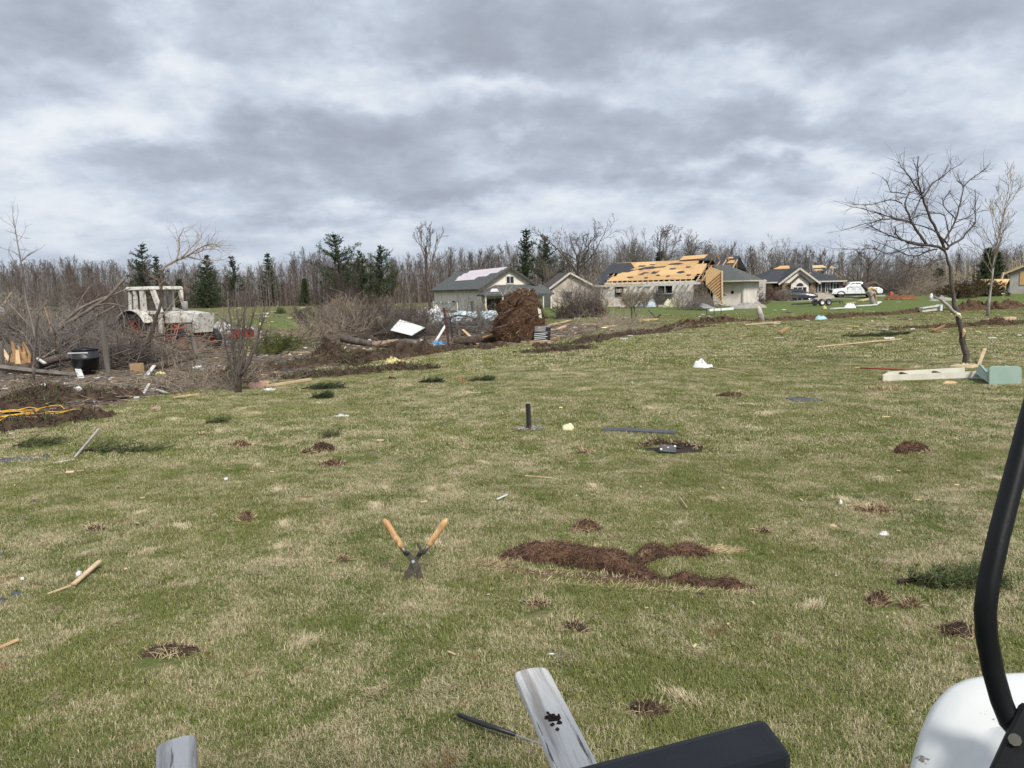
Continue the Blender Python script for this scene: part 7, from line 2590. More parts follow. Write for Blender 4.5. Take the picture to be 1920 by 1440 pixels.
    part(g, 'wheel', 'rubber', r, smooth=True)
    lump('rubbish_heap', 'heap of white and blue rubbish by the tractor nose', 'rubbish', 418, 622, 1.3, .8, .45, 602, 'white_cloth', rough=.6)
    b = at(404, 652)
    r = thing('striped_roll', 'grey ribbed hose coil lying beside the tractor front wheel', 'hose', b)
    g = M()
    for k in range(7):
        g.tube([(x_, 0 + .16 * math.cos(a), .17 + .16 * math.sin(a)) for a, x_ in zip(np.linspace(0, 6.1, 14), [k * .075 + .2] * 14)], .022, 5)
    part(g, 'coil', 'muffler_grey', r, smooth=True)
    part(M().lathe([(0, -.05), (.11, -.05), (.11, .05), (0, .05)], 12, 'X', (.80, 0, .14)), 'end_cap', 'black_plastic', r)
    # juniper and bushes
    b = at(508, 664)
    r = thing('fallen_juniper', 'yellow green juniper bush lying in the yard', 'bush', b)
    g, s_ = M(), M()
    rg = np.random.default_rng(9)
    for k in range(150):
        q = np.array((rg.normal(.1, .62), rg.normal(0, .4), abs(rg.normal(.30, .22)) * (1.15 - .35 * rg.uniform())))
        d = unit(np.array((rg.normal(.6, .5), rg.normal(0, .5), rg.normal(.35, .3))))
        s_.tube([q - d * .2, q + d * .2], [.012, .006], 3, caps=False)
        needle_clump(g, rg, q, d, .34, 30, .016)
    part(s_, 'branches', 'bark_brown', r)
    part(g, 'foliage', 'needles_light', r)
    def round_bush(name, lab, px, py, w, h, mat, seed, tw='twig_dark', n=130, group=None, Y=None):
        b = at(px, py) if Y is None else ground(P(px, py, Y).x, Y)
        r = thing(name, lab, 'bush', b, 0, group)
        rg = np.random.default_rng(seed)
        g, s_ = M(), M()
        for k in range(n):
            d = unit(rg.normal(0, 1, 3))
            d[2] = abs(d[2])
            q = np.array((d[0] * w / 2, d[1] * w / 2, d[2] * h)) * rg.uniform(.55, 1.0)
            if k % 2:
                s_.tube([(0, 0, 0), q * .6 + rg.normal(0, .05, 3), q], [.02, .014, .006], 3, caps=False)
            needle_clump(g, rg, q * .9, unit(d + rg.normal(0, .4, 3)), h * .2, 22, .02 + .012 * w)
        part(s_, 'branches', tw, r)
        part(g, 'foliage', mat, r)
        return r
    globals()['round_bush'] = round_bush
    round_bush('round_bush', 'small round dark evergreen bush on the far green strip', 526, 588, 1.5, .9, 'needles_olive', 71)
    shrub('brush_clump', 'dark brown twig clump on the far green strip', 612, 590, 3.2, 1.5, 430, 'twig_dark', 22, cat='brush')
    # metal sheet with ribs, propped
    b = at(762, 640)
    r = thing('metal_sheet', 'white ribbed metal sheet propped at a slant on the fallen crown', 'metal sheet', b)
    p = lambda px, py, dy=0.0: np.array(P(px, py, b.y + dy)) - np.array(b)
    c4 = [p(732, 619, -.5), p(772, 629, -.7), p(797, 614, .6), p(750, 599, .8)]
    n = unit(np.cross(c4[1] - c4[0], c4[3] - c4[0]))
    n = n if n[2] > 0 else -n
    g = M().prism(c4, (0, 0, 0), -n * .012)
    part(g, 'sheet', 'metal_sheet', r)
    for k in range(9):
        t = (k + .5) / 9
        a, c = c4[0] + (c4[3] - c4[0]) * t, c4[1] + (c4[2] - c4[1]) * t
        part(M().beam(a + n * .012, c + n * .012, .035, .022, up=n), 'rib', 'metal_sheet', r)
    part(M().beam(c4[1] - n * .08, c4[2] - n * .08, .05, .12, up=n), 'edge_channel', 'black_plastic', r)
    # splintered trunk
    b = at(602, 640)
    r = thing('splintered_stump', 'shattered pale trunk stub leaning in the shredded wood', 'stump', b)
    p = lambda px, py, dy=0.0: np.array(P(px, py, b.y + dy)) - np.array(b)
    part(M().tube([p(592, 642), p(600, 622), p(612, 610)], [.16, .20, .12], 8), 'trunk', 'bark_pale', r, smooth=True)
    for a, c in (((604, 616), (606, 602)), ((596, 630), (590, 642)), ((608, 614), (618, 606))):
        part(M().tube([p(*a, -.1), p(*c, -.1)], [.07, .015], 5), 'splinter', 'wood_split', r)
    # pale tarp heap before the gabled house
    b = at(890, 606)
    r = thing('collapsed_tarp', 'long pale blue plastic cover collapsed in front of the gabled house', 'tarp', b)
    p = lambda px, py, dy=0.0: np.array(P(px, py, b.y + dy)) - np.array(b)
    rg = np.random.default_rng(14)
    rows = []
    for i, px in enumerate(np.linspace(812, 958, 13)):
        h_ = np.interp(px, [812, 840, 880, 930, 958], [592, 586, 583, 581, 588]) + rg.normal(0, 1)
        row = [p(px, 606, -.6), p(px, (606 + h_) / 2 + rg.normal(0, 1.5), -.5), p(px, h_, 0), p(px, h_ + 3, .9), p(px, 605, 1.4)]
        rows.append([q + rg.normal(0, .05, 3) for q in row])
    g = M().grid(np.array([q for row in rows for q in row]), 13, 5)
    part(g, 'cover', 'tarp_pale', r, smooth=True)
    lump('white_rubbish', 'white rubbish heap between the thicket and the pale cover', 'rubbish', 806, 600, 2.6, 1.0, .55, 603, 'white_cloth', rough=.6)
    lump('blue_tarp', 'bright blue tarp scrap on the grass by the steel posts', 'tarp', 823, 648, .55, .35, .14, 604, 'blue_tarp', rough=.4)
    lump('cream_foam', 'cream foam pieces at the foot of the shorter steel post', 'foam', 862, 648, .5, .3, .14, 605, 'foam_cream', rough=.6)
    for (px, py, w, h, lab) in ((52, 716, .3, .06, 'orange scrap on the ground below the thin sapling'),):
        lump('orange_scrap', lab, 'scrap', 66, 722, w, .2, h, 606, 'orange_rust', rough=.5)
    lump('paper_scrap', 'white crumpled paper on the dark soil near the slanting sticks', 'paper', 147, 733, .3, .16, .07, 607, 'white_cloth', rough=.5)
    lump('paper_scrap', 'white paper scrap beside the thin white lath at the edge', 'paper', 82, 724, .22, .12, .05, 608, 'white_cloth', rough=.5)
    lump('paper_scrap', 'white torn bag on the yard between post and sapling', 'paper', 370, 692, .45, .2, .08, 609, 'white_cloth', rough=.5)
    lump('pink_scrap', 'pink insulation scrap at the lawn edge near the sapling', 'insulation', 482, 728, .45, .22, .10, 610, 'panel_pink', rough=.5)
    lump('paper_scrap', 'white paper at the tip of the long pale plank', 'paper', 505, 733, .4, .14, .04, 611, 'white_cloth', rough=.5)
    lump('pink_scrap', 'pink scrap on the lawn below the slanting stick', 'insulation', 292, 768, .2, .12, .05, 612, 'panel_pink', rough=.5)
    b = at(498, 727)
    g = M().prism([(-.14, 0, .16), (.12, 0, .15), (-.02, -.03, -.02)], (0, 0, 0), (0, .03, 0))
    tag(g.build('board_corner', MATS['wood_raw'], None, loc=b), 'small triangular wood corner at the lawn edge by the plank', 'board')
    # uprooted root ball
    b = at(968, 645)
    r = thing('uprooted_root_ball', 'huge upturned brown root ball of a fallen tree beside a black crate', 'root ball', b)
    p = lambda px, py, dy=0.0: np.array(P(px, py, b.y + dy)) - np.array(b)
    rg = np.random.default_rng(15)
    pr = [(647, 942, 1008), (636, 934, 1016), (622, 930, 1018), (608, 926, 1020), (596, 927, 1019), (585, 933, 1016), (574, 940, 1012), (562, 947, 1007), (552, 957, 1003), (544, 972, 998)]
    rows = []
    nn = 20
    for (py, x0, x1) in pr:
        k = b.y / FPX
        cx, hw = (x0 + x1) / 2, (x1 - x0) / 2 * k
        c = p(cx, py)
        row = []
        for j in range(nn):
            a = 2 * PI * j / nn
            e = 1 + rg.normal(0, .13)
            row.append(c + np.array((hw * math.cos(a) * e, hw * .55 * math.sin(a) * e + .1, rg.normal(0, .05))))
        rows.append(row)
    g = M().loft(rows)
    part(g, 'soil', 'soil_red', r, smooth=True)
    f = fur(g, 8000, .19, .014, rg, .4)
    tag(part(f, 'fine_roots', 'root_ball_fibre', r), None, None, kind='stuff')
    f = fur(g, 400, .2, .016, rg, .5)
    tag(part(f, 'fine_roots', 'straw', r), None, None, kind='stuff')
    for (a, m_, c, rr) in (((966, 575), (975, 556), (990, 548), .05), ((960, 580), (940, 590), (930, 602), .04), ((986, 600), (1000, 594), (1014, 588), .04), ((950, 610), (930, 615), (918, 625), .05), ((975, 630), (990, 640), (1000, 628), .04), ((955, 570), (950, 560), (962, 552), .035), ((990, 560), (1010, 566), (1016, 580), .03)):
        part(M().tube([p(*a, -.5), p(*m_, -.75), p(*c, -.6)], [rr, rr * .7, rr * .3], 6), 'root', 'bark_brown', r, smooth=True)
    tag(part(M().prism([p(1008, 577, -.6), p(1014, 580, -.6), p(1016, 597, -.6), p(1011, 595, -.6)], (0, 0, 0), (0, .08, 0)), 'torn_sheet', 'cream_paint', r), None, None)
    # crate
    b = at(1016, 643)
    r = thing('black_crate', 'black plastic crate with pale streaks tipped beside the root ball', 'crate', b, rot=(0, R(3), R(12)))
    k = b.y / FPX
    w_, h_ = 33 * k, 31 * k
    part(M().box((0, .2, h_ * .36), (w_, .42, h_ * .68)), 'body', 'black_plastic', r, bevel=.015)
    part(M().box((.0, .28, h_ * .84), (w_, .34, h_ * .30)), 'lid', 'muffler_grey', r, bevel=.01)
    part(M().box((.25, .24, h_ * .84), (w_ * .28, .345, h_ * .24)), 'lid_panel', 'black_plastic', r)
    for i in range(5):
        part(M().beam((-w_ * .47, -.015, h_ * (.10 + .11 * i)), (w_ * (.30 - .1 * (i % 2)), -.015, h_ * (.18 + .11 * i)), .02, .018), 'streak', 'white_plastic', r)
    # twisted grey trunk pieces between posts
    lump('grey_boards', 'grey splintered boards piled before the pale cover', 'boards', 905, 622, 2.0, 1.0, .5, 613, 'post_wood', rough=.5, smooth=False)
    plank('torn_branch', 'orange torn branch sticking up before the pale cover', 'branch', (905, 628), (932, 612), .14, .10, 'wood_raw', .0, .25)
    plank('torn_branch', 'pale torn branch rising against the tarp by the wooden post', 'branch', (917, 600), (908, 580), .12, .10, 'wood_raw', .1, .85)


mk('root_ball_fibre', (0.165, 0.088, 0.044), (0.085, 0.046, 0.027), 2.0, 0.9, c3=(0.28, 0.175, 0.09), c3at=(.56, .68))


def soil_banks():
    rg = np.random.default_rng(44)
    W_ = lambda pl: [tuple(at(*q)) for q in pl]
    banks = [
        ([(470, 700), (520, 694), (580, 690), (640, 682), (700, 676), (760, 668), (820, 662), (880, 656), (940, 652)], [.5, .9, .9, 1.0, .9, .9, .6, .5, .3], [.08, .20, .22, .26, .22, .26, .16, .10, .05], 'soil'),
        ([(520, 712), (600, 706), (680, 700), (740, 694), (830, 692)], [.3, .5, .5, .4, .3], [.04, .12, .10, .10, .05], 'soil'),
        ([(-20, 772), (40, 764), (110, 756), (170, 748), (240, 742)], [.7, .8, .8, .7, .4], [.10, .16, .14, .12, .05], 'soil'),
        ([(-30, 806), (40, 798), (110, 788), (180, 776)], [.5, .7, .7, .4], [.04, .07, .07, .03], 'soil'),
        ([(50, 745), (80, 742), (120, 744)], [.3, .4, .3], [.1, .2, .1], 'soil'),
        ([(325, 716), (380, 714), (430, 716), (470, 720)], [.4, .5, .5, .3], [.08, .14, .16, .06], 'soil'),
        ([(600, 672), (620, 668), (640, 670)], [.35, .5, .35], [.2, .48, .2], 'soil'),
        ([(635, 684), (655, 682), (672, 686)], [.3, .45, .3], [.15, .32, .12], 'soil'),
        ([(1010, 652), (1080, 645), (1150, 632), (1240, 622), (1330, 612)], [.4, .5, .5, .5, .4], [.05, .10, .14, .14, .06], 'soil'),
        ([(1250, 613), (1300, 609), (1350, 605), (1400, 603)], [.4, .6, .6, .3], [.06, .2, .22, .06], 'soil_red'),
        ([(1400, 604), (1480, 600), (1560, 597), (1640, 593), (1700, 588), (1760, 584), (1800, 580)], [.5, .6, .8, .8, .8, .8, .5], [.05, .09, .17, .16, .17, .2, .06], 'soil_red'),
        ([(1790, 584), (1830, 580), (1870, 579), (1925, 577)], [.5, .9, 1.0, .8], [.12, .36, .32, .22], 'soil_red'),
        ([(1640, 622), (1700, 617), (1760, 615), (1830, 612), (1890, 606), (1940, 606)], [.25, .35, .4, .5, .7, .7], [.02, .05, .07, .10, .2, .16], 'soil_red'),
        ([(0, 836), (40, 832), (80, 830), (100, 832)], [.08, .14, .14, .06], [.02, .03, .04, .02], 'soil'),
        ([(975, 663), (1040, 660), (1110, 652)], [.3, .4, .25], [.04, .10, .05], 'soil'),
    ]
    for pl, w, h, mt in banks:
        g = M()
        pts = W_(pl)
        ridge(g, pts, w, h, rg, 9, .38, step=.16)
        o = g.build('soil_bank', MATS[mt], None, smooth=False)
        tag(o, None, None, kind='structure')
        q = pts[len(pts) // 2]
        if np.mean(w) < .2:
            continue
        f = fur(g, int(220 * len(pl)), .20, .012 + .0003 * q[1], rg, .55)
        tag(f.build('roots', MATS['root_dark'], None), None, None, kind='stuff')
        s_ = fur(g, int(120 * len(pl)), .18, .010 + .0003 * q[1], rg, .55)
        tag(s_.build('grass', MATS['needles_olive'], None), None, None, kind='stuff')
        # clods on it
        c = M()
        for k in range(10 * len(pl)):
            i = rg.integers(0, len(pts) - 1)
            t = rg.uniform()
            x = pts[i][0] * (1 - t) + pts[i + 1][0] * t + rg.normal(0, np.mean(w) * .6)
            y = pts[i][1] * (1 - t) + pts[i + 1][1] * t + rg.normal(0, np.mean(w) * .6)
            s2 = rg.uniform(.07, .32) * np.mean(w) * (1.0 if np.mean(w) > .3 else .6)
            mound(c, (x, y, H(x, y) + np.mean(h) * .5 * (rg.uniform() < .5)), s2, s2 * .8, s2 * .7, rg, 3, 7)
        tag(c.build('soil_clods', MATS[mt], None, smooth=False), None, None, kind='stuff')


def yard_floor():
    """shredded bark, leaves and twigs strewn over the torn strip, too many to count"""
    rg = np.random.default_rng(45)
    def pts(n, lo=606, hi=800):
        out = []
        while len(out) < n:
            px = rg.uniform(-40, 1150)
            py = lo + (hi - lo) * rg.beta(1.1, 2.1)
            p = at(px, py)
            if dirt_amount(np.array(p.x), np.array(p.y)) > .45:
                out.append(p)
        return out
    for nm, mt, n, L, w in (('twig_litter', 'twig_brown', 1800, .9, .014), ('twig_litter', 'twig_grey', 1100, .8, .014), ('twig_litter', 'twig_tan', 1500, .6, .013), ('bark_litter', 'wood_dull', 420, .22, .022), ('bark_litter', 'lumber', 160, .22, .02)):
        g = M()
        for p in pts(n):
            a = rg.uniform(0, 6.28)
            l = L * rg.uniform(.3, 1.3)
            d = np.array((math.cos(a), math.sin(a), rg.normal(0, .12)))
            q = np.array(p) + (0, 0, .03 + abs(rg.normal(0, .05)))
            ww = w * (.7 + .025 * p.y)
            if 'twig' in nm:
                g.tube([q - d * l / 2, q + rg.normal(0, .05, 3) * (1, 1, .3), q + d * l / 2], [ww * .6, ww * .5, ww * .3], 3, caps=False)
            else:
                g.beam(q - d * l / 2, q + d * l / 2, ww * 1.6, .012)
        tag(g.build(nm, MATS[mt], None), None, None, kind='stuff')
    g = M()
    for p in pts(2600):
        s_ = rg.uniform(.04, .12) * (.6 + .02 * p.y)
        g.box(np.array(p) + (0, 0, .02), (s_, s_ * .7, .01), rot=Matrix.Rotation(rg.uniform(0, 6), 3, 'Z') @ Matrix.Rotation(rg.normal(0, .4), 3, 'X'))
    tag(g.build('leaf_litter', MATS['panel_brown'], None), None, None, kind='stuff')
    for mt, n in (('white_trim', 260), ('wood_dull', 200), ('grey_slate', 140), ('insul_yellow', 40), ('tarp_pale', 60)):
        g = M()
        for p in pts(n):
            s_ = rg.uniform(.04, .16) * (.25 + .022 * p.y)
            g.box(np.array(p) + (0, 0, .05), (s_ * rg.uniform(.8, 2.2), s_ * rg.uniform(.3, .8), .02), rot=Matrix.Rotation(rg.uniform(0, 6), 3, 'Z') @ Matrix.Rotation(rg.normal(0, .4), 3, 'X'))
        tag(g.build('debris', MATS[mt], None), None, None, kind='stuff')
    # green weeds through it
    g = M()
    for p in pts(420, 610, 820):
        needle_clump(g, rg, np.array(p), np.array((0, 0, 1.0)), .16, 14, .016)
    tag(g.build('weeds', MATS['needles_olive'], None), None, None, kind='stuff')


mk('wood_dull', (.36, .25, .15), (.24, .155, .09), 6, .85)
mk('panel_brown', (.25, .18, .125), (.15, .105, .075), 3, .9, c3=(.32, .25, .17), c3scale=7, c3at=(.55, .68))


def yellow_cord():
    b = at(70, 790)
    r = thing('extension_cable', 'yellow extension cord coiled loosely on the dark soil at the picture edge', 'cord', b)
    q = lambda px, py, z=.05: np.array(at(px, py)) + (0, 0, z) - np.array(b)
    lines = [[(-20, 792), (20, 786), (60, 782), (90, 777), (115, 776), (124, 782), (118, 788), (95, 790), (70, 790), (40, 786), (0, 790)],
             [(-10, 802), (20, 797), (55, 792), (75, 784), (60, 780), (30, 782), (-15, 794)],
             [(0, 797), (40, 795), (80, 788), (110, 791), (140, 785), (155, 780)], [(2, 805), (18, 797), (60, 786), (75, 783)]]
    for l in lines:
        pts = np.array([q(*p, .05 + .03 * math.sin(i * 2.1) + .09) for i, p in enumerate(l)])
        tt = np.linspace(0, len(pts) - 1, (len(pts) - 1) * 5 + 1)
        f = np.stack([np.interp(tt, np.arange(len(pts)), pts[:, c]) for c in range(3)], 1)
        for _ in range(3):
            f[1:-1] = (f[:-2] + 2 * f[1:-1] + f[2:]) / 4
        part(M().tube(f, .0085, 6), 'cord_loop', 'yellow_cord', r, smooth=True)


soil_banks()
yard_floor()
left_things()
yellow_cord()
# ------------------------------------------------------------------ around the damaged houses
mk('truck_white', (.76, .77, .78), (.70, .71, .72), 1.5, .28, coat=.4)
mk('car_dark', (.022, .026, .030), (.030, .034, .038), 2, .25, coat=.6)
mk('car_silver', (.36, .38, .40), (.30, .32, .34), 2, .35, coat=.4)
mk('lamp_red', (.42, .03, .025), None, rough=.3)
mk('chrome', (.55, .56, .57), None, rough=.25, metal=.8)


def loft_body(secs):
    """body from cross sections (x, half width bottom, half width top, z bottom, z top, rounding)"""
    rings = []
    for (x, wb, wt, zb, zt, k) in secs:
        rings.append([(x, -wb, zb + k), (x, -wb * 1.0, (zb + zt) / 2), (x, -wt, zt - k), (x, -wt + k, zt), (x, wt - k, zt), (x, wt, zt - k), (x, wb, (zb + zt) / 2), (x, wb, zb + k), (x, wb - k, zb), (x, -wb + k, zb)])
    return M().loft(rings)


def pickup():
    c = at(1603, 562.5)
    r = thing('pickup_truck', 'white crew cab pickup truck parked by the stone trimmed house', 'pickup truck', ground(c.x, c.y, .02), R(170))
    # local x forward (towards the left of the view after the turn), z up
    L, wd = 5.7, .97
    body = loft_body([(-2.85, wd * .94, wd * .92, .55, 1.18, .05), (-2.7, wd, wd * .97, .48, 1.24, .05), (-.55, wd, wd * .97, .44, 1.25, .05), (-.5, wd, wd * .97, .44, 1.22, .05), (1.15, wd, wd * .97, .42, 1.22, .05), (1.45, wd, wd * .94, .42, 1.20, .07), (2.45, wd * .98, wd * .9, .45, 1.12, .09), (2.78, wd * .9, wd * .84, .5, 1.02, .08)])
    part(body, 'body', 'truck_white', r, smooth=True, auto=32)
    cab = loft_body([(-.62, .90, .76, 1.20, 1.88, .05), (-.45, .92, .78, 1.20, 1.92, .05), (.4, .92, .78, 1.20, 1.93, .05), (.72, .91, .74, 1.20, 1.84, .05), (1.42, .88, .72, 1.18, 1.24, .02)])
    part(cab, 'cab', 'truck_white', r, smooth=True, auto=32)
    for s_ in (-1, 1):
        f = lambda p: (p[0], p[1] * s_, p[2])
        for nm, pl in (('side_window', [(-.45, .905, 1.28), (.22, .905, 1.28), (.22, .835, 1.80), (-.40, .835, 1.80)]), ('side_window', [(.30, .905, 1.28), (1.08, .895, 1.27), (.62, .825, 1.76), (.30, .835, 1.80)])):
            pts = [f((x, y + .012, z)) for x, y, z in pl]
            part(M().prism(pts, (0, 0, 0), (0, .008 * s_, 0)), nm, 'glass_dark', r)
        for x in (-1.78, 1.83):
            tyre_wheel(r, f((x, .82, .40)), .40, .27, (0, -s_ * -1.0, 0), 'paint_black', .6)
            arc = M()
            n = 10
            a = [(x + .50 * math.cos(t), .985 * s_, .42 + .46 * math.sin(t)) for t in np.linspace(R(-5), R(185), n)]
            b = [(x + .41 * math.cos(t), .985 * s_, .40 + .41 * math.sin(t)) for t in np.linspace(R(-5), R(185), n)]
            arc.add(a + b, [(i, i + 1, n + i + 1, n + i) for i in range(n - 1)])
            ao = part(arc, 'wheel_arch', 'paint_black', r)
            sm = ao.modifiers.new('solid', 'SOLIDIFY'); sm.thickness = .06; sm.offset = 0
        part(M().box(f((.0, .975, .47)), (2.9, .05, .10)), 'running_board', 'paint_black', r)
        for x in (-.48, .27, 1.12):
            part(M().box(f((x, .972, .85)), (.012, .012, .68)), 'door_seam', 'paint_black', r)
        for x in (-.28, .48):
            part(M().box(f((x, .982, 1.08)), (.20, .025, .04)), 'door_handle', 'paint_black', r)
        part(M().box(f((1.02, 1.05, 1.32)), (.10, .16, .18)), 'mirror', 'truck_white', r, bevel=.02)
        part(M().box(f((2.66, .72, .90)), (.22, .26, .14)), 'headlight', 'chrome', r, bevel=.02)
        part(M().box(f((-2.80, .82, 1.0)), (.14, .14, .26)), 'tail_light', 'lamp_red', r)
        part(M().tube([f((-2.1, .97, 1.02)), f((-2.1, .985, 1.02))], .075, 10), 'fuel_flap', 'paint_black', r)
    part(M().prism([(1.36, -.72, 1.26), (1.36, .72, 1.26), (.76, .68, 1.80), (.76, -.68, 1.80)], (.02, 0, .015), (.012, 0, .012)), 'windscreen', 'glass_dark', r)
    part(M().box((-1.7, 0, 1.235), (2.05, 1.55, .05)), 'bed', 'paint_black', r)
    part(M().box((2.76, 0, .86), (.12, 1.15, .34)), 'grille', 'paint_black', r, bevel=.02)
    part(M().box((2.78, 0, .55), (.22, 1.8, .20)), 'bumper', 'chrome', r, bevel=.03)
    part(M().box((0, 0, .42), (5.0, 1.4, .16)), 'underbody', 'paint_black', r)


def sedan(name, label, px, py, Y, yaw, mat, sc=1.0):
    c = P(px, py, Y)
    r = thing(name, label, 'car', ground(c.x, c.y, .02), yaw)
    wd = .90
    body = loft_body([(-2.35, wd * .86, wd * .8, .42, .86, .06), (-2.15, wd * .96, wd * .9, .32, .95, .08), (-1.1, wd, wd * .93, .24, .93, .06), (.8, wd, wd * .93, .24, .90, .06), (1.9, wd * .97, wd * .86, .26, .80, .08), (2.3, wd * .85, wd * .7, .34, .68, .07)])
    part(body, 'body', mat, r, smooth=True, auto=34)
    cab = loft_body([(-1.75, .80, .70, .88, .96, .03), (-1.0, .82, .62, .88, 1.36, .05), (-.2, .83, .62, .88, 1.43, .05), (.35, .83, .62, .88, 1.38, .05), (1.25, .80, .70, .86, .92, .02)])
    part(cab, 'cab', mat, r, smooth=True, auto=34)
    for s_ in (-1, 1):
        f = lambda p: (p[0], p[1] * s_, p[2])
        for pl in ([(-1.15, .80, .95), (-.25, .81, .95), (-.25, .66, 1.34), (-.85, .66, 1.30)], [(-.18, .81, .95), (.85, .80, .94), (.35, .66, 1.30), (-.18, .66, 1.34)]):
            part(M().prism([f((x, y + .015, z)) for x, y, z in pl], (0, 0, 0), (0, .01 * s_, 0)), 'side_window', 'glass_dark', r)
        for x in (-1.4, 1.4):
            tyre_wheel(r, f((x, .78, .32)), .32, .21, (0, 1.0 * s_, 0), 'chrome', .62)
        part(M().box(f((-2.25, .62, .80)), (.16, .36, .13)), 'tail_light', 'lamp_red', r)
        part(M().box(f((2.16, .6, .62)), (.18, .3, .10)), 'headlight', 'chrome', r)
        part(M().beam(f((-1.6, .845, .93)), f((1.1, .845, .90)), .02, .03), 'trim', 'chrome', r)
    part(M().prism([(-1.68, -.62, .98), (-1.68, .62, .98), (-1.05, .58, 1.33), (-1.05, -.58, 1.33)], (-.01, 0, .012), (-.01, 0, .01)), 'rear_window', 'glass_dark', r)
    part(M().prism([(1.18, -.64, .94), (1.18, .64, .94), (.42, .58, 1.34), (.42, -.58, 1.34)], (.01, 0, .012), (.01, 0, .01)), 'windscreen', 'glass_dark', r)
    return r


def trailer():
    b = at(1546, 573)
    r = thing('trailer', 'small black tandem trailer frame with white wheels on the green lawn', 'trailer', b, R(12))
    r.scale = (.85, .85, .85)
    for x, m_ in ((-.55, 'white_plastic'), (.25, 'metal_grey')):
        tyre_wheel(r, (x, -.35, .36), .36, .20, (0, 1, 0), m_, .55)
        tyre_wheel(r, (x, .95, .36), .36, .20, (0, 1, 0), 'paint_black', .55)
    part(M().beam((-3.4, -.1, .22), (.6, -.1, .34), .1, .12), 'rail', 'paint_black', r)
    part(M().beam((-3.4, 1.0, .22), (.6, 1.0, .34), .1, .12), 'rail', 'paint_black', r)
    part(M().beam((.5, -.1, .34), (2.3, .4, .45), .09, .1), 'tongue', 'paint_black', r)
    part(M().beam((.5, 1.0, .34), (2.3, .5, .45), .09, .1), 'tongue', 'paint_black', r)
    for x in (-2.6, -1.6, -.6, .4):
        part(M().beam((x, -.1, .27), (x, 1.0, .27), .06, .06), 'cross_bar', 'paint_black', r)
    part(M().tube([(2.2, .45, .45), (2.25, .45, .12)], .05, 8), 'jack', 'paint_black', r)
    part(M().tube([(2.3, .45, .45), (2.55, .45, .42), (2.6, .45, .2)], .045, 8), 'coupler', 'paint_black', r)


def broken_stump():
    b = at(1637, 573)
    r = thing('snapped_tree', 'broken tree trunk snapped over with its torn top hanging beside the pickup bed', 'tree', b)
    p = lambda px, py, dy=0.0: np.array(P(px, py, b.y + dy)) - np.array(b)
    part(M().tube([p(1638, 575), p(1637, 562), p(1634, 552), p(1627, 543)], [.34, .29, .28, .30], 10), 'trunk', 'bark_pale', r, smooth=True)
    part(M().tube([p(1632, 555, -.25), p(1640, 550, -.3), p(1643, 560, -.3), p(1641, 566, -.3)], [.07, .13, .10, .03], 7), 'torn_wood', 'wood_split', r)
    part(M().tube([p(1627, 543, -.1), p(1634, 540, -.2), p(1645, 545, -.3)], [.20, .14, .05], 7), 'torn_wood', 'wood_raw', r)
    part(M().tube([p(1627, 543), p(1618, 536), p(1640, 530, .2), p(1664, 545, .2)], [.26, .22, .15, .08], 8), 'broken_top', 'bark_grey', r, smooth=True)
    # its fallen crown
    brush('fallen_tree', 'fallen crown of the snapped tree lying behind its trunk', (1660, 566), (1760, 560), 2.6, 801, 500, 'twig_brown', L=(1.0, 3.0), r=.035, depth=2.0, up=.5, Y=98)
    brush('fallen_tree', 'wide tangle of broken trees behind the pickup', (1590, 556), (1700, 554), 4.2, 802, 480, 'twig_grey', L=(1.2, 4.0), r=.045, depth=2.0, up=.6, Y=108)
    brush('fallen_tree', 'grey fallen branches heaped before the rounded bushes', (1690, 562), (1790, 556), 1.8, 803, 360, 'twig_tan', L=(.8, 2.4), r=.03, depth=2.0, up=.4, Y=92)
    brush('fallen_tree', 'broken brown crowns heaped between the pickup and the vehicles', (1680, 552), (1760, 550), 3.6, 804, 360, 'twig_tan', L=(1.2, 3.6), r=.04, depth=2.4, up=.6, Y=112)


def small_stump(name, label, bpx, tpx, r0, mat='bark_pale'):
    b = at(*bpx)
    r = thing(name, label, 'stump', b)
    t = np.array(P(tpx[0], tpx[1], b.y) - b)
    part(M().tube([(0, 0, -.1), t * .5 + np.array((.03, 0, 0)), t], [r0 * 1.2, r0, r0 * .85], 9), 'trunk', mat, r, smooth=True)
    part(M().tube([t * .98, t * 1.12 + np.array((r0 * .4, 0, 0))], [r0 * .8, r0 * .1], 7), 'splinter', 'wood_raw', r)
    part(M().tube([t * .35 + np.array((0, -r0 * .7, 0)), t * .6 + np.array((0, -r0 * .8, 0))], [r0 * .3, r0 * .2], 6), 'scar', 'wood_split', r)


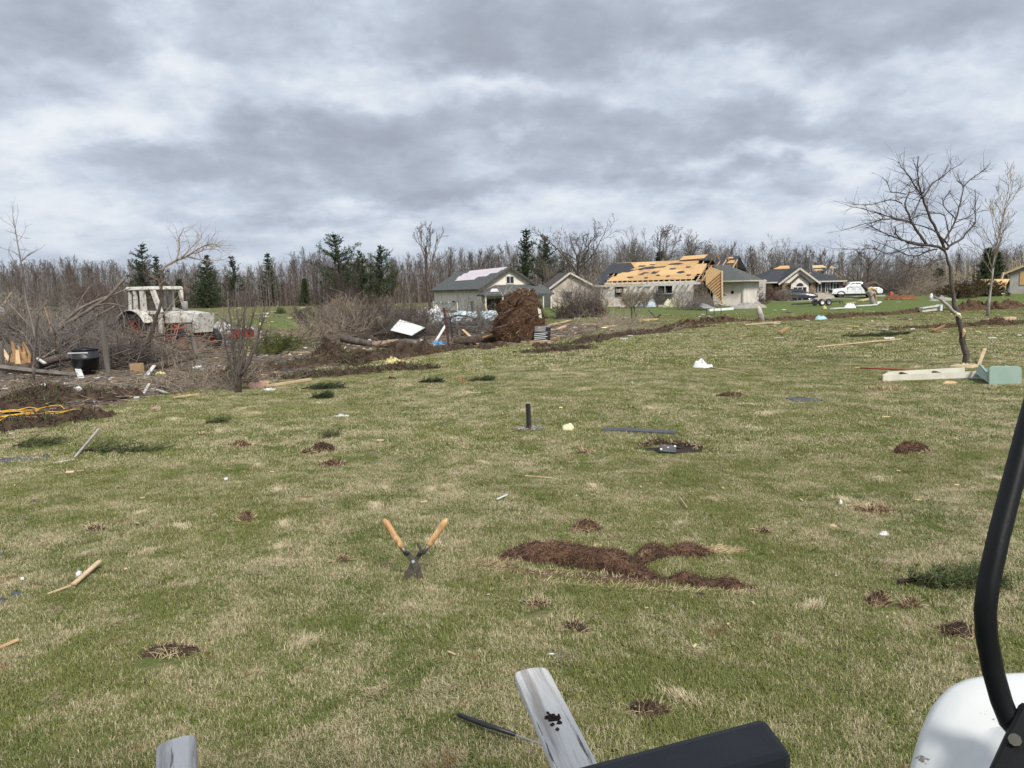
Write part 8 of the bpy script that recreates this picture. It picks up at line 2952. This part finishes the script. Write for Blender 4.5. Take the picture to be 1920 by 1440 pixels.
def right_things():
    pickup()
    sedan('sedan_car', 'dark sedan half buried in twigs in front of the arched window', 1493, 562, at(1493, 564.5).y, R(168) + PI, 'car_dark')
    sedan('parked_car', 'silver car parked far off behind the rounded bushes', 1757, 552, 112, R(160), 'car_silver')
    sedan('parked_car', 'dark blue car parked between the two rounded bushes', 1812, 546, 108, R(60), 'car_dark')
    trailer()
    broken_stump()
    small_stump('snapped_stump', 'snapped young trunk leaning from the soil ridge before the stripped house', (1428, 604), (1422, 577), .16)
    small_stump('snapped_stump', 'short snapped stub with a pale cap standing by the soil heap', (1334, 604), (1328, 593), .10)
    # bushes along the stripped house
    for i, (px, py, w, h, tw, n, lab) in enumerate([
        (1182, 577, 3.0, 1.9, 'twig_tan', 26, 'broad clipped bare shrub under the boarded window'), (1208, 577, 1.2, 1.8, 'twig_tan', 9, 'narrow bare shrub touching the broad clipped one'),
        (1232, 576, 1.2, 1.8, 'twig_grey', 12, 'round bare shrub alone in the middle of the beige wall'), (1276, 575, 2.0, 1.6, 'twig_pale', 8, 'spiky grey shrub under the broken double window'),
        (1300, 573, 1.8, 2.2, 'twig_pale', 8, 'tall grey shrub before the torn stone wall'), (1432, 568, 3.6, 1.9, 'twig_rust', 36, 'reddish bare hedge shrub at the corner of the wing'),
        (1412, 568, 2.0, 1.9, 'twig_rust', 20, 'reddish shrub beside the downpipe of the wing'), (1465, 566, 2.2, 1.6, 'twig_tan', 18, 'tan shrub at the foot of the stone bay'),
        (1905, 548, 3.4, 2.0, 'twig_rust', 26, 'reddish bare bush before the grey house')]):
        shrub('bare_shrub', lab, px, py, w, h, 700 + i, tw, n, group='bare shrubs along the houses')
    # fallen pale bush and second root ball in front of the garage
    shrub('fallen_bush', 'large pale grey leafless bush tipped over in front of the garage', 1082, 596, 3.6, 2.7, 720, 'twig_pale', 13, cat='bush')
    shrub('fallen_bush', 'second pale tangled bush by the end of the stripped house', 1108, 590, 2.6, 2.4, 721, 'twig_pale', 9, cat='bush')
    b = at(1122, 596)
    r = thing('uprooted_root_ball', 'small dark upturned root ball between the pale bush and the stripped house', 'root ball', b)
    rg = np.random.default_rng(16)
    g = M()
    k = b.y / FPX
    for (cx, cz, rx, rz_) in ((-2 * k, 22 * k, 9 * k, 9 * k), (3 * k, 8 * k, 11 * k, 9 * k)):
        mound(g, (cx, 0, cz - rz_ * .8), rx, rx * .7, rz_ * 1.8, rg, 6, 14, rough=.12, power=.5)
    part(g, 'soil', 'orange_soil', r, smooth=True)
    tag(part(fur(g, 1500, .25, .025, rg, .5), 'fine_roots', 'root_ball_fibre', r), None, None, kind='stuff')
    brush('fallen_tree', 'dark heap of branches on the grass beside the black crate', (1050, 600), (1110, 596), 1.2, 810, 300, 'twig_dark', L=(.6, 2.0), r=.03)
    brush('brush_heap', 'twiggy heap with a grey limb in front of the stone wall', (1270, 582), (1330, 576), 1.0, 811, 160, 'twig_grey', cat='brush heap', L=(.6, 2.2), r=.03, trunk=[(.12, [(1280, 583, 0), (1300, 573, 0), (1318, 563, 0)]), (.07, [(1283, 582, 0), (1290, 570, 0), (1296, 564, 0)])])
    brush('brush_heap', 'dark twig heap at the corner of the wing beside the downpipe', (1390, 572), (1420, 570), 1.3, 812, 220, 'twig_dark', cat='brush heap', L=(.6, 1.8), r=.03)
    brush('brush_heap', 'grey twigs heaped over the rear of the dark sedan', (1458, 566), (1476, 565), 1.2, 813, 200, 'twig_tan', cat='brush heap', L=(.6, 1.6), r=.025)
    brush('brush_heap', 'dark green brown boughs scattered before the soil ridge', (1090, 614), (1190, 606), .28, 814, 120, 'twig_tan', cat='brush heap', L=(.5, 1.6), r=.02)
    brush('brush_heap', 'low brown branch tangle on the grass below the thin black rods', (1155, 630), (1230, 620), .25, 815, 60, 'twig_tan', cat='brush heap', L=(.6, 1.6), r=.018)
    # wreck of the shed roof between garage and stripped house
    b = ground(P(1112, 560, 84).x, 84)
    r = thing('collapsed_lean_to', 'collapsed rust brown lean to of splintered timber beside the stripped house', 'shed', b)
    rg = np.random.default_rng(17)
    for kx in range(34):
        a = np.array((rg.uniform(-1.6, 2.2), rg.uniform(-.8, .6), rg.uniform(.0, .6)))
        c = a + np.array((rg.normal(0, .7), rg.normal(0, .3), rg.uniform(.4, 2.0)))
        c[2] = min(c[2], 2.3)
        part(M().beam(a, c, rg.uniform(.06, .2), .05), 'timber', rg.choice(['lumber_red', 'soil_red', 'post_wood', 'lumber_red']), r)
    part(M().box((2.3, -.3, 1.9), (1.1, .5, .3), rot=Matrix.Rotation(-.5, 3, 'Y')), 'soffit_box', 'siding_grey', r)
    part(M().box((2.5, .1, 1.2), (.7, .3, 1.3)), 'doorway', 'dark_inside', r)
    # heaps against the wall
    lump('foam_heap', 'cream heap of foam insulation against the beige wall', 'insulation', 1264, 575, 2.4, .8, .6, 901, 'foam_cream', rough=.5)
    lump('plastic_heap', 'grey white plastic sheeting bunched by the clipped shrub', 'plastic sheet', 1212, 576, 1.8, .8, .6, 902, 'tarp_pale', rough=.5)
    lump('insulation_tuft', 'yellow insulation at the end of the beige wall by the lean to', 'insulation', 1153, 574, .9, .6, .5, 903, 'insul_yellow', rough=.5)
    plank('fallen_siding', 'fallen cream siding strips at the end of the beige wall', 'siding', (1153, 568), (1168, 577), .5, .05, 'cream_trim', .5, .0)
    lump('stone_ring', 'grey heap of rubble and cloth in front of the wing', 'rubble', 1403, 578, 3.0, 1.2, .36, 904, 'gravel_grey', rough=.45)
    plank('white_pipe', 'white pipe lying on the green lawn before the roof section', 'pipe', (1329, 584), (1374, 581), .22, .18, 'white_plastic')
    plank('broken_board', 'pale board on the green lawn beside the white pipe', 'board', (1313, 580), (1336, 582), .2, .08, 'lumber', .1, .1)
    sheet('grey_sheet', 'curved dark grey metal sheet standing in the brush by the roof section', 'metal sheet', 1338, 579, 2.4, 1.0, 905, 'metal_grey', -.5, .06, tilt=(-.4, .3))
    # far lawn oddments
    upright('black_rod', 'thin black steel rod standing on the green lawn below the clipped shrub', 'rod', (1185, 604), (1184, 575), .10, 'paint_black', 5, group='black rods on the green lawn')
    upright('black_rod', 'thin black steel rod leaning beside the upright one', 'rod', (1194, 602), (1188, 573), .09, 'paint_black', 5, group='black rods on the green lawn')
    upright('black_rod', 'fallen black rod crossing another on the green lawn', 'rod', (1236, 602), (1216, 582), .08, 'paint_black', 5, group='black rods on the green lawn')
    upright('black_rod', 'short black rod crossing under the fallen one', 'rod', (1226, 601), (1239, 589), .08, 'paint_black', 5, group='black rods on the green lawn')
    for i, px in enumerate((1325, 1339, 1352)):
        upright('thin_rod', ('thin dark rod at the near end of the white pipe', 'thin dark rod before the middle of the white pipe', 'thin dark rod at the far end of the white pipe')[i], 'rod', (px, 592 - i), (px, 579 - i), .05, 'paint_black', 5, group='thin rods by the white pipe')
    upright('thin_rod', 'little dark stake alone on the lawn below the snapped trunk', 'rod', (1401, 621), (1401, 614), .03, 'paint_black', 5)
    B_ = [((1195, 604), (1232, 602), .25, .1, 'wood_raw', 'split pale logs on the lawn below the leaning rods'), ((1130, 616), (1154, 614), .3, .06, 'wood_raw', 'orange board among the dark boughs'),
          ((1096, 610), (1122, 612), .18, .06, 'lumber', 'pale board by the orange board'), ((1030, 614), (1046, 610), .2, .08, 'lumber', 'yellow board on the green grass beside the crate'),
          ((1045, 618), (1060, 615), .16, .06, 'lumber', 'short yellow board just beyond the crate'), ((1036, 640), (1056, 634), .16, .06, 'wood_split', 'brown board leaning toward the crate on the grass'),
          ((1052, 608), (1068, 604), .2, .06, 'lumber', 'pale board before the dark branch heap'), ((1395, 612), (1455, 608), .14, .06, 'lumber', 'long orange tinted pole lying along the soil ridge'),
          ((1463, 628), (1478, 619), .14, .08, 'wood_split', 'brown splintered board on the lawn below the cyan sheet'), ((1583, 569), (1602, 569), .5, .06, 'lumber', 'yellow board on the drive under the pickup'),
          ((1612, 566), (1634, 564), .5, .15, 'lumber', 'bare board behind the pickup rear wheel'), ((1560, 581), (1580, 580), .3, .08, 'white_trim', 'white strip on the green lawn beyond the tray'),
          ((1606, 579), (1640, 574), .3, .08, 'white_trim', 'white strip running from the white box to the snapped tree'), ((1640, 574), (1650, 571), .3, .08, 'white_trim', 'white strip bent up behind the snapped tree'),
          ((1845, 606), (1900, 602), .3, .14, 'lumber', 'long pale beam lying on the soil ridge beyond the leaning tree'), ((1750, 624), (1772, 614), .08, .06, 'lumber_red', 'thin brown branch sloping on the soil ridge'),
          ((1690, 563), (1720, 560), .4, .1, 'orange_rust', 'rust orange board among rubble behind the red jug')]
    for a, c, w, t, mt, lab in B_:
        plank('broken_board', lab, 'board', a, c, w, t, mt, .04, .06, 'broken boards near the houses')
    lump('white_box', 'crushed white box on the green lawn between trailer and snapped tree', 'box', 1594, 579, .8, .5, .28, 910, 'white_plastic', rough=.3)
    lump('yellow_scrap', 'bright yellow scrap on the green lawn below the trailer', 'scrap', 1546, 579, .3, .2, .2, 911, 'insul_yellow')
    lump('cyan_sheet', 'pale cyan plastic bent over on the soil ridge', 'plastic sheet', 1538, 600, .8, .5, .2, 912, 'cyan_sheet', rough=.3)
    b = at(1743, 585)
    r = thing('white_trough', 'long white panel box tilted on the soil ridge before the leaning tree', 'panel', b, R(-6))
    k = b.y / FPX
    part(M().box((0, 0, 6 * k), (33 * k, .5, 8 * k), rot=Matrix.Rotation(-.10, 3, 'Y')), 'panel', 'cream_paint', r)
    part(M().beam((-17 * k, -.3, 8 * k), (14 * k, -.3, 12 * k), .1, .1), 'edge', 'white_trim', r)
    part(M().box((15 * k, -.1, 8 * k), (.12, .7, 11 * k)), 'end', 'white_plastic', r)
    lump('red_jug', 'bright red jug on the rubble by the far drive', 'jug', 1671, 557, .5, .4, .7, 913, 'red_paint', rough=.05)
    lump('rust_heap', 'rust brown soil heap along the far drive by the red jug', 'soil heap', 1690, 560, 4.0, 1.6, .35, 914, 'orange_soil', rough=.35)
    round_bush('rounded_bush', 'rounded olive bush nearer the silver car', 1792, 559, 4.0, 1.9, 'needles_rust', 72, n=200, group='rounded bushes')
    round_bush('rounded_bush', 'rounded olive bush beside the slender tree', 1848, 556, 4.4, 2.0, 'needles_rust', 73, n=220, group='rounded bushes')
    lump('white_bucket', 'white bucket in front of the rounded bush by the silver car', 'bucket', 1746, 559, .35, .35, .5, 915, 'white_plastic', rough=.02)
    lump('pale_rubble', 'pale rubble strewn before the rounded bush by the leaning tree', 'rubble', 1770, 566, 2.4, 1.2, .2, 916, 'gravel_grey', rough=.6)
    lump('rubbish_heap', 'white and blue rubbish at the foot of the reddish bush', 'rubbish', 1896, 550, 2.4, .8, .45, 917, 'white_cloth', rough=.6)
    # hanging bough on the leaning tree's trunk
    b = at(1815, 687)
    r = thing('hanging_bough', 'grey lichen covered bough torn down from the trunk of the leaning tree', 'branch', b)
    p = lambda px, py, dy=0.0: np.array(P(px, py, b.y + dy)) - np.array(b)
    part(M().tube([p(1796, 590, -.05), p(1786, 584, -.2), p(1776, 572, -.3), p(1764, 562, -.4), p(1752, 556, -.5)], [.05, .045, .04, .028, .015], 7), 'stem', 'bark_pale', r, smooth=True)
    part(M().tube([p(1790, 588, -.12), p(1798, 590, -.12), p(1802, 598, -.1)], [.05, .045, .01], 6), 'torn_end', 'foam_cream', r)
    part(M().tube([p(1805, 632, -.11), p(1808, 622, -.115), p(1806, 615, -.11)], [.008, .045, .008], 6), 'scar', 'wood_raw', r)


def far_lawn_litter():
    rg = np.random.default_rng(55)
    for mt, n in (('white_trim', 110), ('lumber', 150), ('grey_slate', 90), ('insul_yellow', 20)):
        g = M()
        for k in range(n):
            px, py = rg.uniform(1000, 1930), rg.uniform(556, 640)
            if rg.uniform() < .25:
                px, py = rg.uniform(380, 900), rg.uniform(566, 612)
            p = at(px, py)
            s_ = rg.uniform(.06, .24) * (.3 + .011 * p.y)
            g.box(p + Vector((0, 0, .05)), (s_ * rg.uniform(1, 3), s_ * rg.uniform(.3, .8), s_ * .25), rot=Matrix.Rotation(rg.uniform(0, 6), 3, 'Z') @ Matrix.Rotation(rg.normal(0, .3), 3, 'X'))
        tag(g.build('debris', MATS[mt], None), None, None, kind='stuff')


mk('twig_rust', (0.20, 0.115, 0.085), (0.13, 0.075, 0.058), 1.0, 0.9)
mk('orange_soil', (0.24, 0.10, 0.045), (0.11, 0.045, 0.025), 4, 0.95, 1.0, 12)
mk('needles_rust', (0.075, 0.065, 0.022), (0.10, 0.058, 0.026), 1.2, .85, c3=(.05, .07, .022))
right_things()
far_lawn_litter()
litter()
build_lawn()
